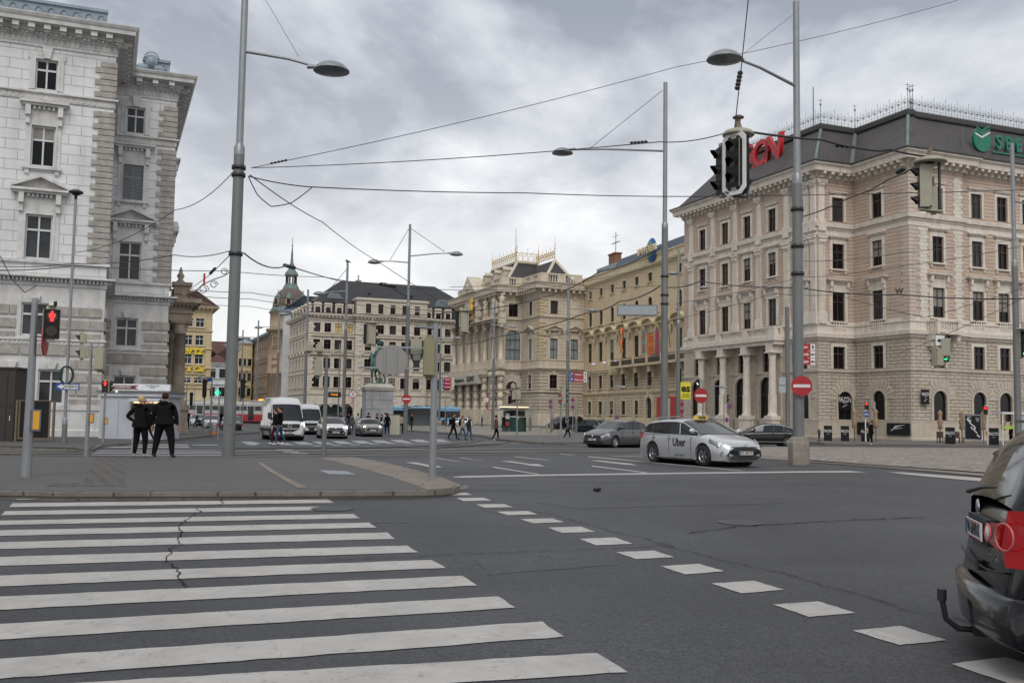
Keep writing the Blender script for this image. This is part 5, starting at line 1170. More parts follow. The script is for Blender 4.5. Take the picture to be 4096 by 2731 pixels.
 b = MB(); sweep(b, foot, [(.9,Z(cz+.12)),(-.5,Z(cz+.16)),(-.9,Z(dr-.2)),(-.3,Z(dr)),(-1.2,Z(dr+.25)),(-9,Z(dr+6.2))]); b.poly([r_[1] for r_ in sweep(MB(), foot, [(0,0),(-9,Z(dr+6.2))])]); b.build('roof', stone('black_slate', (.028,.028,.031), (.02,.02,.023), rough=.55, brick=(.5,.35,.03), mortar=.7, dirt=.08), rt, True)
 def dormer(F, u):
  b = F.local(); b.box(u-.88,u+.88,.05,2.4,cz+.1,dm[1]+.5); b.prism([(u-1.05,dm[1]+.503),(u+1.05,dm[1]+.503),(u+.7,dm[1]+1.05),(u-.7,dm[1]+1.05)], 1, -.1, 2.4); b.build('dormer', CT, rt)
  fr, pn = winmesh(1.05, dm[1]-dm[0], CT, SASHB, fw=0, sill=False); o = link('window', fr, rt); o.matrix_local = wmat(rt).inverted() @ F.W @ Mat.Translation((u,-.2,dm[0])); link('pane', pn['window_glass'], o)
 for x in (577,703,836,966): dormer(F1, F1.uv(*z(x,640))[0])
 for x in (1912,2030,2148): dormer(F3, F3.uv(*z(x,690))[0])
 for i in range(nL): dormer(FL, (i+.5)*FL.L/nL)
 for x, y, W_ in ((765,498,1.6),(2075,578,1.4)):
  o = onpl(*z(x,y), A+e2*4 if x < 1500 else P4+e2*3.2, E1); b = MB(); b.T = Mat.Translation(o) @ Mat.Rotation(math.atan2(e1.y,e1.x),4,'Z'); b.add([(-3,-1.5,-1.3),(3.2,-1.5,-1.3),(1,1.2,1.5),(-.9,1.2,1.5),(-.9,-1.8,1.0),(.9,-1.8,1.0)], [(0,1,5,4),(1,2,5),(0,4,3),(4,5,2,3)]); b.build('skylight', paint('zinc_skylight', (.22,.27,.31), .25, metal=.3), rt, True)
 o = onpl(*z(1455,495), P2+e2*6, E1); b = MB(); b.T = Mat.Translation(o) @ Mat.Rotation(math.atan2(e1.y,e1.x),4,'Z'); b.box(-5,5,0,.5,-.7,.9); b.box(-5.4,5.4,-.4,1,.9,1.2); b.build('skylight', paint('skylight_glass', (.05,.07,.09), .1), rt, True)
 zt = Z(dr+6.2)
 for x, y, s in ((1750,418,1.0),(1805,412,1.2),(2045,478,1.1),(1405,402,1.6)):
  o = onpl(*z(x,y), P2+e2*11, E1); b = MB(); b.T = Mat.Translation(o); (b.lathe([(0,.5),(s*.6,.35),(s*.95,.0),(s*1.0,-.25)], (0,0,0), 12) if x != 1405 else b.lathe([(0,1.0),(s*1.6,.6),(s*2.2,-.2),(s*2.2,-1)], (0,0,0), 14)); b.tube([(0,0,0),(0,0,-2.2)], .12, 5)
  b.build('roof_dish', paint('roof_plant_grey', (.33,.35,.36), .5), rt, True)
 b = MB();
 for x0, x1, y0, y1 in ((1720,1860,438,470),(1870,1965,438,470)):
  a = onpl(*z(x0,y1), P2+e2*12, E1); c = onpl(*z(x1,y0), P2+e2*12, E1); W_ = (c-a).xy.length; b = MB(); b.T = Mat.Translation(a) @ Mat.Rotation(math.atan2(e1.y,e1.x),4,'Z'); b.box(0,W_,0,4,-.8,c.z-a.z); b.build('roof_plant', paint('roof_plant_grey', (.33,.35,.36), .5), rt, True)
 return rt, A, L0, foot
CB, CBA, CBL, _ = centre_block()
def far_blocks():
 e1, e2 = E1.xy, E2.xy; ZB = -.45
 W1 = stone('white_render', (.55,.56,.57), (.46,.47,.48), dirt=.25);
 q = onpl(1129,1500,CBL,E2); A = Vec((q.x,q.y)); L_ = 26
 P = CBL+e2*5-e1*.6; q_ = onpl(1126,1500,P,E2); B0 = Vec((q_.x,q_.y)); WL = (B0-P).length
 rt = thing('building', 'narrow pale grey facade wedged between the domed corner house and the black-roofed block', 'building', (P.x,P.y,ZB)); F = Facade(rt, B0, P, ZB, 28)
 Ht = F.uv(1150,1262)[1]; Ht = 27
 for i in range(int(WL/3.6)):
  for v in (5.5,10,14.5,19,23): F.win((i+.5)*WL/int(WL/3.6), v, 1.2, 2.3, trim=W1, sash=SASHG, fw=.25, hood='flat', hz=.15)
 F.wall([(0,Ht,0)]).build('wall', W1, rt); b = MB(); sweep(b, [B0,P,P+e1*12,B0+e1*12], [(0,ZB+Ht-.6),(.8,ZB+Ht-.2),(.9,ZB+Ht+.2),(-4,ZB+Ht+4)]); b.build('roof', LEAD, rt, True)
 F2 = Facade(rt, P, P+e1*12, ZB, 28); F2.wall([(0,Ht,0)]).build('wall', W1, rt)
 BR = stone('brown_sandstone', (.34,.25,.175), (.27,.195,.135), brick=(30,.7,.04), mortar=.55, dirt=.35); BT = stone('brown_trim', (.36,.27,.19), (.27,.20,.14), dirt=.4)
 D = 300; c = atY(1153,1500,D); C = Vec((c.x,c.y)); zt = lambda y: onpl(1100,y,C,Vec((1,0,0))).z
 rt = thing('corner_house', 'brown sandstone corner house with a slate dome and green copper spire', 'building', (C.x,C.y,ZB))
 cz = zt(1250); r0 = (1137-1075)/FPX*D*1.28
 b = MB(); c0 = (C.x,C.y,0); rr_ = 6.1
 b.lathe([(rr_,ZB),(rr_,zt(1500)),(rr_+.4,zt(1497)),(rr_+.4,zt(1490)),(rr_,zt(1488)),(rr_,zt(1330)),(rr_+.9,zt(1326)),(rr_+.9,zt(1318)),(rr_-.2,zt(1315)),(rr_-.2,zt(1258)),(rr_+.2,zt(1254)),(rr_+.3,cz)], c0, 28); b.build('tower', BR, rt, True)
 b = MB(); q = 5.3; b.lathe([(q+.7,cz-.1),(q+.6,cz+.5),(q,cz+1.6),(q-.1,zt(1232))], c0, 24, 1)
 top = zt(1150); zb = zt(1232); n = 9; b.lathe([(q*math.cos(t)**.8 if t < 1.5 else 1.6, zb+(top-zb)*math.sin(t)) for t in [i*1.25/n for i in range(n+1)]], c0, 24, 0)
 b.build('dome', [stone('dome_slate', (.145,.115,.10), (.10,.085,.08), bscale=5, bump=.3), COPPER], rt, True)
 b = MB(); b.lathe([(2.6,zt(1165)),(2.4,zt(1150)),(1.9,zt(1140)),(1.9,zt(1135))], c0, 16); b.build('lantern_base', COPPER, rt, True)
 for k in range(6):
  a = k*math.pi/3; b = MB(); b.tube([(C.x+1.5*math.cos(a),C.y+1.5*math.sin(a),zt(1136)),(C.x+1.5*math.cos(a),C.y+1.5*math.sin(a),zt(1102))], .26, 6); b.build('lantern_column', DARKR, rt, True)
 b = MB(); b.lathe([(2.0,zt(1103)),(2.1,zt(1098)),(1.9,zt(1092)),(1.1,zt(1078)),(.9,zt(1072)),(1.0,zt(1066)),(.45,zt(1050)),(.28,zt(1010)),(.1,zt(985)),(.3,zt(982)),(.1,zt(978)),(.08,zt(952)),(0,zt(948))], c0, 12); b.build('spire', COPPER, rt, True)
 for a in (-2.2,-1.45,-.5):
  x, y = C.x+4.9*math.cos(a), C.y+4.9*math.sin(a); b = MB(); b.T = Mat.Translation((x,y,zt(1222))) @ Mat.Rotation(a+math.pi/2,4,'Z'); b.box(-.9,.9,-.8,1,-.3,1.6,1); b.box(-.55,.55,-.83,-.8,-.1,1.4,2); b.lathe([(1.15,1.6),(1.0,2.2),(.5,3.0),(.12,3.5),(.1,4.4)], (0,0,0), 8, 0); b.build('dome_dormer', [COPPER, BT, GLASS], rt, True)
 for a in (-2.05,-1.2):
  for y0, y1, w_ in ((1350,1385,1.1),(1405,1435,1.1),(1470,1500,1.1)):
   x, y = C.x+6.12*math.cos(a), C.y+6.12*math.sin(a); o = winmesh(1.9, zt(y0)-zt(y1), BT, SASHG, fw=.3, hood='flat', hz=.2); w_ = link('window', o[0], rt); w_.matrix_local = wmat(rt).inverted() @ Mat.Translation((x,y,zt(y1))) @ Mat.Rotation(a+math.pi/2,4,'Z'); link('pane', o[1]['window_glass'], w_)
 ld = (C-e2*0)-e1*5.2; q_ = onpl(1000,1500,ld,E2); E = Vec((q_.x,q_.y)); EL = (E-ld).length; NE = int(EL/4); F = Facade(rt, E, ld, ZB, 30); H = zt(1330)-ZB
 for i in range(NE):
  for v in (4.5,9.5,14,18.5,22.5): F.win((i+.5)*EL/NE, v, 1.4, 2.6, trim=BT, sash=SASHG, fw=.25, hood='flat', hz=.2)
 F.wall([(0,H-.5,0)]).build('wall', BR, rt); F2 = Facade(rt, ld, ld+e1*16, ZB, 30); F2.wall([(0,H-.5,0)]).build('wall', BR, rt)
 b = MB(); sweep(b, [E,ld,ld+e1*16,E+e1*16], [(0,ZB+H-1),(1.0,ZB+H-.4),(1.1,ZB+H+.2),(-4,ZB+H+3)]); b.build('roof', LEAD, rt, True)
 q = atY(1432,1180,620); b = MB(); zt2 = lambda y: atY(1432,y,620).z; c0 = (0,0,0); sp = tag(link('cathedral_spire', None) if False else MB().build('cathedral_spire', DARKR), 'distant pale gothic spire tip poking up behind the black-roofed block', 'spire'); sp.location = (q.x,620,0)
 b.lathe([(5,zt2(1260)),(2.6,zt2(1165)),(1.8,zt2(1140)),(2.3,zt2(1139)),(1.2,zt2(1126)),(2.0,zt2(1125)),(1.9,zt2(1122)),(.5,zt2(1118)),(.3,zt2(1108)),(.7,zt2(1106)),(0,zt2(1098))], c0, 8, 0, False);
 for k in range(6):
  yy = 1160-k*6
  for j in range(6): a = j*math.pi/3; b.ell(((2.3-.12*k)*math.cos(a),(2.3-.12*k)*math.sin(a),zt2(yy)), (.5,.5,.4), 5, 0, 3)
 sp.data = b.mesh('cathedral_spire', stone('spire_stone', (.35,.34,.29), (.25,.25,.21)))
 YO = stone('ochre_render', (.52,.42,.255), (.45,.36,.21), brick=(1.6,.5,.015), mortar=.8, dirt=.2); YT = stone('ochre_trim', (.53,.44,.28), (.44,.36,.23), dirt=.3)
 z6 = lambda a, b: (600+a/1.96, 1000+b/1.96)
 def place(xl, xr, y, ye, D, **k):
  a = atY(xl, y, D); A = Vec((a.x,a.y)); e = k.pop('ex', e1); o = onpl(xr, y, A, e); L_ = (Vec((o.x,o.y))-A).length; H = atY(xl, ye, D).z-ZB; return A, e, L_, H
 A, e, L_, H = place(640,838,1600,1222,172); us = []
 F0 = Facade(thing('probe','a b c d','x'), A, A+e*L_, ZB, H);
 u = [F0.uv(*z6(a,780))[0] for a in (202,297,385)]; vr = [(F0.uv(*z6(385,b))[1], F0.uv(*z6(385,a))[1]) for a, b in ((1000,1045),(815,895),(668,748),(535,605))]; fl = F0.uv(*z6(385,1080))[1]
 bpy.data.objects.remove(F0.root)
 rt, F, FS = simple('corner_house', 'yellow ochre corner house with yellow rental lettering on its front, seen beside the portico', A, e, L_, ZB, H, [(.2,3.6)]+vr, u, (YO, YT, RTILE), roof=6, rh=3.6, w=1.4, arch0=False, base=fl, over=1.0, courses=(fl, vr[1][0]-.6, vr[2][0]-.5, vr[3][0]-.6), sash=SASHW)
 HZ = paint('yellow_letters', (.75,.55,.02), .5); M0 = wmat(rt).inverted() @ F.W
 u_, v_ = F.uv(*z6(300,785)); put_text('Hertz', 2.1, HZ, rt, M0 @ Mat.Translation((u_-.1,-.35,v_)), shear=.25, bold=.05, ext=.12, name='lettering'); u_, v_ = F.uv(*z6(275,928)); put_text('Rent a Car', 1.35, HZ, rt, M0 @ Mat.Translation((u_+.3,-.35,v_)), bold=.05, ext=.1, name='lettering', shear=.25)
 A, e, L_, H = place(826,905,1600,1452,215)
 WG = stone('pale_grey_render', (.50,.51,.52), (.44,.45,.46), dirt=.2)
 simple('house', 'pale grey house with a plain dark red hipped roof left of the tall mast', A, e, L_, ZB, H, [(.4,3),(5,7),(9,11)], [L_*.25,L_*.75], (WG, WG, RTILE), roof=6, rh=5.2, w=1.3)
 A, e, L_, H = place(945,1003,1600,1372,330)
 simple('house', 'yellow house with small paired windows just right of the tall mast', A, e, L_, ZB, H, [(1,4),(7,9.6),(12,14.6),(17,19.4)], [L_*.2,L_*.5,L_*.8], (YO, YT, LEAD), roof=4, rh=2.5, w=1.5)
 A, e, L_, H = place(893,950,1600,1395,300, ex=e1)
 simple('house', 'ochre house partly hidden behind the tall mast', A, e, L_, ZB, H, [(1,4),(7,9.6),(12,14.6)], [L_*.2,L_*.5,L_*.8], (YO, YT, LEAD), roof=4, rh=2, w=1.4)
 A, e, L_, H = place(600,1010,1600,1560,420); simple('house', 'distant cream terrace closing the far end of the side street', A, e, L_, ZB, H+8, [(1,4),(6,9),(11,14)], [L_*(i+.5)/14 for i in range(14)], (stone('far_cream', (.48,.44,.36)), YT, LEAD), roof=4, rh=3, w=1.6)
 A, e, L_, H = place(1700,1835,1640,1560,330); simple('house', 'distant beige house glimpsed between the black-roofed block and the gilded palace', A, e, L_, ZB, H+10, [(1,4),(6,9),(11,14)], [L_*(i+.5)/5 for i in range(5)], (stone('far_cream', (.48,.44,.36)), YT, LEAD), roof=4, rh=3, w=1.6)
far_blocks()
# ================================================================ masts, signals, signs
GALV = paint('galvanised_steel', (.25,.262,.275), .42, metal=.5, vscale=2.5); GALVD = paint('mast_grey_paint', (.155,.16,.16), .5, metal=.25, vscale=1.2)
CREAMP = paint('signal_cream', (.30,.285,.21), .5); BLACKP = paint('signal_black', (.006,.006,.007), .5, spec=.3); CONCB = stone('concrete_foot', (.26,.23,.20), (.15,.13,.11), dirt=.5, scale=2, bump=.4)
REDP = paint('sign_red', (.33,.012,.018), .45); WHITEP = paint('sign_white', (.62,.62,.62), .45); BLUEP = paint('sign_blue_enamel', (.015,.07,.26), .4); SIGNBK = paint('sign_back', (.23,.22,.21), .6, vscale=1.5)
LENSD = paint('lens_dark', (.02,.012,.01), .2); LRED = glow('lamp_red', (1.0,.02,.02), 2.2); LGRN = glow('lamp_green', (.02,.75,.30), 1.6); LORG = glow('lamp_amber', (1.0,.30,.02), 1.8); YELP = paint('button_yellow', (.62,.33,.02), .5)
def zz(x, y, Y): return atY(x, y, Y).z
def face(x, y, extra=0): return math.atan2(-x, y)+extra          # rotation that turns local -Y toward the camera
def lamp_head(b, c, d, s=1.0):
 """shallow dome luminaire; d = unit direction pointing away from the mast"""
 T0 = b.T; b.T = T0 @ Mat.Translation(c) @ Mat.Rotation(math.atan2(d[1],d[0]),4,'Z')
 n = 16; pr = [(0,.26*s),(.22*s,.24*s),(.40*s,.16*s),(.52*s,.05*s),(.56*s,-.03*s)]
 b.lathe(pr, (0,0,0), n, 0); b.lathe([(.56*s,-.03*s),(.50*s,-.045*s)], (0,0,0), n, 0); b.lathe([(.50*s,-.045*s),(.3*s,-.10*s),(0,-.12*s)], (0,0,0), n, 1)
 b.tube([(-.75*s,0,.10*s),(-.3*s,0,.12*s)], .07*s, 8, 0); b.T = T0
def mast(label, bx, by, ty, rb, rt_, ys=None, arms=(), foot=0, Y=None, col=(None,None), hs=1.0, clamps=(), name='street_lamp', cat='street lamp', group='tall lamp masts around the square', tx=None, seam=True):
 if Y is None: p = gnd(bx, by); Y = p.y
 else: p = atY(bx, by, Y); p.z = G(Y)
 rt = thing(name, label, cat, (p.x,p.y,G(p.y)), 0, group); z = lambda y: zz(bx, y, Y)-rt.location.z; top = z(ty)
 lo, up_ = col[0] or GALVD, col[1] or GALV
 if ys:
  s_ = z(ys); b = MB(); b.tube([(0,0,0),(0,0,s_)], [rb,(rb*.86)], 16); b.build('pole', lo, rt); b = MB(); b.tube([(0,0,s_),(0,0,top)], [rt_,rt_*.9], 14); b.lathe([(rb*.88,s_-.25),(rb*.88,s_),(rt_,s_+.12)], (0,0,0), 16); b.build('upper_pole', up_, rt)
 else: b = MB(); b.tube([(0,0,0),(0,0,top)], [rb,rt_], 14); b.build('pole', up_, rt)
 if foot: b = MB(); b.lathe([(foot,0),(foot,.72),(foot*.85,.86),(rb*1.1,.93)], (0,0,0), 8, 0, False); b.build('concrete_foot', CONCB, rt)
 for cy in clamps: b = MB(); b.lathe([(rb*.85,z(cy)-.07),(rb*1.0+.03,z(cy)-.06),(rb*1.0+.03,z(cy)+.06),(rb*.85,z(cy)+.07)], (0,0,0), 14); b.build('clamp', BLACKM, rt)
 for ay, hx, hy, dY in arms:
  h = atY(hx, hy, Y+dY)-Vec(rt.location); d = Vec((h.x,h.y)).normalized(); a0 = Vec((d.x*rt_*.5,d.y*rt_*.5,z(ay))); a1 = h-Vec((d.x*.45*hs,d.y*.45*hs,-.10*hs))
  b = MB(); b.tube([a0, a0.lerp(a1,.6)+Vec((0,0,.06*hs)), a1], [.055*hs,.045*hs,.04*hs], 8); b.build('lamp_arm', up_, rt)
  b = MB(); lamp_head(b, h, (d.x,d.y), hs); b.build('lamp_head', [GALV, paint('lamp_glass', (.16,.17,.19), .2)], rt)
 return rt
M1 = mast('thick near grey lamp mast on the traffic island, one arm reaching right', 913, 1830, -420, .195, .115, 590, [(205,1326,282,0)], clamps=(670,700,1015), hs=1.05)
M2 = mast('tall grey lamp mast on a stained concrete foot behind the silver taxi', 3195, 1858, 8, .19, .118, 708, [(345,2898,236,-1.5)], foot=.36, clamps=(838,985,1095), hs=1.05)
b = MB()
for yy, yy2 in ((1450,1690),):
 z0, z1 = zz(913,1690,M1.location.y)-M1.location.z, zz(913,1655,M1.location.y)-M1.location.z
 b.T = Mat.Rotation(face(M1.location.x,M1.location.y),4,'Z'); b.box(-.075,.075,-.205,-.15,z0-.05,z1+.30)
b.build('service_hatch', GALVD, M1)
M3 = mast('grey lamp mast with a blank road panel and one long arm to the left', 2656, 1765, 331, .225, .14, 897, [(604,2250,612,4)], Y=60, hs=1.25, clamps=(1105,1180,1215))
M4 = mast('lamp mast with two arms behind the round sign back', 1621, 1731, 897, .22, .14, 1217, [(1050,1497,1050,0),(1024,1826,1018,0)], hs=1.2)
M5 = mast('mast with a bird on top and a short left arm, left of the rider statue', 1372, 1718, 1050, .20, .14, 1310, [(1165,1276,1176,0)], Y=112, hs=1.2)
M6 = mast('lamp mast carrying two parking signs in front of the gilded palace', 2268, 1720, 1120, .2, .14, 1355, [(1234,2369,1243,0)], Y=105, hs=1.0)
M7 = mast('slim lamp mast just left of the pink palace, two small lamps', 2712, 1735, 997, .19, .11, 1285, [(1130,2819,1152,0),(1090,2692,1095,-2)], Y=93, hs=.85)
M8 = mast('lamp mast with a round tram stop sign in front of the hall columns', 1970, 1715, 1208, .19, .13, 1426, [(1300,2052,1308,0)], Y=122, hs=.95)
M9 = mast('lamp mast with three stacked red parking signs on it', 1756, 1690, 1254, .18, .12, 1409, [(1345,1832,1353,0)], foot=.5, Y=150, hs=1.0)
M10 = mast('lamp mast rising in front of the left end of the black-roofed block', 1216, 1700, 1158, .19, .13, 1367, [(1252,1134,1257,0)], Y=115, hs=1.0)
M11 = mast('lamp mast standing before the domed corner house', 1104, 1690, 1230, .19, .13, 1403, [(1308,1033,1311,0)], Y=135, hs=1.0)
M12 = mast('lamp mast with a concrete foot at the tram, left of the domed house', 1021, 1675, 1281, .19, .13, 1433, [(1350,966,1353,0)], foot=.45, Y=158, hs=1.1)
M13 = mast('farthest lamp mast with a concrete foot, beside the tall near mast', 960, 1668, 1319, .20, .14, 1470, [(1378,905,1383,0)], foot=.45, Y=190, hs=1.2)
M14 = mast('plain grey post without a lamp behind the no entry sign', 3151, 1715, 1228, .21, .20, None, Y=92, name='post', cat='post', col=(None,GALVD))
M15 = mast('pale lamp mast cut by the right edge of the picture', 4076, 1850, 575, .19, .12, 1049, [(805,4190,842,0)], Y=55, hs=1.0)
M16 = mast('slim lamp pole with a small round head before the left palace', 255, 1783, 790, .115, .06, 1680, name='street_lamp')
rtm = M16; Ym = M16.location.y; b = MB(); ztp = zz(308,775,Ym)-M16.location.z; b.lathe([(.06,ztp-.25),(.06,ztp-.1),(.22,ztp),(.30,ztp+.03),(.27,ztp+.10),(.12,ztp+.17),(0,ztp+.18)], (0,0,0), 14); b.build('lamp_head', BLACKM, M16)
b = MB(); cz = zz(280,1500,Ym)-M16.location.z
for k in range(5): b.tube([(.27*math.cos(t)+.02*k,-.13-.012*k,cz+.36*math.sin(t)) for t in [2*math.pi*j/20 for j in range(21)]], .028, 6, cap=False)
cc = tag(b.build('cable_coil', paint('cable_green', (.01,.035,.025), .5)), 'coil of dark green cable hung on the slim lamp pole above the one-way sign', 'cable coil'); cc.location = M16.location
bd = tag(MB().build('bird', BLACKM), 'small dark bird perched on top of the mast left of the statue', 'bird'); b = MB(); b.ell((0,0,.12), (.22,.10,.13), 10); b.ell((-.17,0,.27), (.08,.07,.08), 8); b.tube([(.15,0,.1),(.42,0,-.02)], [.07,.02], 6); b.tube([(-.23,0,.27),(-.32,0,.25)], [.03,.005], 5); bd.data = b.mesh('bird', BLACKM); bd.location = (M5.location.x,M5.location.y,zz(1396,1050,112))
def lights(root, M_, n=3, lit=None, w=.30, h=.32, back=CREAMP, board=None, vis=True, arrow=False, man=False, color=BLACKP, litk=1):
 """signal head in root: housing, lenses and visors; M_ places it with the lenses toward local -Y, centre at origin"""
 H_ = n*h; b = MB(); b.T = M_; b.box(-w/2,w/2,-.02,.20,-H_/2,H_/2,0); b.box(-w/2+.02,w/2-.02,.2,.26,-H_/2+.03,H_/2-.03,0); b.box(-.07,.07,0,.12,H_/2,H_/2+.09,0); b.box(-.07,.07,0,.12,-H_/2-.07,-H_/2,0); b.box(-w/2+.004,w/2-.004,-.035,-.02,-H_/2+.004,H_/2-.004,1); b.build('housing', [back, color], root)
 for i in range(n):
  z = H_/2-h*(i+.5); b = MB(); b.T = M_; c_ = LENSD
  if lit is not None and i == lit[0] and not man: c_ = lit[1]
  b.lathe([(0,-.036),(.095,-.036),(.10,-.03)][::-1], (0,z,0), 14, 0, True, ax='y') if False else b.prism([(.10*math.cos(t),z+.10*math.sin(t)) for t in [2*math.pi*k/14 for k in range(14)]], 1, -.045, -.034)
  b.build('lens', c_, root)
  if man and lit is not None and i == lit[0]:
   b = MB(); b.T = M_; y = -.052; b.ell((0,y,z+.08), (.022,.006,.024), 10); b.box(-.032,.032,y-.004,y+.006,z-.01,z+.055); b.box(-.052,-.036,y-.004,y+.006,z-.02,z+.05); b.box(.036,.052,y-.004,y+.006,z-.02,z+.05); b.box(-.030,-.004,y-.004,y+.006,z-.095,z-.012); b.box(.004,.030,y-.004,y+.006,z-.095,z-.012); b.build('red_man', lit[1], root)
  if vis:
   b = MB(); b.T = M_; n_ = 12; vs = [];
   for k in range(n_+1):
    t = math.radians(-25)+math.radians(230)*k/n_; vs += [(.125*math.cos(t),-.03,z+.125*math.sin(t)), (.115*math.cos(t),-.03-.20*(.35+.65*max(0,math.sin(t))),z+.115*math.sin(t)-.01)]
   b.add(vs, [(2*k,2*k+1,2*k+3,2*k+2) for k in range(n_)], 0, True); b.build('visor', color, root)
 if board:
  b = MB(); b.T = M_; W_, Hb = board; c = .13; P = [(-W_/2+c,-Hb/2),(W_/2-c,-Hb/2),(W_/2,-Hb/2+c),(W_/2,Hb/2-c),(W_/2-c,Hb/2),(-W_/2+c,Hb/2),(-W_/2,Hb/2-c),(-W_/2,-Hb/2+c)]
  b.prism(P, 1, .02, .035, 1); k_ = 1-.10/W_*2; k2 = 1-.10/Hb*2; b.prism([(x*k_,z*k2) for x, z in P], 1, .012, .0195, 0); b.build('backing_board', [BLACKP, WHITEP], root)
def RM(x, y, z, a): return Mat.Translation((x,y,z)) @ Mat.Rotation(a,4,'Z')
q = atY(2950,672,22); T1 = thing('traffic_light', 'big hanging traffic light cluster with a white-edged black board, nearest one', 'traffic light', q, 0)
lights(T1, RM(-.14,-.22,.05,R(-52)), 3, None, board=(.66,1.42), h=.36, w=.34); lights(T1, RM(-.35,.22,-.02,R(-78)), 3, None, h=.36); lights(T1, RM(.16,.02,.02,R(110)), 3, None, h=.36, back=BLACKP)
b = MB(); b.box(-.03,.05,-.1,.2,-.55,.55); b.T = RM(.02,-.1,0,R(128)); b.box(-.13,.13,.0,.2,-.25,.45,0); b.build('control_box', [paint('signal_olive', (.22,.20,.13), .5)], T1)
b = MB(); b.lathe([(0,.90),(.17,.885),(.31,.83),(.36,.75),(.34,.73),(.12,.74)], (0.02,0,0), 20); b.build('cap', CREAMP, T1)
b = MB(); b.tube([(.02,0,.85),(.02,0,1.05),(.02,0,1.2)], [.10,.05,.07], 10); b.lathe([(.05,1.12),(.13,1.14),(.13,1.17),(.05,1.19)], (.02,0,0), 10); b.build('suspension', paint('rusty_hub', (.16,.12,.08), .6), T1)
for a in ((.24,.05),(-.02,.25)): b = MB(); b.tube([(a[0],a[1],-.62),(a[0],a[1],.78)], .035, 8); b.build('strut', GALVD, T1)
b = MB(); b.tube([(-.3,-.1,-.58),(.25,.05,-.66),(.0,.25,-.6)], .025, 6); b.build('frame', GALVD, T1)
q = atY(3722,748,24); T2 = thing('traffic_light', 'hanging traffic light seen from behind with cream housing, right of the tall mast', 'traffic light', q, 0)
lights(T2, RM(-.22,.1,.02,R(-105)), 3, None, h=.35, w=.34); lights(T2, RM(.18,.12,-.28,R(75)), 2, None, h=.3, vis=False)
b = MB(); b.lathe([(0,.76),(.17,.745),(.33,.69),(.40,.61),(.38,.59),(.12,.6)], (0.0,0,0), 20); b.build('cap', CREAMP, T2); b = MB(); b.tube([(0,0,.7),(0,0,.85),(0,0,1.0)], [.10,.05,.07], 10); b.build('suspension', MATS['rusty_hub'], T2)
b = MB(); b.tube([(.22,.0,-.5),(.22,.0,.62)], .035, 8); b.build('strut', BLACKM, T2); b = MB(); b.box(.02,.10,-.0,.1,-.3,.25); b.build('visor_panel', paint('brown_panel', (.10,.07,.06), .5), T2); b = MB(); b.tube([(-.3,0,-.55),(.3,.0,-.6)], .03, 6); b.build('frame', CREAMP, T2)
def cluster(label, x, y, Y, heads, cap=True, s=1.0):
 q = atY(x, y, Y); t = thing('traffic_light', label, 'traffic light', q, 0);
 for hx, hy_, a, n, lit in heads: lights(t, RM(hx,0,hy_,R(a)), n, lit, h=.33*s, w=.32*s)
 if cap: b = MB(); b.lathe([(0,.62),(.25,.6),(.36,.55),(.12,.54)], (0,0,0), 14); b.tube([(0,0,.6),(0,0,.85)], .05, 6); b.build('cap', CREAMP, t)
 return t
T3 = cluster('hanging traffic light with a green light before the pink palace corner balcony', 3768, 1390, 36, [(.1,-.02,20,3,(2,LGRN)),(-.25,-.35,200,2,None),(.12,.0,160,2,None)], False)
b = MB(); b.T = RM(-.12,-.12,.25,0); b.box(-.16,.16,-.02,.02,-.18,.18); b.build('arrow_sign', WHITEP, T3); b = MB(); b.T = RM(-.12,-.155,.25,0); b.box(-.02,.1,-.01,.01,-.02,.02); b.prism([(-.12,0),(-.02,-.07),(-.02,.07)], 1, -.01, .01); b.build('arrow', BLACKP, T3)
T4 = cluster('hanging traffic light seen edge on above the rider statue', 1490, 1338, 48, [(-.14,0,-150,3,None),(.14,0,95,3,None)])
b = MB(); b.T = RM(-.3,0,0,0); b.box(-.12,.05,-.1,0,-.45,.5); b.build('board_edge', BLACKP, T4)
T5 = cluster('hanging traffic light seen edge on before the gilded palace', 1860, 1290, 48, [(-.08,0,-170,3,None),(.16,0,95,3,None)])
b = MB(); b.T = RM(-.34,0,0,0); b.box(-.12,.05,-.1,0,-.5,.55); b.build('board_edge', BLACKP, T5)
T6 = cluster('hanging traffic light with a green light at the right picture edge', 4093, 1375, 38, [(.02,0,15,3,(2,LGRN))])
def post(label, bx, by, ty, rb, rt_, Y=None, group=None, name='signal_post', cat='post', mat=GALV): return mast(label, bx, by, ty, rb, rt_, None, Y=Y, name=name, cat=cat, group=group, col=(None,mat))
S1 = post('slim galvanised signal post nearest the left edge, on the island kerb', 103, 1933, 1192, .095, .055)
Y1 = S1.location.y; zb = lambda x, y, Y, r: zz(x,y,Y)-r.location.z
b = MB(); a = face(S1.location.x, Y1); b.T = Mat.Rotation(a,4,'Z'); zc = zb(140,1215,Y1,S1); b.tube([(0,0,zc),(.32,-.02,zc)], .03, 6); b.tube([(0,0,zb(120,1345,Y1,S1)),(.3,-.02,zb(120,1345,Y1,S1))], .02, 6); b.build('bracket', GALVD, S1)
q = atY(206,1295,Y1-.1); PL = thing('pedestrian_light', 'black pedestrian light showing a red standing man, mounted on the left signal post', 'traffic light', q, face(q.x,q.y)); lights(PL, RM(0,0,0,R(4)), 2, (0,LRED), w=.29, h=.275, vis=False, man=True)
b = MB(); b.box(-.06,.02,-.1,.1,.34,.42); b.build('camera', WHITEP, PL); b = MB(); b.box(.02,.08,-.08,.1,.34,.42); b.build('camera_hood', BLACKP, PL)
b = MB(); a = face(S1.location.x, Y1); b.T = Mat.Rotation(a,4,'Z') ; zc = zb(130,1345,Y1,S1);
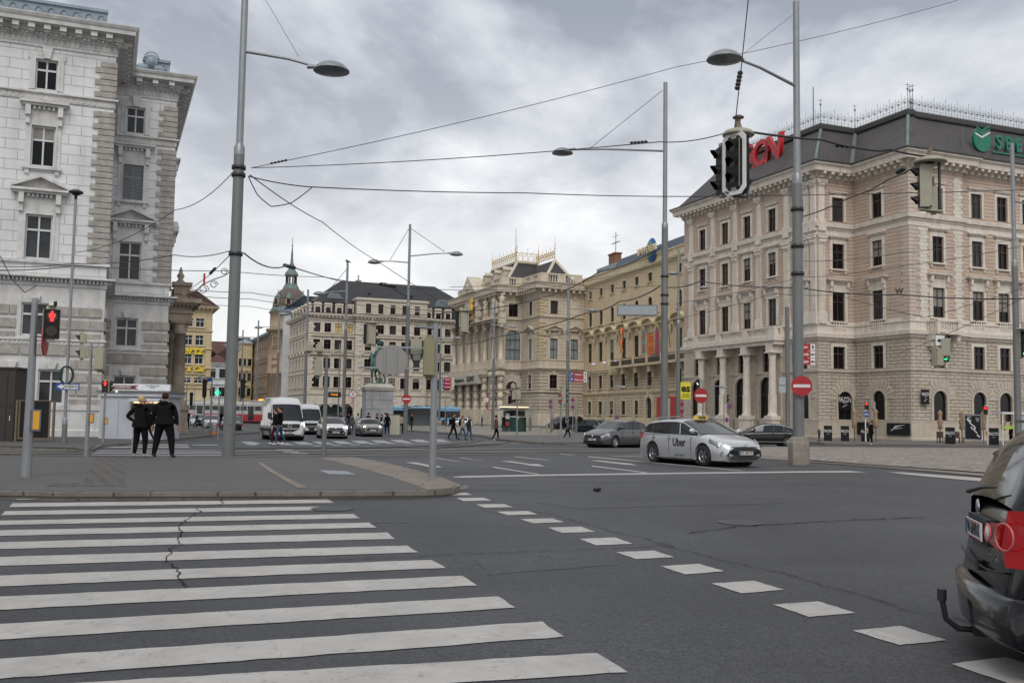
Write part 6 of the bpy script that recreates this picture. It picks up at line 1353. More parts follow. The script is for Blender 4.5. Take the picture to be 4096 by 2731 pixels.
nb = thing('push_button', 'yellow and grey pedestrian push button box on the left signal post', 'button box', (S1.location.x+.12,Y1-.02,zb(140,1680,Y1,S1)+S1.location.z), a); b = MB(); b.box(-.06,.10,-.09,.07,-.20,.20); b.build('case', paint('button_grey', (.12,.12,.16), .5), nb); b = MB(); b.box(-.035,.075,-.10,-.09,-.17,.17); b.build('panel', YELP, nb)
v = thing('road_sign', 'red and white sign seen almost edge on at the left signal post', 'sign', (S1.location.x+.18,Y1+.1,zb(156,1350,Y1,S1)+S1.location.z), a+R(80)); b = MB(); b.lathe([(.34,-.012),(.34,.012)], (0,0,0), 18, 0, False, ax='y'); b.prism([(.34*math.cos(t),.34*math.sin(t)) for t in [2*math.pi*k/18 for k in range(18)]], 1, -.01, .01); b.build('plate', REDP, v)
for i, (x, y) in enumerate(((322,1352),(322,1413))):
 q = atY(x, y, Ym); t = thing('traffic_light', ['upper','lower'][i]+' small cream single-lens signal on the slim lamp pole', 'traffic light', q, R(-90)+face(q.x,q.y)); lights(t, RM(0,0,0,0), 1, None, w=.34, h=.40)
S2 = post('signal post left of the two waiting people', 345, 1827, 1373, .075, .035); Y2 = S2.location.y; q = atY(404,1438,Y2); t = thing('traffic_light', 'cream signal housing seen from behind, left of the sausage kiosk', 'traffic light', q, face(q.x,q.y)+math.pi-.25); lights(t, RM(0,0,0,0), 2, None, h=.33, w=.30)
def button(root, x, y, Y, label):
 q = atY(x, y, Y); n_ = thing('push_button', label, 'button box', q, face(q.x,q.y)); b = MB(); b.box(-.07,.07,-.06,.06,-.15,.15); b.build('case', MATS['button_grey'], n_); b = MB(); b.box(-.045,.045,-.07,-.06,-.12,.12); b.build('panel', YELP, n_)
button(S2, 366, 1672, Y2, 'yellow push button box on the post left of the sausage kiosk door')
S3 = post('thin signal post directly in front of the sausage kiosk', 412, 1767, 1570, .06, .035, Y=43); q = atY(420,1545,42.8); t = thing('pedestrian_light', 'small pedestrian light with a red figure in front of the sausage kiosk', 'traffic light', q, face(q.x,q.y)); lights(t, RM(0,0,0,0), 2, (0,LRED), w=.24, h=.24, vis=False, man=True); lights(t, RM(.18,.1,0,R(75)), 2, None, w=.2, h=.24)
button(S3, 425, 1683, 42.9, 'yellow push button box beside the grey kiosk door')
q = atY(271,1546,Ym-.16); t = thing('street_sign', 'blue one-way sign with a white arrow on the slim lamp pole', 'sign', q, face(q.x,q.y)+R(6)); b = MB(); b.box(-.45,.45,-.012,.012,-.135,.135); b.build('plate', BLUEP, t); b = MB(); b.box(-.14,.40,-.016,-.012,-.095,.095); b.prism([(-.41,0),(-.22,-.11),(-.22,-.05),(-.14,-.05),(-.14,.05),(-.22,.05),(-.22,.11)], 1, -.016, -.012); b.build('arrow', WHITEP, t)
put_text('EINBAHN', .155, BLACKP, t, Mat.Translation((.13,-.02,0)), ext=.002, sx=.80)
q = atY(255,1403,48);
S4 = post('signal post at the tip of the island carrying crossbars', 1729, 1934, 1294, .085, .055); Y4 = S4.location.y; a4 = face(S4.location.x,Y4)
for y0 in (1393,1475):
 b = MB(); b.T = Mat.Rotation(a4,4,'Z'); z0 = zb(1745,y0,Y4,S4); b.box(-1.55 if y0 > 1400 else -1.22,.03,-.08,-.04,z0-.018,z0+.018); b.build('crossbar', GALV, S4)
b = MB(); b.T = Mat.Rotation(a4,4,'Z'); z0 = zb(1745,1313,Y4,S4); b.tube([(0,0,z0),(-.42,0,z0+.02)], .03, 6); b.build('crossbar', GALVD, S4)
q = atY(1567,1443,Y4-.16); t = thing('road_sign', 'large round road sign seen from behind, grey with a small sticker', 'sign', q, a4); b = MB(); rr0 = .325; P = [(rr0*math.cos(u),rr0*math.sin(u)) for u in [2*math.pi*k/40 for k in range(40)]]; b.prism(P, 1, .0, .015); b.build('plate', SIGNBK, t)
for x in (-.145,.095): b = MB(); b.box(x-.014,x+.014,-.022,-.001,-.26,.26); b.build('rail', GALV, t)
b = MB(); b.box(-.10,.03,-.006,-.001,-.30,-.27); b.build('sticker', WHITEP, t); b = MB(); b.box(-.06,-.02,-.006,-.001,-.255,-.235); b.build('sticker', YELP, t)
put_text('DMG', .05, BLACKP, t, Mat.Translation((-.035,-.009,-.285)), ext=.001, bold=.002, name='graffiti')
q = atY(1665,1400,Y4+.05); t = thing('traffic_light', 'switched-off signal wrapped in torn black plastic beside the round sign back', 'traffic light', q, a4); b = MB(); b.prism([(-.10,.27),(.10,.27),(.16,.14),(.16,-.08),(.10,-.20),(.0,-.42),(-.08,-.22),(-.16,-.06),(-.16,.14)], 1, .02, .12); b.build('plastic_wrap', paint('black_plastic', (.012,.012,.013), .25), t); b = MB(); b.box(-.115,.115,-.05,.02,-.08,.235); b.box(-.05,.05,-.055,.02,.235,.27); b.build('housing', CREAMP, t); b = MB(); b.box(-.06,.09,-.045,.018,-.21,-.082); b.build('grey_panel', GALVD, t)
q = atY(1717,1432,Y4+.10); t = thing('traffic_light', 'olive cream signal housing hanging behind the island-tip post', 'traffic light', q, a4+math.pi); lights(t, RM(0,0,0,0), 3, None, w=.25, h=.255, back=paint('signal_olive_cream', (.21,.195,.11), .5), vis=False)
S5 = post('signal post at the back of the island, between the cars', 1295, 1824, 1418, .085, .055, mat=GALVD); Y5 = S5.location.y; a5 = face(S5.location.x,Y5); b = MB(); b.T = Mat.Rotation(a5,4,'Z'); z0 = zb(1310,1424,Y5,S5); b.tube([(0,0,z0),(-.62,0,z0)], .028, 6); b.build('crossbar', GALVD, S5)
for i, (x, y, n_, h_) in enumerate(((1235,1392,1,.42),(1278,1394,1,.42),(1272,1472,3,.185))):
 q = atY(x, y, Y5); t = thing('traffic_light', ['cream signal box at the left end of the crossbar above the white vans','cream signal box beside another one above the white vans','long cream signal housing hanging under the crossbar above the white vans'][i], 'traffic light', q, a5+math.pi); lights(t, RM(0,0,0,0), n_, None, w=.26, h=h_*.62 if n_ == 1 else .185, vis=False)
def sigpost(label, bx, by, ty, Y, heads, r=.06, mat=GALV, btn=False):
 p = post(label, bx, by, ty, r, r*.75, Y=Y, mat=mat); q0 = p.location
 for i, (x, y, n_, ang, lit, dsc) in enumerate(heads):
  q = atY(x, y, Y-.05); t = thing('traffic_light', dsc, 'traffic light', q, face(q.x,q.y)+R(ang)); lights(t, RM(0,0,0,0), n_, lit, w=.32, h=.32)
 return p
sigpost('thin signal post in front of the green snack stand', 2067, 1757, 1598, 69, [(2048,1578,2,-80,None,'traffic light with dark visors in front of the green snack stand'),(2075,1580,2,180,None,'cream back of a traffic light above the green snack stand'),(2053,1545,1,180,None,'small cream box on the left above the snack stand signal'),(2075,1543,1,180,None,'small cream box on the right above the snack stand signal')])
sigpost('pale signal post left of the grey hatchback', 2242, 1770, 1548, 60, [(2262,1585,3,92,None,'side view of a three-light signal before the gilded palace corner')], r=.065)
q = atY(2239,1593,60); t = thing('road_sign', 'no entry sign seen edge on beside the side-view signal', 'sign', q, face(q.x,q.y)-R(72)); b = MB(); P = [(.34*math.cos(u),.34*math.sin(u)) for u in [2*math.pi*k/24 for k in range(24)]]; b.prism(P, 1, 0, .02); b.build('plate', REDP, t); b = MB(); b.box(-.26,.26,-.008,-.001,-.06,.06); b.build('bar', WHITEP, t)
def no_entry(label, x, y, Y, r_=.32, tilt=0):
 q = atY(x, y, Y); t = thing('road_sign', label, 'sign', q, face(q.x,q.y)+tilt); P = [(r_*math.cos(u),r_*math.sin(u)) for u in [2*math.pi*k/32 for k in range(32)]]; b = MB(); b.prism(P, 1, 0, .02); b.build('plate', REDP, t); b = MB(); b.box(-r_*.8,r_*.8,-.006,-.001,-r_*.15,r_*.15); b.build('bar', WHITEP, t)
no_entry('round no entry sign fixed to the tall mast with the concrete foot', 3207, 1543, M2.location.y-.3, .335)
no_entry('round no entry sign on a thin post behind the silver taxi', 2804, 1582, 62, .47, .5)
no_entry('round no entry sign on the two-armed lamp mast', 1626, 1595, 75, .35)
post('thin post of the no entry sign behind the silver taxi', 2812, 1760, 1520, .05, .05, Y=62.1)
q = atY(2800,1532,62); t = thing('traffic_light', 'black signal with a glowing white point above the no entry sign', 'traffic light', q, face(q.x,q.y)-R(60)); lights(t, RM(-.2,0,0,0), 1, (0,glow('lamp_white', (.9,.9,1), 1.5)), w=.4, h=.5);
sigpost('thin signal post before the porch columns', 2896, 1745, 1590, 80, [(2908,1592,2,75,None,'small signal beside a no stopping sign in front of the porch columns')], r=.05)
def round_sign(label, x, y, Y, r_, kind, tilt=0):
 q = atY(x, y, Y); t = thing('road_sign', label, 'sign', q, face(q.x,q.y)+tilt); C_ = lambda r: [(r*math.cos(u),r*math.sin(u)) for u in [2*math.pi*k/28 for k in range(28)]]; b = MB(); b.prism(C_(r_), 1, 0, .02); b.build('rim', REDP if kind != 'bike' else BLUEP, t)
 if kind == 'stop':
  b = MB(); b.prism(C_(r_*.78), 1, -.006, -.001); b.build('field', BLUEP, t); b = MB(); b.T = Mat.Rotation(R(45),4,'Y'); b.box(-r_*.76,r_*.76,-.012,-.007,-r_*.09,r_*.09); b.box(-r_*.09,r_*.09,-.014,-.0125,-r_*.76,r_*.76); b.build('cross', REDP, t)
 if kind == 'bike':
  b = MB()
  for sx in (-1,1): b.tube([(sx*r_*.4+r_*.26*math.cos(u),-.01,-r_*.15+r_*.26*math.sin(u)) for u in [2*math.pi*k/12 for k in range(13)]], .02, 4, cap=False)
  b.tube([(-r_*.4,-.01,-r_*.15),(-r_*.1,-.01,r_*.3),(r_*.3,-.01,r_*.3),(0,-.01,-r_*.15),(-r_*.1,-.01,r_*.3)], .02, 4); b.build('bicycle_symbol', WHITEP, t)
 if kind == 'tram':
  b = MB(); b.prism(C_(r_*.84), 1, -.006, -.001); b.build('field', WHITEP, t); b = MB(); b.ell((0,-.01,0), (r_*.22,.006,r_*.16), 8); b.build('symbol', REDP, t)
  for s_, z_ in (('STRASSENBAHN',r_*.42),('HALTESTELLE',-r_*.42)): put_text(s_, r_*.26, BLACKP, t, Mat.Translation((0,-.012,z_)), ext=.002, sx=.62)
 return t
round_sign('round tram stop sign with a red rim on a curved bracket before the hall columns', 1944, 1599, 121, .37, 'tram'); round_sign('round tram stop sign with a red rim left of the statue pedestal', 1412, 1576, 112, .47, 'tram'); round_sign('small round tram stop sign just right of the statue pedestal', 1579, 1603, 118, .28, 'tram'); round_sign('oval tram stop sign above the roof of the white van', 1129, 1589, 112, .35, 'tram')
for x, y, Y, tx_ in ((1944,1599,121,1970),(1412,1576,112,1372)):
 p0, p1 = atY(x,y+26,Y), atY(tx_,y+26,Y); b = MB(); b.tube([p0+Vec((0,0,.4)),p0+Vec((0,0,-.1)),p0+Vec(((p1.x-p0.x)*.3,0,-.4)),Vec((p1.x,p1.y,p0.z-.4))], .04, 6); tag(b.build('sign_bracket', REDP), ('curved red bracket of the tram stop sign by the '+('hall columns' if x > 1500 else 'statue pedestal')), 'bracket')
for i, (x, ys, Y) in enumerate(((2202,(1606,1626),100),(2291,(1600,1628),98))):
 post('thin post with two no stopping signs '+('by the snack stand' if i == 0 else 'by the parked black car'), x, 1722, ys[0]-8, .05, .05, Y=Y+.1, name='sign_post')
 for j, y in enumerate(ys): round_sign(['upper','lower'][j]+' no stopping sign on the post '+('by the snack stand' if i == 0 else 'by the parked black car'), x, y, Y, .2, 'stop')
round_sign('no stopping sign beside the small signal before the porch columns', 2918, 1624, 79, .2, 'stop'); round_sign('no stopping sign low down behind the silver taxi roof', 2908, 1679, 79, .2, 'stop', .9); round_sign('low no stopping sign behind the grey hatchback', 2468, 1668, 92, .2, 'stop'); post('thin post of the no stopping sign before the porch', 2919, 1750, 1632, .04, .04, Y=79.2, name='sign_post')
sigpost('white signal post with a blue cycle sign by the restaurant door', 3463, 1780, 1605, 84, [(3467,1622,2,0,(0,LRED),'red signal above the blue cycle sign near the restaurant door'),(3494,1622,2,150,None,'unlit signal beside the red one near the restaurant door')], r=.06, mat=WHITEP); round_sign('blue round cycle path sign near the restaurant door', 3466, 1656, 83.8, .24, 'bike'); button(None, 3469, 1717, 83.8, 'small yellow button box under the cycle path sign')
sigpost('white signal post beside the poster case', 3951, 1794, 1618, 78, [(3942,1640,2,10,(0,LRED),'red signal beside the poster case')], r=.065, mat=WHITEP); button(None, 3945, 1732, 77.8, 'small amber button box beside the poster case')
def board_sign(label, x0, x1, y0, y1, Y, rows, thick=.12, name='direction_sign', tilt=0):
 a, c = atY(x0,y0,Y), atY(x1,y1,Y); cx_, cz_ = (a.x+c.x)/2, (a.z+c.z)/2; W_, H_ = c.x-a.x, a.z-c.z; t = thing(name, label, 'sign', (cx_,Y,cz_), tilt)
 n = len(rows); h = H_/n
 for i, (txt, arr) in enumerate(rows):
  z = H_/2-h*(i+.5); b = MB(); b.box(-W_/2,-W_/2+W_*.2,-thick,0,z-h*.45,z+h*.45,0); b.box(-W_/2+W_*.2,W_/2-W_*.2,-thick,0,z-h*.45,z+h*.45,1); b.box(W_/2-W_*.2,W_/2,-thick,0,z-h*.45,z+h*.45,2); b.build('panel', [BLUEP, REDP, WHITEP], t)
  put_text('P', h*.55, WHITEP, t, Mat.Translation((-W_/2+W_*.1,-thick-.01,z+h*.05)), ext=.004, bold=.01); put_text(txt, h*.5, WHITEP, t, Mat.Translation((0,-thick-.01,z)), ext=.004, sx=min(1,W_*.56/(len(txt)*h*.27)), bold=.006)
  b = MB(); b.T = Mat.Translation((W_/2-W_*.1,-thick-.012,z)) @ Mat.Rotation(R(-90) if arr == 'l' else 0,4,'Y'); b.prism([(-h*.05,-h*.3),(h*.05,-h*.3),(h*.05,0),(h*.17,0),(0,h*.32),(-h*.17,0),(-h*.05,0)], 1, -.01, .0); b.build('arrow', BLACKP, t)
board_sign('two-row red parking sign reading Parkring and Weihburggasse', 2281, 2347, 1487, 1530, 104.5, [('Parkring','u'),('Weihburggasse','u')]); board_sign('three-row red parking sign reading Kärntner Ring, left of the hall', 1768, 1816, 1510, 1556, 149.5, [('Kärntner Ring','u'),('Palais Corso','u'),('Kärntner Straße','l')]); board_sign('three-row red parking sign half hidden behind the tall right mast', 3168, 3258, 1373, 1461, 60, [('Oper','u'),('Universität','l'),('Karlsplatz','l')])
q0, q1 = atY(2469,1215,59.5), atY(2630,1268,59.5); t = thing('road_panel', 'blank pale grey road panel hung on the lamp mast beside the yellow palace', 'sign', ((q0.x+q1.x)/2,59.5,(q0.z+q1.z)/2), -.12); W_, H_ = q1.x-q0.x, q0.z-q1.z; b = MB(); b.box(-W_/2,W_/2,-.06,.06,-H_/2+.05,H_/2-.05); b.build('frame', GALVD, t); b = MB(); b.box(-W_/2+.07,W_/2-.07,-.08,-.061,-H_/2+.12,H_/2-.12); b.build('screen', paint('panel_pale', (.28,.31,.33), .35), t)
q = atY(3129,1540,91); t = thing('road_panel', 'grey panel seen from behind on the plain grey post', 'sign', q, .1); b = MB(); b.box(-.32,.32,-.03,.03,-.7,.7); b.build('plate', paint('panel_grey', (.33,.36,.38), .5), t); b = MB(); b.box(-.3,.32,-.05,-.031,-.03,.03); b.build('rail', GALVD, t)
def small_lamp(label, bx, by, ty, Y, arms, r=.06): return mast(label, bx, by, ty, r, r*.8, None, arms, Y=Y, hs=.62, group='small pavement lamps', cat='street lamp')
small_lamp('small lamp with its head to the left beside the pedestrian lights of the side street', 841, 1716, 1504, 73, [(1510,806,1513,0)]); small_lamp('small double lamp in front of the black-roofed block', 1351, 1690, 1375, 118, [(1416,1311,1424,0),(1418,1433,1427,0)], .09); small_lamp('small lamp before the yellow palace ground floor', 2460, 1715, 1540, 95, [(1546,2494,1549,0)]); small_lamp('small lamp in front of the porch columns', 2853, 1740, 1537, 82, [(1545,2897,1549,0)], .08); small_lamp('small lamp between the statue and the bus', 1780, 1700, 1580, 125, [(1583,1800,1586,0)])
POSTL = ['thin post at the far side street crossing, leftmost of its row','thin bare post beside the yellow corner house door','thin post with a red and white band near the litter bin','thin post beside the tall near mast with a red and white band']
for i, (bx, by, ty, Y) in enumerate(((742,1690,1540,92),(776,1652,1550,150),(871,1748,1564,57),(968,1721,1540,70))):
 p = post(POSTL[i], bx, by, ty, .05, .045, Y=Y, group='thin posts in the side street');
 if i > 1: b = MB(); [b.tube([(0,0,.75+.4*j),(0,0,.93+.4*j)], .058, 10) for j in range(1)]; b.build('red_band', REDP, p)
for i, (x, y, Y, l) in enumerate(((818,1560,72,'tall'),(972,1560,70,'right-hand'),(765,1600,100,'distant'))):
 q = atY(x, y, Y); t = thing('traffic_light', 'black round-topped traffic light seen from behind, '+l+' one in the side street', 'traffic light', q, face(q.x,q.y)+math.pi); lights(t, RM(0,0,0,0), 3, None, w=.3, h=.34, back=BLACKP, vis=False); b = MB(); b.prism([(.2*math.cos(u),.6+.2*math.sin(u)) for u in [2*math.pi*k/20 for k in range(20)]], 1, -.03, .03); b.build('round_backing', BLACKP, t)
post('thin post under the tall black traffic light of the side street', 814, 1708, 1590, .05, .05, Y=72.1, group='thin posts in the side street')
for i, (x, Y) in enumerate(((2122,118),(2210,112),(2306,110),(2413,105),(2534,98),(2674,92))):
 q = atY(x, 1600, Y); lp_ = thing('light_column', 'slim light column with a cream upper half, '+['beside the snack stand','at the gilded palace corner','left of the parked black cars','before the yellow palace windows','right of the yellow palace lamp','beside the red office poster'][i], 'light column', (q.x,Y,G(Y)), 0, 'slim light columns along the palaces'); b = MB(); zt = zz(x,1592,Y)-G(Y); b.tube([(0,0,0),(0,0,zt*.42)], .16, 8); b.build('pole', GALVD, lp_); b = MB(); b.tube([(0,0,zt*.42),(0,0,zt)], .16, 8); b.build('light_tube', CREAMP, lp_)
def wire(label, pts, r=.012, sag=0, name='overhead_wire', mat=BLACKM, group='overhead wires over the junction'):
 P = [atY(x,y,Y) for x, y, Y in pts]; out = []
 for a, c in zip(P, P[1:]):
  n = 8
  for i in range(n): t = i/n; p = a.lerp(c,t); p.z -= sag*4*t*(1-t); out.append(p)
 out.append(P[-1]); b = MB(); b.tube(out, r, 5); o = b.build(name, mat); return tag(o, label, 'wire', group)
k = 1.7415
W_ = [
 ('long thin wire rising from the near mast to the upper right corner', [(1005,672,31.5),(2700,270,38),(3830,3,46)], .012, .15),
 ('thin wire from the near mast to the big hanging traffic light', [(1005,672,31.5),(2640,568,25),(2945,518,22)], .013, .1),
 ('thick cable from the big hanging traffic light to the second one', [(2950,520,22),(3290,560,23),(3480,600,23.5),(3560,598,23.7),(3725,628,24)], .028, .03),
 ('heavy cable crossing the whole square just below the lamp arms', [(993,705,31.5),(1240,748,33),(2100,772,40),(2820,786,44),(4250,755,52)], .02, .05),
 ('slack cable loop hanging from the near mast clamp', [(993,705,31.5),(1030,780,31.7),(1085,826,31.9),(1165,812,32.2),(1250,748,33)], .018, .02),
 ('diagonal wire descending from the near mast to the two-armed lamp', [(1000,700,31.5),(1289,888,45),(1510,1045,60),(1900,1285,78)], .02, .1),
 ('wire from the near mast down left to the slim lamp pole', [(950,668,31.5),(700,840,35),(300,1010,41)], .014, .3),
 ('vertical wire holding the big hanging traffic light from above', [(2938,520,22),(2965,270,21.5),(2997,-40,21)], .012, 0),
 ('wire running left from the near mast across the left palace', [(922,1003,31.5),(700,1020,36),(280,1054,41),(-60,1060,44)], .016, .12),
 ('wire crossing the left palace front just below the first ledge', [(-40,1080,42),(300,1062,44),(900,1083,60),(1300,1108,75),(1600,1152,90)], .022, .08),
 ('wire dropping right from the near mast toward the statue', [(975,1012,31.5),(1150,1062,40),(1560,1150,80),(2200,1150,110),(2750,1030,120)], .026, .25),
 ('upper tram wire over the side street', [(640,1140,70),(1000,1170,85),(1400,1215,100),(1850,1245,115)], .028, .15),
 ('second tram wire over the side street', [(680,1172,70),(1000,1195,85),(1500,1262,100),(1900,1300,115)], .026, .1),
 ('third tram wire over the side street', [(700,1205,80),(1000,1225,95),(1450,1290,110),(1850,1370,125)], .024, .1),
 ('thick feeder cable falling left from the blank road panel mast, upper one', [(2640,990,60),(2400,1085,70),(2170,1190,80),(1830,1245,95),(1560,1255,110)], .045, .25),
 ('thick feeder cable falling left from the blank road panel mast, lower one', [(2640,1145,60),(2480,1205,68),(2345,1252,75),(2000,1345,90),(1800,1380,105)], .045, .2),
 ('feeder cable running right from the blank road panel mast over the pink palace', [(2672,1150,60),(2800,1125,58),(3190,1150,50),(3600,1178,46),(4200,1190,42)], .03, .12),
 ('wire sloping up from the right mast to the second hanging traffic light', [(3205,868,34.3),(3400,790,30),(3560,715,27),(3722,628,24)], .022, .05),
 ('thin wire across the pink palace upper windows, rising right', [(3205,1045,34.3),(3600,1010,40),(4200,935,50)], .012, .1),
 ('thin wire across the pink palace balcony, rising right', [(2700,1215,60),(3200,1110,55),(3600,1065,50),(4200,960,45)], .014, .1),
 ('tram wire before the pink palace balcony line', [(2672,1285,60),(3100,1175,56),(3350,1180,52),(3700,1270,48),(4096,1150,46)], .014, .05),
 ('low tram wire descending past the corner balcony', [(3600,1410,60),(3800,1330,55),(4096,1190,50)], .016, .05),
 ('guy wire on the upper part of the near mast', [(1045,-30,31.5),(1195,228,31.5)], .008, 0),
 ('guy wire on the mast with the blank road panel', [(2650,362,60),(2355,598,64)], .018, 0),
 ('left guy wire of the two-armed lamp mast', [(1636,915,77),(1560,1040,77)], .02, 0),
 ('right guy wire of the two-armed lamp mast', [(1645,915,77),(1780,1008,77)], .02, 0),
 ('guy wire of the right mast lamp arm', [(3178,55,34.3),(2975,215,33)], .008, 0),
 ('wire crossing the gilded palace attic from the left', [(1800,1148,110),(2130,1130,115),(2330,1155,120),(2650,1140,100)], .03, .1),
 ('wire crossing the gilded palace main floor', [(1850,1280,100),(2200,1345,95),(2640,1250,80)], .028, .1),
 ('wire from the bird mast down to the left', [(1392,1070,112),(1300,1180,112)], .03, 0),
 ('short wire with insulators left of the near mast', [(930,1010,31.5),(845,1095,40),(750,1165,58)], .016, 0),
 ('tram wire at the left edge with insulators', [(-20,985,38),(50,1120,39),(100,1170,40),(150,1140,41)], .016, 0)]
for l, p, r, s in W_: wire(l, p, r, s)
def insul(label, pts, s=1.0):
 b = MB(); P = [atY(*p) for p in pts]; b.tube(P, .02*s, 6)
 for i in range(5): c = P[0].lerp(P[-1], .1+.2*i); b.ell(c, (.06*s,.06*s,.05*s), 8, 0, 5)
 tag(b.build('insulator', BLACKM), label, 'insulator', 'wire insulators')
for l, p, s in (('cluster of insulators on the wire just above the big hanging signal',[(2948,360,22),(2962,285,22)],1.1),('insulators on the wire right of the near mast, upper pair',[(1080,655,31.5),(1150,640,31.6)],.8),('insulators on the wire left of the near mast',[(840,1095,40),(862,1072,39)],1.2),('insulators on the thick cable over the pink palace roof',[(3340,582,23.3),(3440,590,23.5)],1.0),('insulators left of the blank road panel mast',[(2520,572,30),(2590,567,29)],.9),('insulators on the wire in front of the domed house',[(1135,1060,40),(1180,1072,41)],1.6),('insulators on the wire above the black-roofed block',[(1530,1140,80),(1585,1145,80)],2.6),('insulator on the cable at the second hanging signal',[(3590,690,26),(3615,675,25.8)],1.3)): insul(l, p, s)
q = atY(3597,1166,45); t = thing('wire_tag', 'small W-shaped tag hanging on the wire before the pink palace', 'tag', q, 0); put_text('W', .34, BLACKM, t, Mat.Identity(4), ext=.01, bold=.015)
q = atY(817,1118,41); t = tag(MB().box(-.04,.04,-.01,.01,-.26,.26).build('wire_tag', REDP), 'small red and white tag hanging from the wire left of the near mast', 'tag'); t.location = q
# ================================================================ vehicles
def carpaint(name, col, metal=.6, rough=.32): return paint(name, col, rough, metal, .6, .06, 1.5)
TYRE = paint('tyre', (.014,.014,.015), .8); RIMM = paint('alloy_rim', (.36,.37,.39), .3, metal=.8); CARGL = paint('car_glass', (.010,.012,.014), .05, spec=.55, var=.3, vscale=1.5)
CHROME = paint('chrome', (.55,.56,.57), .15, metal=1); PLBK = paint('plastic_black', (.016,.016,.017), .55); TAILR = paint('tail_lens', (.40,.008,.012), .12, coat=.8); HEADL = glow('headlight_on', (1,.93,.80), .95); HEADC = paint('headlight_clear', (.42,.44,.46), .12, metal=.5); PLATEW = paint('plate_white', (.60,.60,.60), .5)
def interp(tab, x):
 if x <= tab[0][0]: return tab[0][1]
 for (a, p), (b, q) in zip(tab, tab[1:]):
  if x <= b: return p+(q-p)*(x-a)/(b-a)
 return tab[-1][1]
def smoothtab(tab, x, w=.06): return (interp(tab,x-w)+interp(tab,x)*2+interp(tab,x+w))/4
def build_car(rt, S, pm):
 """S: L W wb fo(front overhang) wr top[(x,z)] roof[(x,z)] ; x runs back from the nose; local +x is forward"""
 global CUR; CUR = S
 L_, W, wb, fo, wr = S['L'], S['W'], S['wb'], S['fo'], S['wr']; hw = W/2; top, roof = S['top'], S['roof']; zb = S.get('zb',.2); X = lambda x: fo-x       # local x of a station (front axle at 0)
 plan = S.get('plan', [(0,.62),(.12,.80),(.35,.93),(.8,1.0),(L_-.7,1.0),(L_-.3,.93),(L_-.08,.84),(L_,.74)])
 xs = [0,.05,.12,.22,.35,.5,.7]+[.7+i*(L_-1.4)/18 for i in range(1,18)]+[L_-.7,L_-.5,L_-.32,L_-.2,L_-.1,L_-.04,L_]
 vs = [];
 for x in xs:
  zt = smoothtab(top,x); h = hw*smoothtab(plan,x); sh = zt-.07 if S.get('flat') else zt-.10; bt = zb+(.10 if x < .1 or x > L_-.1 else 0)
  e = .0 if .1 < x < L_-.1 else .04
  c = [(0,zt+.02),(h*.55,zt+.012),(h*.86,zt-.02),(h*.965,sh-.01),(h*.995,sh-.14),(h,bt+(sh-bt)*.5),(h*.985,bt+.16),(h*.95,bt+.03),(h*.80,bt),(0,bt)]
  vs.append([(X(x),y,z) for y, z in c]+[(X(x),-y,z) for y, z in c[-2:0:-1]])
 n = len(vs[0]); b = MB(); fs = []
 for i in range(len(xs)-1):
  for k in range(n): fs.append((i*n+k,(i+1)*n+k,(i+1)*n+(k+1)%n,i*n+(k+1)%n))
 b.add([p for r in vs for p in r], fs+[tuple(range(n)), tuple(range(len(vs)*n-1,(len(vs)-1)*n-1,-1))], 0, True)
 body = b.build('tmp', pm)
 for wx in (0,-wb):
  c = MB(); c.tube([(wx,-hw-.3,wr+.02),(wx,hw+.3,wr+.02)], wr+.055, 28); co = c.build('tmpc', pm); m = body.modifiers.new('b','BOOLEAN'); m.operation = 'DIFFERENCE'; m.object = co; m.solver = 'EXACT'
 me = stage(body); me.name = 'body'
 for o in [o for o in bpy.data.objects if o.name.startswith('tmp')]: bpy.data.objects.remove(o)
 for p in me.polygons: p.use_smooth = True
 try: me.set_sharp_from_angle(angle=R(38))
 except Exception: pass
 bo = link('body', me, rt)
 b = MB()
 for wx in (0,-wb): b.tube([(wx,-hw+.24,wr+.02),(wx,hw-.24,wr+.02)], wr+.05, 20)
 b.box(X(L_-.5),X(.5),-hw*.8,hw*.8,zb-.03,zb+.02); b.build('underbody', PLBK, rt)
 ws, we = roof[0][0], roof[-1][0]; gx = [ws+(we-ws)*i/22 for i in range(23)]; gv = []; zr = lambda x: smoothtab(roof,x,.05) if ws+.08 < x < we-.08 else interp(roof,x)
 wind, back = S['wind'], S['back']; rw = S.get('rw',.74)
 for x in gx:
  zt = smoothtab(top,x); z1 = max(zr(x), zt-.02); h = hw*smoothtab(plan,x); f = min(1,max(0,(z1-zt)/(max(q for _, q in roof)-zt+1e-6))); yr = h*(.90-(.90-rw)*f)
  gv.append([(X(x),h*.905,zt-.06),(X(x),yr+.02*f,z1-.07*f-.01),(X(x),yr*.90,z1-.015*f),(X(x),yr*.5,z1+.012),(X(x),0,z1+.02)])
 g_, r_ = MB(), MB()
 def half(s):
  V_ = [(x,y*s,z) for row in gv for x, y, z in row]
  G1, R1 = [], []
  for i in range(22):
   xm = (gx[i]+gx[i+1])/2; glass_top = xm < wind or xm > back
   for k in range(4):
    f = (i*5+k,(i+1)*5+k,(i+1)*5+k+1,i*5+k+1); f = f if s > 0 else f[::-1]
    if k == 0: (G1 if S.get('sidewin',(ws+.05,we-.05))[0] < xm < S.get('sidewin',(ws+.05,we-.05))[1] else R1).append(f)
    else: (G1 if glass_top else R1).append(f)
  g_.add(V_, G1, 0, True); r_.add(V_, R1, 0, True)
 half(1); half(-1)
 g_.build('window_glass', CARGL, rt); r_.build('roof', S.get('roofmat', pm), rt)
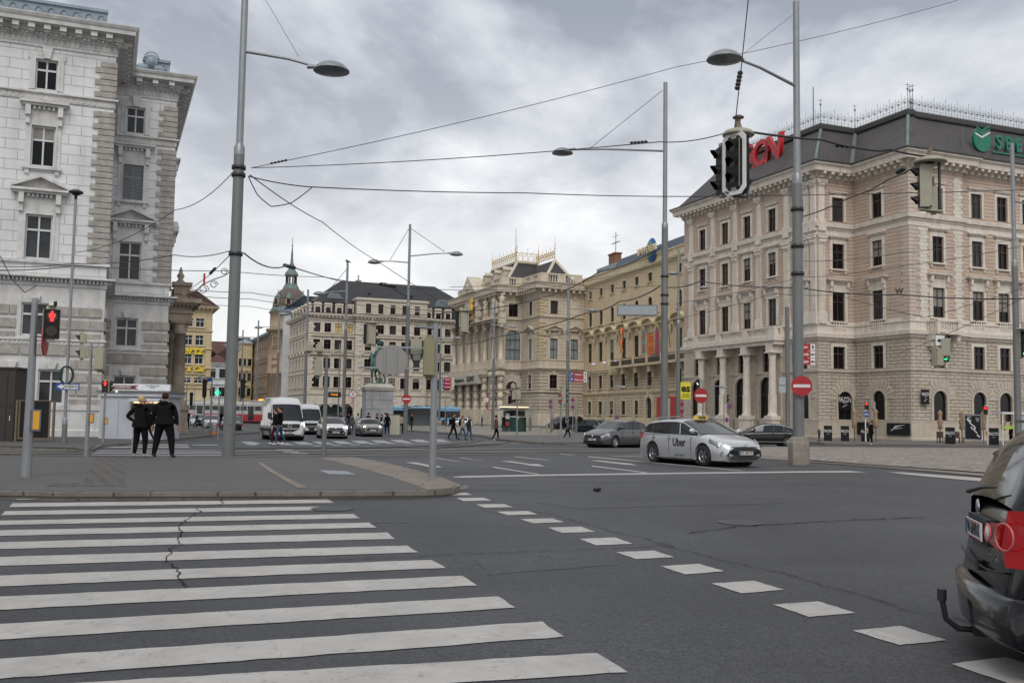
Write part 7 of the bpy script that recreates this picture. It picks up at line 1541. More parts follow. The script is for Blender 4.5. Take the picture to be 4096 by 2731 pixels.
 def gp(x, t, s, o=.006):
  i = min(21, max(0, int((x-ws)/(we-ws)*22))); f = (x-gx[i])/(gx[1]-gx[0]); a = Vec(gv[i][0]).lerp(Vec(gv[i+1][0]),f); c = Vec(gv[i][1]).lerp(Vec(gv[i+1][1]),f); p = a.lerp(c,t); return Vec((p.x,(p.y+o)*s,p.z))
 for s in (1,-1):
  for xp, wd, mt in S['pillars']:
   dx = wd/2; b = MB(); P = [gp(xp-dx,.0,s),gp(xp+dx,.0,s),gp(xp+dx*.9+S.get('lean',.0),1,s),gp(xp-dx*.9+S.get('lean',.0),1,s)]; P = P if s > 0 else P[::-1]; b.poly(P); b.build('pillar', pm if mt else PLBK, rt)
  b = MB(); b.tube([gp(x,1.0,s,.004) for x in gx[1:-1]], .022, 6); b.build('roof_edge', pm if not S.get('chrome') else CHROME, rt)
  b = MB(); xa = X(ws+.28); ya = s*(hw*.93+.08); za = smoothtab(top,ws+.3)+.09; b.ell((xa,ya,za), (.07,.11,.075), 10); b.tube([(xa-.02,s*hw*.86,za-.09),(xa,ya-s*.03,za-.03)], .025, 5); b.build('mirror', S.get('mirror', pm), rt)
  for hx in S.get('handles', ()): b = MB(); z_ = smoothtab(top,hx)-.17; b.box(X(hx+.19),X(hx),s*hw-.01 if s > 0 else -hw-.03,s*hw+.03 if s > 0 else -hw+.01,z_-.012,z_+.016); b.build('door_handle', pm, rt)
  for sx in S.get('seams', ()): b = MB(); zt = smoothtab(top,sx); h = hw+.002; b.tube([(X(sx),s*(h*.97),zt-.10),(X(sx),s*h,zt-.24),(X(sx),s*h,zb+.42*(zt-zb)),(X(sx),s*(h*.985+.001),zb+.17)], .006, 4); b.build('door_seam', PLBK, rt)
  for k, wx in enumerate((0,-wb)):
   w_ = MB(); yo = s*(hw-.015); yi = s*(hw-.23); pr = [(wr*.62,yi),(wr*.93,yi),(wr,yi+s*.03),(wr,yo-s*.03),(wr*.93,yo),(wr*.66,yo)]; w_.lathe([(r_2,y_) for r_2, y_ in pr], (0,0,0), 26, 0, True, ax='y'); wo = w_.build('wheel', TYRE, rt); wo.location = (wx,0,wr)
   q = MB(); yf = yo-s*.02; q.lathe([(wr*.66,yf),(wr*.62,yf-s*.02),(wr*.58,yf-s*.05)], (0,0,0), 24, 0, True, ax='y'); q.lathe([(wr*.58,yf-s*.08),(0,yf-s*.08)], (0,0,0), 20, 1, False, ax='y'); nsp = S.get('spokes',5)
   for j in range(nsp):
    a = 2*math.pi*j/nsp; T_ = Mat.Rotation(a,4,'Y'); q.T = T_; y0, y1 = sorted((yf-s*.045, yf-s*.008));
    if S.get('twin', True): q.box(.04,.075,y0,y1,wr*.08,wr*.60,0); q.box(-.075,-.04,y0,y1,wr*.08,wr*.60,0)
    else: q.box(-.03,.03,y0,y1,.03,wr*.6,0)
   q.T = Mat.Identity(4); q.lathe([(wr*.16,yf),(wr*.15,yf-s*.01),(0,yf-s*.01)] if s < 0 else [(wr*.16,yf),(wr*.15,yf+s*.005),(0,yf+s*.005)], (0,0,0), 12, 0, True, ax='y'); q.build('rim', [S.get('rim', RIMM), PLBK], wo)
 return X, hw
def plate(rt, txt, x, z, y=0, rot=R(90), w=.52):
 M_ = Mat.Translation((x,y,z)) @ Mat.Rotation(rot,4,'Z'); b = MB(); b.T = M_; b.box(-w/2,w/2,-.012,.0,-.06,.06); o = b.build('number_plate', PLATEW, rt)
 b = MB(); b.T = M_; b.box(-w/2,-w/2+.05,-.015,-.0125,-.058,.058); b.build('plate_band', BLUEP, o); b = MB(); b.T = M_; b.box(-w/2+.05,w/2,-.0145,-.0125,.052,.058); b.box(-w/2+.05,w/2,-.0145,-.0125,-.058,-.052); b.build('plate_border', REDP, o)
 put_text(txt, .118, PLBK, o, M_ @ Mat.Translation((.025,-.016,0)), ext=.001, sx=.74, bold=.002)
def boxp(rt, name, mat, x0, x1, y0, y1, z0, z1): b = MB(); b.box(x0,x1,y0,y1,z0,z1); return b.build(name, mat, rt)
def lampq(rt, name, mat, pts, s, t=.02):
 """lamp lens as a thin slab over points on the body (x, y, z); mirrored with s"""
 P = [Vec((x,y*s,z)) for x, y, z in pts]; n = (P[1]-P[0]).cross(P[2]-P[0]).normalized(); c = sum(P,Vec())/len(P)
 if n.dot(c-Vec((c.x*.3,0,c.z))) < 0: n = -n; P = P[::-1]
 b = MB(); q = [p+n*t for p in P]; q2 = [p-n*.08 for p in P]; k = len(P); b.add(q+q2, [tuple(range(k)), tuple(range(2*k-1,k-1,-1))]+[(i,i+k,(i+1)%k+k,(i+1)%k) for i in range(k)]); return b.build(name, mat, rt)
def place(name, label, cat, bx, by, hd, S, near, Y=None):
 """put a car so that its near front (or rear) wheel touches the ground at the picked point; hd = heading, near = (axle, side)"""
 p = gnd(bx,by) if Y is None else atY(bx,by,Y); h = Vec(hd).normalized(); left = Vec((-h.y,h.x)); off = h*(0 if near[0] == 'f' else -S['wb'])+left*near[1]*(S['W']/2-.1); o = Vec((p.x,p.y))-off
 c = o-h*S['wb']*.5; za, zc = G(o.y), G((o-h*S['wb']).y); rt = thing(name, label, cat, (o.x,o.y,za), math.atan2(h.y,h.x)); rt.rotation_euler[1] = -math.atan2(za-zc, S['wb']); return rt
HATCH = dict(L=4.25,W=1.78,wb=2.58,fo=.86,wr=.31,zb=.17,top=[(0,.62),(.06,.70),(.3,.80),(1.0,.97),(1.25,1.0),(3.6,1.03),(4.0,1.0),(4.15,.86),(4.25,.60)],roof=[(1.1,.98),(1.9,1.40),(2.4,1.475),(3.2,1.45),(3.7,1.36),(4.05,1.0)],wind=1.95,back=3.75,pillars=[(1.98,.07,1),(2.55,.08,0),(3.35,.10,1)],handles=(2.35,3.15),seams=(1.45,2.52,3.35),lean=.12)
SILV = carpaint('silver_paint', (.50,.515,.53), .5, .30)
EST = dict(L=4.65,W=1.79,wb=2.70,fo=.92,wr=.325,zb=.16,top=[(0,.58),(.05,.68),(.25,.78),(.9,.93),(1.2,.98),(2.2,1.0),(3.8,1.04),(4.35,1.05),(4.5,.95),(4.65,.62)],roof=[(1.12,.98),(2.08,1.38),(2.6,1.435),(3.4,1.42),(4.05,1.35),(4.5,1.04)],wind=2.15,back=4.15,pillars=[(2.18,.07,1),(2.8,.09,0),(3.6,.09,0)],handles=(2.55,3.45),seams=(1.5,2.68,3.55),lean=.12,sidewin=(1.25,4.28),spokes=5)
tx = place('taxi', 'silver estate taxi with a yellow roof sign and black lettering on its door', 'car', 2819, 1864, (.44,-.9), EST, ('f',-1)); X, hw = build_car(tx, EST, SILV)
for s in (1,-1):
 lampq(tx,'headlight',HEADC,[(X(.10),.52,.66),(X(.30),.76,.72),(X(.62),.86,.83),(X(.58),.85,.74),(X(.28),.80,.60),(X(.12),.60,.585)],s,.03); lampq(tx,'daylight_strip',HEADL,[(X(.055),.42,.655),(X(.13),.62,.68),(X(.13),.60,.67),(X(.055),.42,.645)],s,.035)
 lampq(tx,'tail_light',TAILR,[(X(4.30),.83,.98),(X(4.55),.72,.95),(X(4.60),.68,.82),(X(4.35),.84,.80)],s,.035)
 b = MB(); b.tube([(X(2.2),s*.66,1.46),(X(2.4),s*.65,1.505),(X(3.3),s*.65,1.505),(X(4.1),s*.64,1.42)], .018, 6); b.build('roof_rail', CHROME, tx)
 b = MB(); b.tube([(X(.04),s*.45,.30),(X(.10),s*.62,.28),(X(.20),s*.76,.38),(X(.13),s*.72,.48)], .022, 6); b.build('bumper_trim', CHROME, tx)
def nose(rt, pts, mat, name, x=.02):      # dark shape on the nose, following the plan curve
 b = MB(); P = []
 pl = [(a_, b_) for b_, a_ in CUR.get('plan', [(0,.62),(.12,.80),(.35,.93),(.8,1.0)])[:4]]
 Q = []
 for (y, z), (y2, z2) in zip(pts, pts[1:]+pts[:1]): Q += [(y+(y2-y)*k/4, z+(z2-z)*k/4) for k in range(4)]
 for y, z in Q: P.append((x+.012-(interp(pl, abs(y)/(CUR['W']/2)) if abs(y)/(CUR['W']/2) > pl[0][0] else 0), y, z))
 c = (x+.016, 0, sum(p[2] for p in P)/len(P)); b.add([c]+P, [(0,i+1,(i+1)%len(P)+1) for i in range(len(P))], 0, False); return b.build(name, mat, rt)
nose(tx, [(-.66,.34),(-.4,.24),(0,.22),(.4,.24),(.66,.34),(.58,.50),(.44,.57),(0,.58),(-.44,.57),(-.58,.50)], PLBK, 'grille', X(0)+.035); b = MB(); b.tube([(X(-.0)+.04-.16*(abs(y)/.72)**2.4,y,.605-.02*abs(y)) for y in (-.5,-.25,0,.25,.5)], .02, 6); b.build('nose_strip', PLBK, tx)
b = MB(); b.tube([(X(0)+.045,.075*math.cos(u),.645+.05*math.sin(u)) for u in [2*math.pi*k/14 for k in range(15)]], .009, 5, cap=False); b.tube([(X(0)+.045,.035*math.cos(u),.645+.05*math.sin(u)) for u in [2*math.pi*k/14 for k in range(15)]], .008, 5, cap=False); b.build('emblem', CHROME, tx)
plate(tx, 'W 1549 TX', X(0)+.055, .43)
b = MB(); b.prism([(-.25,1.44),(.25,1.44),(.20,1.54),(-.20,1.54)], 0, X(2.26), X(2.12)); b.build('roof_sign', paint('taxi_yellow', (.68,.48,.02), .4), tx); put_text('TAXI', .11, PLBK, tx, Mat.Translation((X(2.12)+.006,0,1.49)) @ Mat.Rotation(R(90),4,'Z'), ext=.004, bold=.006, sx=1.2)
MR = lambda x, z, y=-hw-.008, t=0: Mat.Translation((x,y,z)) @ Mat.Rotation(t,4,'Y')
put_text('Uber', .37, PLBK, tx, MR(X(2.12),.70), ext=.002, bold=.004, sx=.9); put_text('Google Play   App Store', .055, PLBK, tx, MR(X(2.1),.31,-hw*.992-.006), ext=.002, sx=.9)
b = MB(); b.box(X(1.75),X(4.2),-hw*.965-.01,-hw*.965+.02,.955,.965); b.build('waist_line', PLBK, tx)
b = MB(); b.box(X(3.35),X(1.40),-hw-.006,hw+.006,.20,.235); b.build('sill_trim', CHROME, tx)
GREY = carpaint('grey_paint', (.085,.088,.092), .5, .30)
gf = place('car', 'dark grey hatchback with lit headlamp, driving left behind the taxi', 'car', 2457, 1791, (-.66,-.75), HATCH, ('f',1)); X, hw = build_car(gf, dict(HATCH, spokes=9, twin=False), GREY)
def front_face(rt, X, lit=HEADL, plate_t=None, z=.62, grille=PLBK, badge=True, gw=.50, lampw=(.50,.80)):
 for s in (1,-1): lampq(rt,'headlight',lit if not isinstance(lit,tuple) else lit[0 if s > 0 else 1],[(X(.08),lampw[0],z-.02),(X(.22),lampw[1]-.08,z+.07),(X(.40),lampw[1]+.03,z+.10),(X(.34),lampw[1]+.03,z-.02),(X(.12),lampw[0]+.05,z-.09)],s,.03)
 nose(rt, [(-gw,z-.08),(gw,z-.08),(gw*.95,z+.03),(-gw*.95,z+.03)], grille, 'grille', X(0)+.035); nose(rt, [(-.6,.22),(.6,.22),(.55,.36),(-.55,.36)], PLBK, 'air_intake', X(0)+.04)
 if badge: b = MB(); b.lathe([(0,.03),(.06,.02),(.065,0)], (X(0)+.03,0,z-.02), 14, 0, True, ax='x'); b.build('badge', CHROME, rt)
 if plate_t: plate(rt, plate_t, X(0)+.055, .44)
front_face(gf, X, (HEADC,HEADL), 'W 78021 S');
for s in (1,-1): lampq(gf,'tail_light',TAILR,[(X(4.0),.82,.92),(X(4.2),.66,.90),(X(4.22),.66,.75),(X(4.05),.82,.78)],s,.03)
BLKP = paint('black_paint', (.005,.0055,.007), .16, 0, .25, .06, 1.5, spec=.35)
SAL = dict(L=4.77,W=1.82,wb=2.71,fo=.93,wr=.33,zb=.17,top=[(0,.60),(.06,.70),(.3,.80),(1.1,.93),(1.4,.97),(3.7,1.0),(4.3,1.02),(4.65,.98),(4.77,.62)],roof=[(1.25,.95),(2.05,1.38),(2.6,1.46),(3.3,1.42),(3.9,1.22),(4.35,1.02)],wind=2.1,back=3.55,pillars=[(2.1,.05,0),(2.75,.07,0),(3.5,.14,1)],handles=(2.6,3.4),seams=(1.6,2.72,3.6),lean=.1,chrome=True,sidewin=(1.5,3.9))
bs = place('car', 'black saloon with chrome window line, half hidden behind the tall right mast', 'car', 3150, 1787, (-1,-.03), SAL, ('r',1)); X, hw = build_car(bs, SAL, BLKP)
for s in (1,-1): lampq(bs,'tail_light',TAILR,[(X(4.45),.80,.92),(X(4.72),.62,.90),(X(4.74),.62,.78),(X(4.5),.82,.80)],s,.03)
b = MB(); b.box(X(4.2),X(.9),hw-.02,hw+.004,.30,.325); b.build('sill_trim', CHROME, bs)
MPV = dict(L=4.63,W=1.81,wb=2.84,fo=.95,wr=.33,zb=.22,top=[(0,.68),(.06,.78),(.3,.86),(.9,1.02),(1.1,1.06),(3.8,1.08),(4.45,1.10),(4.56,1.02),(4.60,.7),(4.63,.5)],roof=[(.8,1.0),(1.9,1.60),(2.6,1.69),(3.7,1.70),(4.2,1.62),(4.42,1.42),(4.56,1.10)],wind=1.95,back=4.16,pillars=[(1.95,.07,1),(2.7,.1,0),(3.6,.12,0)],seams=(1.4,2.7,3.6),handles=(2.5,),lean=.1,rw=.72,plan=[(0,.62),(.12,.80),(.35,.93),(.8,1.0),(L_s:=3.9,1.0),(4.3,.985),(4.5,.93),(4.60,.86),(4.63,.80)])
p = Vec((3.30,7.05,0)); h = Vec((.965,-.25)).normalized(); o = Vec((p.x,p.y))+h*(MPV['L']-MPV['fo']); sh = thing('car', 'black people carrier seen from behind with tow bar, cut off by the right edge', 'car', (o.x,o.y,G(6.8)-.04), math.atan2(h.y,h.x)); X, hw = build_car(sh, MPV, BLKP)
xr = X(4.63)
for s in (1,-1):
 if s < 0: lampq(sh,'tail_light',TAILR,[(X(4.45),.885,1.10),(xr+.05,.72,1.09),(xr+.02,.68,.86),(xr+.03,.72,.74),(X(4.43),.90,.74)],s,.035)
 if s > 0: continue
 lampq(sh,'tail_light_inner',TAILR,[(xr+.02,.66,1.00),(xr-.005,.46,.99),(xr-.015,.46,.86),(xr-.0,.66,.83)],s,.02)
 for y_, r_, m_ in ((.79,.085,'red_ring'),(.53,.055,'white_ring')): b = MB(); b.T = Mat.Translation((xr-.055 if y_ < .6 else xr-.01,s*y_,.93)) @ Mat.Rotation(-s*(.45 if y_ > .6 else .1),4,'Z'); b.tube([(0,r_*math.cos(u),r_*math.sin(u)) for u in [2*math.pi*k/16 for k in range(17)]], .007, 5, cap=False); b.build('lamp_ring', paint('lamp_ring_pink', (.5,.12,.12), .25), sh)
 b = MB(); b.T = Mat.Translation((xr-.05,s*.53,.93)); b.lathe([(.0,-.02),(.045,-.012),(.05,0)], (0,0,0), 14, 0, True, ax='x'); b.build('reversing_lamp', paint('clear_lens', (.55,.5,.5), .15), sh)
b = MB();
for k in range(2):
 z0, z1 = ((.27,.56),(.23,.27))[k]; pts = [(xr+.04-.14*(1-(y/.90)**2)+(.0 if k == 0 else .05),y) for y in [-.90+i*.09 for i in range(21)]]; pts = [(X(4.25),-.908)]+pts+[(X(4.25),.908)]
 n = len(pts); b.add([(x,y,z0) for x, y in pts]+[(x-(.03 if k == 0 else 0),y,z1-.02) for x, y in pts]+[(x+.06,y,z1) for x, y in pts], [(i+1,i,i+n,i+n+1) for i in range(n-1)]+[(i+1+n,i+n,i+2*n,i+2*n+1) for i in range(n-1)], 0, True)
b.build('rear_bumper', BLKP, sh)
plate(sh, 'W 63470 K', xr-.035, .90, rot=R(-90)); boxp(sh,'plate_recess',PLBK,xr-.018,xr+.06,-.31,.31,.81,.99)
b = MB(); b.lathe([(0,-.012),(.05,-.008),(.055,0)], (xr-.01,0,1.055), 16, 0, True, ax='x'); b.build('badge', CHROME, sh); put_text('2.0 TDI', .06, CHROME, sh, Mat.Translation((xr-.02,-.52,.76)) @ Mat.Rotation(R(-90),4,'Z'), ext=.003, bold=.002)
b = MB(); b.tube([(xr-.02,.30,1.14),(xr+.02,.0,1.19),(xr+.05,-.30,1.21)], [.016,.011,.006], 6); b.build('rear_wiper', PLBK, sh); boxp(sh,'tailgate_handle',PLBK,xr-.028,xr,-.05,.05,.62,.69)
b = MB(); b.tube([(xr-.02,0,.66),(xr-.022,.35,.665),(xr-.0,.7,.70)], .008, 4); b.tube([(xr-.02,0,.66),(xr-.022,-.35,.665),(xr-.0,-.7,.70)], .008, 4); b.build('tailgate_seam', PLBK, sh)
b = MB(); b.box(X(4.26),X(4.02),-.6,.6,1.645,1.665); b.build('roof_spoiler', BLKP, sh)
b = MB(); b.tube([(xr+.35,.12,.22),(xr+.0,.12,.18),(xr-.13,.14,.18),(xr-.21,.14,.24),(xr-.235,.14,.38)], .021, 8); b.tube([(xr-.235,.14,.37),(xr-.235,.14,.45)], .033, 10); b.box(xr-.04,xr+.12,.04,.20,.15,.22); b.build('tow_bar', PLBK, sh)
VANW = carpaint('van_white', (.50,.51,.52), .0, .35)
VAN = dict(L=5.9,W=1.98,wb=3.66,fo=.98,wr=.35,zb=.25,top=[(0,.80),(.06,.95),(.3,1.05),(.75,1.18),(.95,1.22),(5.7,1.22),(5.9,1.2)],roof=[(.55,1.08),(1.35,1.98),(1.8,2.38),(2.3,2.55),(5.6,2.58),(5.88,2.5)],wind=1.42,back=6.2,pillars=[(1.35,.1,1)],rw=.80,sidewin=(.75,2.15),plan=[(0,.72),(.1,.86),(.3,.95),(.7,1.0),(5.7,1.0),(5.9,.97)],flat=True,mirror=PLBK,seams=(2.2,3.6),lean=.15,rim=paint('steel_rim', (.10,.10,.10), .5),twin=False,spokes=6)
def van(label, bx, by, hd, near, pl, lit, kind):
 v_ = place('van', label, 'van', bx, by, hd, VAN, near); X, hw = build_car(v_, VAN, VANW)
 for s in (1,-1): lampq(v_,'headlight',lit[0 if s > 0 else 1],[(X(.08),.62,.92),(X(.28),.88,1.06),(X(.34),.92,.98),(X(.2),.90,.82),(X(.10),.66,.80)],s,.03); boxp(v_,'side_mirror',PLBK,X(1.0),X(.9),s*1.03-.11,s*1.03+.11,1.28,1.62)
 nose(v_, [(-.56,.74),(.56,.74),(.62,.98),(-.62,.98)], PLBK, 'grille', X(0)+.04); nose(v_, [(-.9,.26),(.9,.26),(.88,.66),(-.88,.66)], PLBK, 'bumper', X(0)+.03)
 if kind: b = MB(); b.tube([(X(0)+.06,.12*math.cos(u),.86+.12*math.sin(u)) for u in [2*math.pi*k/18 for k in range(19)]], .014, 5, cap=False); [b.tube([(X(0)+.06,0,.86),(X(0)+.06,.12*math.sin(u),.86+.12*math.cos(u))], .011, 4) for u in (0,2.09,4.19)]; b.build('star_badge', CHROME, v_); plate(v_, pl, X(0)+.065, .46)
 else: put_text('hammer', .2, paint('lettering_grey', (.3,.3,.31), .5), v_, Mat.Translation((X(.32)+.03,0,1.16)) @ Mat.Rotation(R(90),4,'Z') @ Mat.Rotation(R(-55),4,'X'), ext=.002, sx=.9)
 b = MB(); b.box(X(5.85),X(.5),-hw-.008,hw+.008,.55,.70); b.build('side_strip', PLBK, v_); return v_
van('white panel van with a star badge at the left front of the waiting traffic', 1207, 1761, (.355,-.935), ('f',1), 'W 84489 T', (HEADL,HEADC), True)
van('second white van standing behind the white sports hatchback', 1282, 1738, (.33,-.944), ('f',1), None, (HEADC,HEADL), False)
WHP = carpaint('white_car_paint', (.55,.56,.57), .0, .3)
SM = dict(HATCH, L=3.99, wb=2.56, fo=.80, top=[(0,.64),(.06,.72),(.3,.82),(.9,.96),(1.15,1.0),(3.5,1.05),(3.8,.98),(3.92,.8),(3.99,.6)], roof=[(1.0,.98),(1.75,1.38),(2.3,1.45),(3.0,1.42),(3.5,1.34),(3.85,1.0)], back=3.5, pillars=[(1.85,.07,1),(2.45,.08,0)], plan=[(0,.62),(.12,.80),(.35,.93),(.8,1.0),(3.3,1.0),(3.7,.93),(3.9,.84),(3.99,.74)])
ya = place('car', 'white sports hatchback with a black roof and wide black grille', 'car', 1383, 1754, (.30,-.955), SM, ('f',1)); X, hw = build_car(ya, dict(SM, roofmat=BLKP, mirror=BLKP), WHP); front_face(ya, X, HEADL, 'W 94054 W', z=.70); nose(ya, [(-.62,.22),(.62,.22),(.66,.42),(.5,.58),(-.5,.58),(-.66,.42)], PLBK, 'lower_grille', X(0)+.045)
mi = place('car', 'grey compact car with round lamps and a white roof, beside the crossing cabinet', 'car', 1524, 1746, (.28,-.96), SM, ('f',1)); X, hw = build_car(mi, dict(SM, roofmat=WHP, mirror=WHP, roof=[(1.05,.98),(1.6,1.36),(2.1,1.42),(3.0,1.40),(3.6,1.33),(3.85,1.0)], wind=1.65), carpaint('pewter_paint', (.20,.20,.195), .55, .28))
for s in (1,-1): b = MB(); b.T = Mat.Translation((X(.17),s*.60,.74)) @ Mat.Rotation(s*.35,4,'Z'); b.lathe([(0,.04),(.09,.03),(.115,0)], (0,0,0), 16, 0, True, ax='x'); b.build('headlight', HEADL, mi); b = MB(); b.T = Mat.Translation((X(.16),s*.60,.74)) @ Mat.Rotation(s*.35,4,'Z'); b.tube([(.02,.125*math.cos(u),.125*math.sin(u)) for u in [2*math.pi*k/18 for k in range(19)]], .014, 5, cap=False); b.build('lamp_ring', CHROME, mi)
nose(mi, [(-.42,.46),(.42,.46),(.46,.58),(.34,.68),(-.34,.68),(-.46,.58)], PLBK, 'grille', X(0)+.04); nose(mi, [(-.5,.22),(.5,.22),(.46,.34),(-.46,.34)], PLBK, 'air_intake', X(0)+.04); plate(mi, 'W E 1107', X(0)+.055, .50)
be = place('car', 'slate blue saloon partly hidden behind the white sports hatchback', 'car', 1400, 1737, (.28,-.96), SAL, ('f',1)); X, hw = build_car(be, SAL, carpaint('slate_blue_paint', (.07,.085,.10), .5, .25)); front_face(be, X, HEADL, None, badge=False)
def parked(label, bx, by, hd, near, S, pm, front=True, Y=None, lit=HEADC, rear=False, pl=None):
 c = place('parked_car', label, 'car', bx, by, hd, S, near, Y); c['group'] = 'cars parked along the kerbs'; X, hw = build_car(c, S, pm)
 if front: front_face(c, X, lit, pl)
 if rear:
  for s in (1,-1): lampq(c,'tail_light',TAILR,[(X(S['L']-.30),.82,.98),(X(S['L']-.05),.60,.95),(X(S['L']-.03),.60,.84),(X(S['L']-.25),.83,.85)],s,.04)
  plate(c, 'W 4821 C', X(S['L'])-.02, .72, rot=R(-90))
 return c
SUV = dict(HATCH, top=[(0,.75),(.06,.85),(.3,.93),(1.0,1.06),(1.25,1.08),(3.6,1.12),(4.0,1.12),(4.15,.96),(4.25,.70)], roof=[(1.1,1.05),(1.8,1.52),(2.3,1.60),(3.3,1.57),(3.8,1.48),(4.08,1.12)], wr=.34, zb=.22)
parked('parked black car with chrome grille, directly behind the tall near mast', 966, 1720, (.34,-.94), ('f',1), HATCH, BLKP, Y=92); parked('parked small white and black car beside the litter bin', 880, 1706, (.34,-.94), ('f',1), SM, WHP, Y=102); parked('parked silver hatchback behind the motorcycle', 822, 1692, (.38,-.92), ('f',1), HATCH, SILV, Y=116)
parked('parked black van-like car left of the red-backpack walker', 2246, 1722, (-.8,-.6), ('f',1), dict(VAN, L=4.9, wb=3.0, top=VAN['top'][:5]+[(4.7,1.2),(4.9,1.15)], roof=[(.6,1.08),(1.2,1.6),(1.7,1.88),(4.5,1.9),(4.85,1.6)], plan=[(0,.72),(.1,.86),(.3,.95),(.7,1.0),(4.7,1.0),(4.9,.97)], sidewin=(.8,4.6), seams=()), BLKP, False, Y=133)
parked('parked dark compact SUV seen from behind with red tail lamps', 2378, 1726, (-.78,.62), ('r',1), SUV, carpaint('dark_blue_paint', (.018,.022,.03), .4, .25), False, Y=112, rear=True); parked('parked dark hatchback peeking over the grey hatchback', 2420, 1712, (-.9,.2), ('f',1), HATCH, carpaint('anthracite_paint', (.035,.037,.042), .5, .25), False, Y=104); parked('parked silver car in front of the blue coach', 1803, 1690, (-1,.1), ('f',1), HATCH, SILV, False, Y=150)
def box_vehicle(name, label, cat, ax, Y0, hd, L_, W, H_, build):
 p = atY(ax, 1690, Y0); h = Vec(hd).normalized(); rt = thing(name, label, cat, (p.x,p.y,G(Y0)), math.atan2(h.y,h.x)); build(rt, L_, W/2, H_); return rt
TRED = paint('tram_red', (.30,.008,.015), .35, coat=.4); TWH = paint('tram_white', (.36,.36,.345), .4)
def tram(rt, L_, hw, H_):
 secs = 3; sl_ = L_/secs
 for i in range(secs):
  x1, x0 = -i*sl_-.15, -(i+1)*sl_+.15; b = MB(); b.box(x0,x1,-hw,hw,.35,1.45,0); b.box(x0,x1,-hw+.003,hw-.003,1.453,2.0,1); b.box(x0,x1,-hw+.05,hw-.05,2.0,2.7,2); b.box(x0,x1,-hw,hw,2.7,3.1,1); b.prism([(-hw+.02,3.1),(hw-.02,3.1),(hw-.5,3.38),(-hw+.5,3.38)], 0, x0, x1, 1); b.box(x0+.3,x1-.3,-hw+.15,hw-.15,.05,.35,2)
  if i < 2: b.box(x0-.31,x0-.002,-hw+.15,hw-.15,.4,3.0,2)
  b.build('carriage', [TRED,TWH,CARGL], rt)
  n = 7; w_ = (x1-x0)/n
  for s in (1,-1):
   for k in range(n+1): boxp(rt,'window_post',TWH,x0+k*w_-.08+(.08 if k == 0 else 0),x0+k*w_+.08-(.08 if k == n else 0),s*hw-.05,s*hw+.004,1.99,2.71)
   for k in (1,5): boxp(rt,'tram_door',CARGL,x0+k*w_+.15,x0+(k+1)*w_-.15,s*hw-.02,s*hw+.012,.5,2.6)
 b = MB(); b.prism([(-hw,.35),(hw,.35),(hw,1.5),(-hw,1.5)], 0, -.15, .5, 0); b.prism([(-hw*.95,1.5),(hw*.95,1.5),(hw*.85,3.1),(-hw*.85,3.1)], 0, -.15, .35, 1); b.box(.35,.40,-hw*.8,hw*.8,1.75,2.65,2); b.build('cab', [TRED,TWH,CARGL], rt)
 b = MB(); b.box(.36,.42,-.8,.8,2.82,3.05); b.box(-1.2,-.6,-.25,.25,3.4,3.85); b.build('destination_display', LORG, rt); b = MB(); b.box(-2.4,-.3,-.8,.8,3.38,3.62); b.build('roof_box', TWH, rt)
 for s in (1,-1): b = MB(); b.T = Mat.Translation((.5,s*.75,.95)); b.lathe([(0,.03),(.11,.02),(.13,0)], (0,0,0), 12, 0, True, ax='x'); b.build('headlight', HEADL, rt)
box_vehicle('tram', 'red and white tram crossing the side street behind the parked cars', 'tram', 1062, 158, (.97,-.24), 27, 2.2, 3.4, tram)
def coach(rt, L_, hw, H_):
 CB_ = paint('coach_blue', (.13,.30,.45), .35, coat=.4); b = MB(); b.box(-L_,0,-hw,hw,.35,1.35,0); b.box(-L_,0,-hw+.02,hw-.02,1.353,2.45,1); b.box(-L_,0,-hw,hw,2.453,2.95,0); b.prism([(-hw+.02,2.95),(hw-.02,2.95),(hw-.4,3.15),(-hw+.4,3.15)], 0, -L_, 0, 0); b.box(-L_+.3,-.3,-hw+.1,hw-.1,.1,.35,1); b.box(0,.06,-hw*.9,hw*.9,1.2,2.8,1); b.build('coach_body', [CB_, CARGL], rt)
 for x in (-2.6,-L_+3):
  for s in (1,-1): b = MB(); b.lathe([(.5,s*(hw-.3)),(.5,s*(hw+.01)),(.3,s*(hw+.02)),(0,s*(hw+.0))], (x,0,.5), 18, 0, True, ax='y'); b.build('wheel', TYRE, rt)
 b = MB(); b.T = Mat.Translation((-4,-hw-.01,.9)); b.lathe([(.35,-.01),(0,-.01)], (0,0,0), 14, 0, False, ax='y'); b.build('roundel', LORG if False else paint('roundel_orange', (.6,.2,.03), .5), rt)
box_vehicle('coach', 'light blue coach standing left of the hall columns', 'bus', 1838, 168, (1,.05), 11, 2.5, 3.1, coach)
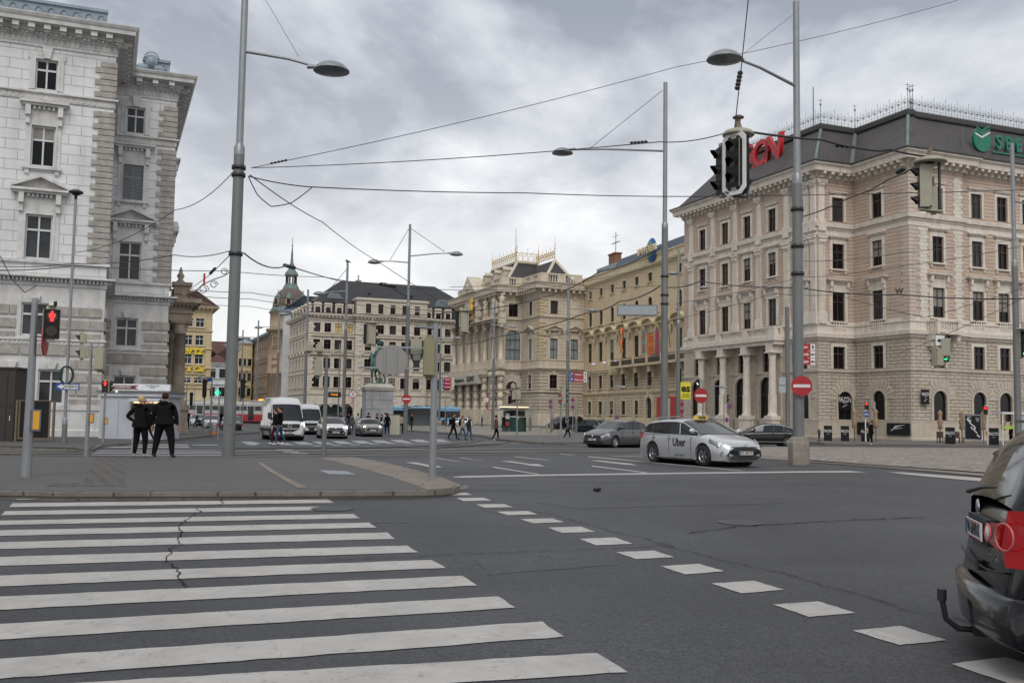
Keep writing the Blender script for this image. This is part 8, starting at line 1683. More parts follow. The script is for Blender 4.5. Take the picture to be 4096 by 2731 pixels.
def bike(name, label, px_, py_, Y, hd, cat, s=1.0, moto=False, col=BLKP):
 p = atY(px_, py_, Y); h = Vec(hd).normalized(); rt = thing(name, label, cat, (p.x,p.y,G(Y)+.01), math.atan2(h.y,h.x)); r = .31 if moto else .34
 for x in (.68*s if moto else .52,-.68*s if moto else -.52):
  b = MB(); b.tube([(x+r*math.cos(u),0,r+r*math.sin(u)) for u in [2*math.pi*k/20 for k in range(21)]], .055 if moto else .018, 6, cap=False); w_ = b.build('wheel', TYRE, rt); b = MB(); [b.tube([(x,0,r),(x+r*.95*math.cos(u),0,r+r*.95*math.sin(u))], .012 if moto else .006, 4) for u in [k*math.pi/5 for k in range(10)]]; b.build('spokes', paint('gold_rim', (.5,.33,.08), .35, metal=.7) if moto else CHROME, w_)
 b = MB()
 if moto:
  b.ell((.12,0,.82), (.34,.17,.17), 10); b.ell((.45,0,.85), (.25,.2,.2), 10); b.ell((-.38,0,.86), (.36,.14,.08), 10); b.ell((0,0,.48), (.3,.18,.2), 8); b.tube([(.68,0,.3),(.42,0,1.0)], .04, 6); b.tube([(.42,-.35,1.05),(.46,0,1.0),(.42,.35,1.05)], .02, 6); b.ell((-.72,0,1.0), (.2,.2,.16), 8); b.add([(.5,-.15,1.0),(.5,.15,1.0),(.38,.12,1.35),(.38,-.12,1.35)], [(0,1,2,3)]); b.build('bodywork', col, rt); b = MB(); b.tube([(.1,-.2,.4),(-.6,-.22,.5),(-.85,-.22,.62)], [.05,.06,.07], 8); b.build('exhaust', CHROME, rt)
 else:
  b.tube([(-.52,0,.34),(0,0,.28),(.36,0,.82),(-.14,0,.80),(0,0,.28)], .018, 6); b.tube([(-.52,0,.34),(-.14,0,.80),(-.17,0,.95)], .015, 6); b.tube([(.52,0,.34),(.36,0,.82),(.34,0,1.0)], .016, 6); b.tube([(.40,-.25,1.02),(.34,0,1.0),(.40,.25,1.02)], .014, 6); b.build('frame', col, rt); b = MB(); b.ell((-.18,0,.98), (.14,.07,.04), 8); b.build('saddle', PLBK, rt)
 return rt
bike('motorcycle', 'dark touring motorcycle with a top case parked at the side street kerb', 797, 1697, 104, (-.6,.5), 'motorcycle', 1.1, True); bike('bicycle', 'green-yellow bicycle parked by the thin post near the gilded palace', 2196, 1716, 99, (1,.2), 'bicycle', col=paint('lime_paint', (.30,.38,.03), .4))
BK2 = bike('bicycle', 'dark bicycle being ridden in front of the snack stand', 2018, 1702, 105, (-.8,.5), 'bicycle')
# ================================================================ people
SKIN = paint('skin', (.36,.20,.14), .6, vscale=8)
def cloth(c, n=None): return paint('cloth_%02d%02d%02d' % tuple(int(v*99) for v in c), tuple(v*.45 if max(c) < .03 else v for v in c), .95, vscale=9, spec=.06)
def skinmesh(V_, E_, Rr, sub=2, root=0):
 me = bpy.data.meshes.new('tmp'); me.from_pydata([tuple(v) for v in V_], E_, []); o = bpy.data.objects.new('tmp', me); scene.collection.objects.link(o)
 m = o.modifiers.new('s','SKIN'); m.use_smooth_shade = True
 for i, r in enumerate(Rr): d = me.skin_vertices[0].data[i]; d.radius = (r, r) if not isinstance(r, tuple) else r; d.use_root = i == root
 q = o.modifiers.new('u','SUBSURF'); q.levels = sub; q.render_levels = sub; out = stage(o); bpy.data.objects.remove(o)
 for p in out.polygons: p.use_smooth = True
 return out
def person(label, x, y, Y=None, h=1.75, face_=0, step=0.0, top=(.02,.02,.022), legs=(.02,.02,.024), shoe=(.5,.5,.5), hair=(.04,.025,.015), fat=1.0, arms=((.0,.0),(.0,.0)), long=0, bag=None, hood=False, dz=0, hairL=0, hat=None, fingers=False, stance=.10, turn=0, lean=0):
 """local +x is where the person faces; step = half stride; arms = (swing, bend) left, right; bend 9 = hand on hip, 8 = hand held forward"""
 if Y is None: p = gnd(x, y, dz); zf = p.z
 else: p = atY(x, y, Y); zf = G(Y)+dz
 rt = thing('person', label, 'person', (p.x,p.y,zf), face_); k = h/1.75; V_ = []; E_ = []; Rr = []
 def v(x_, y_, z_, r, par=None): V_.append((x_*k,y_*k,z_*k)); Rr.append(r*k if not isinstance(r, tuple) else (r[0]*k,r[1]*k)); i = len(V_)-1; (par is not None) and E_.append((par,i)); return i
 f = fat; L_ = lean
 pel = v(0,0,.95,(.135*f,.165*f)); w_ = v(.01+L_*.3,0,1.10,(.12*f,.14*f),pel); ch = v(.0+L_*.7,0,1.30,(.12*f,.165*f),w_); sh = v(-.01+L_,0,1.43,(.085*f,.12*f),ch); nk = v(.0+L_,0,1.50,.058,sh); hd = v(.02+L_,0,1.60,(.082,.074),nk); v(.02+L_,0,1.70,(.066,.062),hd)
 for s, (sw, bd) in zip((1,-1), arms):
  a = v(-.01+L_,s*.15*f,1.41,.062*f,sh); st = step*s
  if bd == 9: e = v(-.10,s*.40,1.16,.055*f,a); wri = v(.02,s*.20*f,1.02,.038,e); hn = v(.05,s*.15*f,1.0,.036,wri)
  elif bd == 8: e = v(.04+L_,s*.22*f,1.15,.05*f,a); wri = v(.26,s*.16,1.18,.034,e); hn = v(.34,s*.12,1.2,.034,wri)
  else: e = v(.0-sw*.5+L_*.6,s*(.21*f+.02),1.14,.052*f,a); wri = v(.05-sw+bd*.2,s*(.23*f+.02),.90+bd*.1,.034,e); hn = v(.07-sw*1.1+bd*.25,s*(.235*f+.02),.81+bd*.12,.037,wri)
  if fingers and bd != 9:
   hx, hy, hz = [q/k for q in V_[hn]]
   for j in range(4): a1 = v(hx+.03-.02*j,hy,hz-.05,.010,hn); v(hx+.035-.02*j,hy-s*.012,hz-(.085,.095,.09,.075)[j],.008,a1)
   t1 = v(hx+.04,hy-s*.02,hz-.015,.011,hn); v(hx+.06,hy-s*.03,hz-.045,.009,t1)
 for s in (1,-1):
  st = step*s; hp = v(st*.12,s*.09*f,.88,.102*f,pel); kn = v(st*.62+.03,s*(.09*f+stance*.35),.50,.072*f,hp); an = v(st*1.0-.02-(.06 if st < 0 else 0),s*(.08*f+stance*.7),.10+(.05 if st < 0 else 0),.045*f,kn)
  he = v(st*1.0-.03-(.05 if st < 0 else 0),s*(.08*f+stance*.7),.05+(.03 if st < 0 else 0),.040,an); v(st*1.0+.15-(.03 if st < 0 else 0),s*(.08*f+stance*.7+.015),.035,(.03,.04),he)
 me = skinmesh(V_, E_, Rr); ms = [cloth(top), cloth(legs), cloth(shoe), SKIN, cloth(hair)]
 for q in ms: me.materials.append(q)
 lw = (.93-long*.45)*k
 for p_ in me.polygons:
  c = p_.center; z = c.z; a = abs(c.y); m = 0
  handz = any((Vec(V_[i])-c).length < .075*k for i in range(len(V_)) if Rr[i] in (.036*k,.037*k) or (isinstance(Rr[i], float) and Rr[i] < .012*k))
  if z > 1.50*k: m = 3
  elif handz: m = 3
  elif z < .085*k: m = 2
  elif z < lw and a < .21*k*max(1,f): m = 1
  p_.material_index = m
 me.name = 'body'; bo = link('body', me, rt)
 b = MB(); b.T = Mat.Translation(((.02+L_)*k,0,1.645*k)) @ Mat.Rotation(turn,4,'Z'); r = .095*k
 hm = cloth(hat) if hat else cloth(hair)
 b.ell((-.025*k,0,.015*k), (r*1.06,r*.95,r*1.08), 12, 0, 8)
 if hairL: b.ell((-.06*k,0,-.08*k), (r*.75,r*.95,r*1.2*hairL), 10)
 if hat == (.2,.2,.21): b.ell((-.01,0,.08*k), (.06,.06,.04), 8)
 b.build('hat' if hat else 'hair', hm, rt)
 b = MB(); b.T = Mat.Translation(((.02+L_)*k,0,1.62*k)) @ Mat.Rotation(turn,4,'Z'); b.ell((.035*k,0,-.005*k), (.072*k,.066*k,.10*k), 12, 0, 8); b.ell((.108*k,0,-.015*k), (.018*k,.014*k,.024*k), 6, 0, 4); [b.ell((.0,s*.072*k,-.01*k), (.02*k,.012*k,.03*k), 6, 0, 4) for s in (1,-1)]; b.build('face', SKIN, rt)
 b = MB(); b.T = Mat.Translation(((.02+L_)*k,0,1.62*k)) @ Mat.Rotation(turn,4,'Z'); [b.ell((.098*k,s*.03*k,.012*k), (.01*k,.012*k,.007*k), 6, 1, 4) for s in (1,-1)]; b.ell((.10*k,0,-.055*k), (.008*k,.024*k,.006*k), 6, 0, 4); b.build('features', [paint('lips', (.25,.09,.07), .6), BLACKP], rt)
 if long or fat > 1.15: b = MB(); zb_ = .90-long*.42; b.lathe([(.215*f*k,zb_*k),(.21*f*k,(zb_+.1)*k),(.16*f*k,1.08*k),(.165*f*k,1.28*k),(.12*f*k,1.42*k)], (0,0,0), 18); [setattr(q,'x',q.x*.82) for q in b.v]; b.build('jacket', cloth(top), rt)
 if hood: b = MB(); b.ell(((-.07+L_)*k,0,1.47*k), (.10*k,.13*k,.07*k), 12); b.build('hood', cloth(top), rt)
 if bag: b = MB(); b.ell((-.20*k,0,1.20*k), (.10*k,.15*k,.21*k), 12); bo_ = b.build('backpack', cloth(bag), rt)
 return rt, k
FC_ = R(90)
rt, k = person('blonde woman in black hoodie and tracksuit, hand on hip, waiting at the island kerb', 558, 1827, None, 1.70, R(75), 0, hair=(.42,.30,.16), fat=1.22, arms=((0,9),(0,.1)), shoe=(.6,.6,.6), hood=True, fingers=True, dz=.12, turn=-.9, hairL=.0, long=.12)
b = MB(); b.T = Mat.Scale(k,4); b.box(-.03,.02,.245,.252,.15,.55); b.build('side_stripe', WHITEP, rt)
person('heavy man in black hooded jacket and trousers, seen from behind at the island kerb', 652, 1829, None, 1.80, R(86), 0, hair=(.045,.022,.014), fat=1.42, arms=((.0,.0),(.0,.0)), shoe=(.06,.06,.06), hood=True, fingers=True, stance=.20, dz=.12, hairL=.0)
rt, k = person('dark-coated woman stooping past the kiosk window behind the waiting pair', 588, 1768, 48.5, 1.62, R(170), .16, long=.3, hairL=.8, arms=((0,8),(.1,.3)), dz=.115, lean=.10); b = MB(); b.T = Mat.Translation((.30,.10,.95)) @ Mat.Rotation(.5,4,'Y'); b.box(-.10,.16,-.16,.16,-.003,.003); tag(b.build('paper', WHITEP, rt), None)
person('dark-haired man with glasses in a black vest crossing in front of the white van', 1100, 1776, None, 1.76, R(195), .18, top=(.02,.02,.025), legs=(.06,.012,.018), shoe=(.6,.6,.6), arms=((.1,.1),(-.1,.2)))
person('bearded man in black jacket and blue jeans walking past the white van', 1117, 1779, None, 1.84, R(200), .20, top=(.012,.012,.014), legs=(.045,.075,.13), shoe=(.6,.6,.6), arms=((.12,.1),(-.1,.1)))
person('man in dark jacket with a black backpack walking right, leftmost of the crossing group', 1812, 1757, None, 1.86, R(0), .24, top=(.025,.025,.028), legs=(.018,.018,.02), shoe=(.03,.05,.08), bag=(.012,.012,.014), arms=((.1,.2),(-.1,.4)))
person('woman with ginger hair and a light jacket walking behind the grey-hatted person', 1849, 1759, None, 1.70, R(0), .24, top=(.34,.27,.20), legs=(.06,.10,.16), shoe=(.02,.02,.02), hair=(.22,.09,.03), bag=(.02,.02,.02), hairL=.5)
person('person with grey knitted hat and dark blue coat walking right', 1875, 1761, None, 1.68, R(0), .20, top=(.02,.025,.035), legs=(.06,.10,.16), shoe=(.06,.04,.02), long=.3, hat=(.2,.2,.21))
person('man in brown jacket with white shoes walking alone in front of the palace', 1984, 1761, None, 1.76, R(8), .18, top=(.105,.07,.05), legs=(.012,.012,.013), shoe=(.65,.65,.65), hair=(.015,.012,.01), long=.12)
person('woman with red hood and black backpack walking with a phone', 2270, 1756, None, 1.66, R(0), .24, top=(.09,.10,.12), legs=(.012,.012,.013), shoe=(.1,.1,.1), bag=(.015,.015,.016), arms=((0,8),(.1,.1)), hairL=.0);
person('dark-clothed person standing by the cycle sign outside the restaurant', 3486, 1777, None, 1.66, R(190), .05, arms=((0,8),(0,.2)), long=.3, hairL=.9, dz=.12)
person('person in a white-collared dark uniform by the parcel stall at the right edge', 4046, 1790, 78, 1.75, R(180), 0, top=(.02,.02,.025), hat=(.01,.01,.01), dz=.12)
GR = [('person in a dark red jacket before the statue pedestal',1473,(.06,.012,.018),(.02,.02,.02)),('person in black facing left beside the hooded group',1507,(.015,.015,.016),(.02,.02,.02)),('person in a black hooded coat behind the grey hoodie',1526,(.018,.018,.02),(.02,.02,.02)),('person in a pale grey hoodie and jeans beside the cabinet',1541,(.36,.38,.42),(.10,.16,.26)),('woman in a long black coat at the kerb beside the grey compact car',1549,(.014,.014,.015),(.02,.02,.02)),('person in a grey jacket between the white hatchback and the compact car',1406,(.07,.075,.085),(.05,.07,.1)),('person in black next to the grey-jacketed one behind the cars',1394,(.015,.015,.017),(.02,.02,.02)),('woman with a white top behind the grey compact car',1431,(.35,.35,.33),(.03,.03,.03)),('distant person beside the second white van',1316,(.10,.07,.05),(.03,.03,.03)),('distant dark person left of the bird mast foot',1361,(.03,.03,.035),(.03,.03,.03)),('person in a beige coat behind the crossing cabinet',1604,(.38,.28,.22),(.03,.03,.03)),('dark-haired person by the small tram stop sign',1579,(.03,.03,.03),(.03,.03,.03)),('seated-looking distant person right of the two-armed mast',1646,(.02,.02,.025),(.03,.03,.03)),('tiny pedestrian at the left end of the hall columns',1784,(.03,.03,.035),(.02,.02,.03)),('tiny pedestrian between the porch columns of the gilded palace',1928,(.03,.03,.035),(.02,.03,.05)),('dark pedestrian beside the parked motorcycle',748,(.02,.02,.02),(.02,.02,.02)),('tiny pedestrian in the side street near the litter bin',884,(.02,.02,.02),(.02,.02,.02))]
for i, (l, x, t_, g_) in enumerate(GR):
 Y = (84,86,90,83,80,86,88,92,98,100,86,100,104,150,150,96,100)[i]
 person(l, x, 1700, Y, 1.80-.06*(i%3), R((90,180,200,80,95,90,100,120,60,270,90,180,0,200,200,100,90)[i]), 0, top=t_, legs=g_, shoe=(.05,.04,.04) if i != 3 else (.3,.3,.3), hood=i in (2,3), hairL=.7 if i in (4,7,10,11) else 0, long=.5 if i == 4 else (.25 if i%2 else 0), dz=.12)
q = BK2.location; person('cyclist in dark clothes riding in front of the snack stand', 0, 0, q.y, 1.6, R(150), .1, arms=((0,8),(0,8))); o = [o for o in bpy.data.objects if o.get('label','').startswith('cyclist')][0]; o.location = (q.x-.05,q.y,q.z+.35)
# ================================================================ rider statue
BRZ = stone('green_bronze', (.055,.15,.115), (.03,.085,.07), rough=.55, scale=3, bump=.3, dirt=.3); PED = stone('pedestal_granite', (.30,.305,.31), (.22,.225,.235), brick=(1.8,1.2,.02), mortar=.6, dirt=.4)
Ys = 130; q = atY(1508,1690,Ys); zq = lambda y: zz(1508,y,Ys)-G(Ys); mp = lambda p_: p_/FPX*Ys
pd = thing('pedestal', 'tall grey granite pedestal with a moulded top carrying the rider statue', 'pedestal', (q.x,Ys,G(Ys)), .25)
b = MB(); w_ = mp(54); b.box(-w_,w_,-w_*1.4,w_*1.4,.6,zq(1562)); b.box(-w_*1.12,w_*1.12,-w_*1.5,w_*1.5,0,.6); b.build('shaft', PED, pd); b = MB(); t0 = zq(1562); b.box(-w_*1.08,w_*1.08,-w_*1.48,w_*1.48,t0,t0+.25); b.box(-w_*1.14,w_*1.14,-w_*1.52,w_*1.52,t0+.25,zq(1549)); b.add([(-w_*1.1,-w_*1.5,zq(1549)),(w_*1.1,-w_*1.5,zq(1549)),(w_*1.1,w_*1.5,zq(1549)),(-w_*1.1,w_*1.5,zq(1549)),(-w_*.8,-w_*1.2,zq(1536)),(w_*.8,-w_*1.2,zq(1536)),(w_*.8,w_*1.2,zq(1536)),(-w_*.8,w_*1.2,zq(1536))], [(4,5,6,7),(0,1,5,4),(1,2,6,5),(2,3,7,6),(3,0,4,7)]); b.build('cornice', stone('pedestal_top', (.36,.34,.31)), pd)
st = thing('equestrian_statue', 'green bronze rider in a long cloak on a walking horse, on the granite pedestal', 'statue', (q.x,Ys,G(Ys)+zq(1537)), R(128)); sc = mp(1537-1354)/5.0
hv, he, hr = [], [], []
def a_(x, y, z, r, p=None): hv.append((x*sc,y*sc,z*sc)); hr.append(r*sc if not isinstance(r, tuple) else (r[0]*sc,r[1]*sc)); (p is not None) and he.append((p,len(hv)-1)); return len(hv)-1
c0 = a_(0,0,2.15,(.50,.46)); r0_ = a_(-.75,0,2.25,(.50,.46),c0); a_(-1.15,0,2.2,.3,r0_); tl = a_(-1.35,0,2.0,.12,r0_); a_(-1.45,0,1.2,.1,tl); f0 = a_(.75,0,2.2,(.48,.42),c0); nk = a_(1.2,0,2.8,(.32,.22),f0); hd = a_(1.45,0,3.3,(.22,.16),nk); mz = a_(1.9,0,2.95,.13,hd); a_(2.05,0,2.8,.11,mz); a_(1.4,.1,3.55,.04,hd)
for x, s, lift in ((.8,1,0),(.8,-1,.45),(-.85,1,.15),(-.85,-1,0)):
 u = a_(x,s*.28,1.75,.24,f0 if x > 0 else r0_); kx = x+(.12+lift*.6 if x > 0 else .22); kn = a_(kx,s*.28,1.1+lift*.5,.13,u); an = a_(x+(0 if x > 0 else -.18)+lift*.3,s*.28,.5+lift*.6,.085,kn); a_(x+.05+lift*.3,s*.28,.08+lift*.75,.12,an)
me = skinmesh(hv, he, hr); me.materials.append(BRZ); me.name = 'horse'; link('horse', me, st)
hv, he, hr = [], [], []; p0 = a_(-.05,0,2.75,.30); ch = a_(-.02,0,3.4,(.30,.36),p0); nk = a_(0,0,3.85,.15,ch); hd = a_(.03,0,4.2,.2,nk); a_(.03,0,4.45,.19,hd)
for s in (1,-1): sh = a_(0,s*.36,3.6,.16,ch); el = a_(.15,s*.5,3.1,.13,sh); a_(.55,s*.3,3.0,.1,el); hp = a_(.1,s*.45,2.5,.2,p0); kn = a_(.45,s*.6,1.95,.15,hp); an = a_(.25,s*.6,1.25,.1,kn); a_(.5,s*.6,1.15,.09,an)
me = skinmesh(hv, he, hr); me.materials.append(BRZ); me.name = 'rider'; ro = link('rider', me, st); b = MB(); n = 14; vs = []
for j, (r_, z_) in enumerate(((.32,3.75),(.52,3.4),(.62,2.8),(.80,2.2),(.92,1.6))):
 for i in range(n+1): t = R(70)+R(220)*i/n; w2 = r_*(1+.08*math.cos(i*2.1)*(j>0)); vs.append(((w2*math.cos(t)*1.05-.05-.08*j)*sc,w2*math.sin(t)*.8*sc,z_*sc))
b.add(vs, [(j*(n+1)+i,j*(n+1)+i+1,(j+1)*(n+1)+i+1,(j+1)*(n+1)+i) for j in range(4) for i in range(n)], 0, True); b.build('cloak', BRZ, ro); b = MB(); b.ell((.03*sc,0,4.5*sc), (.3*sc,.42*sc,.12*sc), 12); b.ell((0,0,4.7*sc), (.12*sc,.3*sc,.2*sc), 8); b.build('cocked_hat', BRZ, ro); b = MB(); b.box(-1.4*sc,1.4*sc,-.7*sc,.7*sc,-.02,.12); b.ell((0,0,.1), (1.3*sc,.6*sc,.15), 12); b.build('base', BRZ, st)
# ================================================================ stalls, signs and small things
def tf(x, y, Y, a=0): return (atY(x,y,Y).x, Y, G(Y)), a
def bxs(rt, name, mat, *L_): b = MB(); [b.box(*q) for q in L_]; return b.build(name, mat, rt)
KG = paint('kiosk_grey', (.40,.42,.46), .5, vscale=1); Yk = 51.2; a0 = atY(396,1700,Yk); a1 = atY(676,1700,Yk); KW = a1.x-a0.x; kz = lambda y: zz(500,y,Yk)-G(Yk)
kk = thing('kiosk', 'pale grey sausage kiosk with a white sign band and a small open counter', 'kiosk', (a0.x,Yk,G(Yk)), 0); X_ = lambda x: (x-396)/(676-396)*KW
bxs(kk,'wall',KG,(0,X_(519),0,2.6,.1,kz(1570)),(X_(519),X_(640),0,2.6,.1,kz(1650)),(X_(519),X_(640),.6,2.6,kz(1650),kz(1570)),(X_(640),X_(650),0,2.6,.1,kz(1570))); bxs(kk,'service_window',GLASS2,(X_(522),X_(637),.28,.3,kz(1650),kz(1604)))
b = MB(); b.box(X_(524),X_(634),.2,.26,kz(1611),kz(1605)); b.build('lit_menu_strip', glow('warm_light', (1,.72,.38), 1.2), kk); put_text('WALDVIERTLER', .11, REDP, kk, Mat.Translation(((X_(524)+X_(634))/2,.19,kz(1608))), ext=.004, sx=.9, bold=.004)
bxs(kk,'fascia',KG,(-.05,X_(668),-.10,2.7,kz(1585),kz(1571))); bxs(kk,'gutter',GALVD,(-.15,X_(674),-.16,2.75,kz(1570),kz(1562))); bxs(kk,'sign_band',paint('kiosk_sign_white', (.70,.72,.75), .4),(X_(410),X_(676),-.12,.1,kz(1561),kz(1535))); b = MB(); b.add([(X_(519),-.02,kz(1590)),(X_(642),-.02,kz(1590)),(X_(645),-.55,kz(1603)),(X_(516),-.55,kz(1603))], [(0,3,2,1)]); b.box(X_(516),X_(645),-.57,-.55,kz(1605),kz(1602)); b.build('awning', KG, kk)
b = MB(); zc = (kz(1561)+kz(1535))/2; b.prism([(X_(430),zc-.10),(X_(535),zc-.09),(X_(551),zc-.11),(X_(535),zc),(X_(551),zc+.11),(X_(535),zc+.09),(X_(430),zc+.10)], 1, -.145, -.125); b.build('red_ribbon', paint('ribbon_red', (.16,.02,.025), .5), kk)
put_text('ZUM SCHARFEN RENE', .15, WHITEP, kk, Mat.Translation((X_(482),-.155,zc)), ext=.004, bold=.004, sx=.66); put_text('Das schärfste Original\nseit 2005.', .095, BLACKP, kk, Mat.Translation((X_(608),-.13,zc+.04)), ext=.003, sx=.8)
for x in (.95,1.75): bxs(kk,'door_seam',GALVD,(x,x+.015,-.006,.0,.2,kz(1600)))
bxs(kk,'counter',KG,(X_(519),X_(645),-.3,0,kz(1652),kz(1648))); b = MB(); [b.ell((.9+.65*i,-.2,kz(1566)), (.04,.04,.05), 8) for i in range(1)]; b.build('bulb', glow('bulb', (1,.8,.5), 2), kk)
DB = paint('dark_brown_metal', (.028,.022,.018), .45); Yb = 43; a = atY(20,1700,Yb); t = thing('booth', 'dark brown metal booth cut off by the left picture edge', 'booth', (a.x,Yb,G(Yb)), 0); hz = zz(20,1475,Yb)-G(Yb); bxs(t,'cabin',DB,(-1.3,.35,0,1.1,.1,hz)); bxs(t,'roof',DB,(-1.35,.45,-.08,1.2,hz,hz+.08)); bxs(t,'door_frame',BLACKM,(-.02,.02,-.02,0,.15,hz-.1),(-1.0,.3,-.03,-.01,hz*.5,hz*.5+.05)); bxs(t,'handle',WHITEP,(.18,.21,-.04,0,1.0,1.2))
a = atY(137,1700,Yb); t = thing('notice_board', 'large dark notice board on two wooden-coloured posts beside the booth', 'notice board', (a.x,Yb,G(Yb)), 0); bz = lambda y: zz(137,y,Yb)-G(Yb); bxs(t,'board',BLACKP,(-.62,.62,0,.12,bz(1752),bz(1603))); WDN = paint('bronze_frame', (.13,.095,.06), .5)
for s in (-.8,.8): bxs(t,'post',WDN,(s-.04,s+.04,0,.1,0,bz(1600)))
bxs(t,'frame',WDN,(-.68,.68,-.03,.0,bz(1604),bz(1600)),(-.68,.68,-.03,0,bz(1756),bz(1750)),(-.68,-.62,-.03,0,bz(1750),bz(1604)),(.62,.68,-.03,0,bz(1750),bz(1604)))
Yg = 110; a = atY(2056,1690,Yg); gz = lambda y: zz(2056,y,Yg)-G(Yg); GRN = paint('stand_green', (.012,.045,.035), .4); t = thing('snack_stand', 'octagonal dark green snack stand with lit eaves and awnings before the gilded palace', 'kiosk', (a.x,Yg,G(Yg)), 0)
b = MB(); b.lathe([(1.35,.1),(1.35,gz(1668))], (0,0,0), 8, 0, False); b.lathe([(1.37,gz(1668)),(1.37,gz(1665)),(1.3,gz(1664))], (0,0,0), 8, 1, False); b.lathe([(1.2,gz(1665)),(1.2,gz(1640))], (0,0,0), 8, 2, False); b.build('body', [GRN, WHITEP, GLASS2], t)
b = MB(); b.lathe([(1.3,gz(1642)),(1.6,gz(1640)),(1.6,gz(1632)),(1.5,gz(1626)),(.25,gz(1612)),(.22,gz(1608)),(0,gz(1606))], (0,0,0), 16, 0, False); b.build('roof', stone('stand_roof', (.17,.14,.11)), t); b = MB(); b.lathe([(1.62,gz(1630)),(1.62,gz(1626))], (0,0,0), 16, 0, False); b.build('lit_eaves', glow('eaves_light', (1,.78,.5), .9), t)
for s in (-1,1): b = MB(); b.add([(s*.2,-1.3,gz(1636)),(s*2.0,-1.0,gz(1636)),(s*2.2,-1.7,gz(1643)),(s*.2,-2.0,gz(1643))], [(0,1,2,3)]); b.build('awning', GRN, t)
b = MB(); b.T = Mat.Translation((-.75,-1.3,.95)); b.lathe([(.25,0),(0,-.01)], (0,0,0), 14, 0, False, ax='y'); b.build('round_sign', REDP, t); bxs(t,'counter_goods',WHITEP,(-.9,-.5,-1.25,-1.2,1.5,2.1),(.1,.5,-1.25,-1.2,1.5,1.8))
for i, (x, l) in enumerate(((1567,'left'),(1588,'right'))): a = atY(x,1700,84); t = thing('switch_cabinet', 'cream street cabinet, '+l+' one of the pair beside the grey compact car', 'cabinet', (a.x,84,G(84)+.12), 0); bxs(t,'case',stone('cabinet_cream', (.40,.39,.31), (.33,.32,.26), dirt=.3),(-.24,.21,0,.5,0,1.62)); bxs(t,'lid',GALVD,(-.26,.23,-.02,.52,1.62,1.68)); bxs(t,'plinth',CONCB,(-.26,.23,-.02,.52,-.1,.12)) if False else None
a = atY(857,1700,66); t = thing('litter_bin', 'grey domed litter bin with an orange band beside the parked cars', 'litter bin', (a.x,66,G(66)+.1), 0); b = MB(); b.lathe([(.17,.0),(.18,.1),(.18,.7),(.16,.8),(.08,.87),(0,.89)], (0,0,0), 14); b.build('bin', GALV, t); b = MB(); b.lathe([(.185,.12),(.185,.26)], (0,0,0), 14); b.build('orange_band', paint('bin_orange', (.6,.14,.01), .5), t)
a = atY(3277,1760,80); t = thing('bollard', 'black ornamental cast bollard left of the restaurant door', 'bollard', (a.x,80,G(80)+.12), 0); b = MB(); b.lathe([(.17,0),(.15,.1),(.09,.15),(.08,.6),(.13,.64),(.09,.7),(.13,.82),(.08,.95),(0,1.05)], (0,0,0), 10); b.build('casting', BLACKM, t)
for x, Y, w_, l in ((1327,125,3.4,'behind the second white van'),(1690,125,3.2,'right of the statue'),(1652,140,2.6,'just right of the two-armed mast, farther back')):
 a = atY(x,1690,Y); t = thing('tram_shelter', 'curved-roof glass tram shelter '+l, 'shelter', (a.x,Y,G(Y)+.1), 0); b = MB(); b.prism([(-w_/2-.4,2.55),(-w_/4,2.85),(w_/4,2.85),(w_/2+.4,2.55),(w_/4,2.78),(-w_/4,2.78)], 1, -.9, .9); b.build('roof', GALVD, t); bxs(t,'rear_pane',paint('shelter_glass', (.10,.12,.125), .12),(-w_/2,w_/2,.75,.78,.3,2.5));
 for s in (-1,1): bxs(t,'post',BLACKM,(s*w_/2-.04,s*w_/2+.04,-.7,-.62,0,2.65)); bxs(t,'side_pane',MATS['shelter_glass'],(s*w_/2-.02,s*w_/2+.02,-.55,.7,.3,2.3))
a = atY(1368,1580,115); t = thing('departure_display', 'black electronic departure display with amber text left of the statue', 'display', (a.x-.6,115,zz(1360,1578,115)), 0); bxs(t,'case',GALVD,(-1.05,.5,0,.2,-.35,.35)); bxs(t,'screen',BLACKP,(-.95,.4,-.01,0,-.25,.22)); put_text('71 Zentralfr.', .24, LORG, t, Mat.Translation((-.27,-.02,0)), ext=.004, sx=.7)
rt, FA, FB, FC, FD, FE, K = AON; IV = wmat(rt).inverted()
def onf(F, name, label, cat, x0, x1, y0, y1, off=.12, th=.08, mat=BLACKP, grp=None):
 u0, v1 = F.uv(x0,y0,off); u1, v0 = F.uv(x1,y1,off); M_ = F.W @ Mat.Translation(((u0+u1)/2,-off,(v0+v1)/2)); t = thing(name, label, cat, M_.translation, math.atan2(F.ex.y,F.ex.x), grp); w_, h_ = u1-u0, v1-v0; bxs(t,'panel',mat,(-w_/2,w_/2,-th/2,th/2,-h_/2,h_/2)); return t, w_, h_
def falco(t, w_, h_, y=-.045): put_text("FALCO's", w_*.46, WHITEP, t, Mat.Translation((0,y,h_*.18)), ext=.003, sx=.58, bold=.01); put_text('VIENNA', w_*.10, WHITEP, t, Mat.Translation((0,y,-h_*.02)), ext=.003); b = MB(); b.tube([(-w_*.2,y,-h_*.32),(w_*.0,y,-h_*.2),(w_*.25,y,-h_*.14)], [.01,.035,.008], 5); b.build('feather_mark', WHITEP, t)
t, w_, h_ = onf(FB,'restaurant_sign','black restaurant sign filling the arch over the corner door','sign',3353,3403,1578,1641,.1); falco(t,w_,h_)
t, w_, h_ = onf(FD,'restaurant_sign','black wall sign of the restaurant left of the first street-side arch window','sign',3686,3716,1557,1617,.35); falco(t,w_,h_)
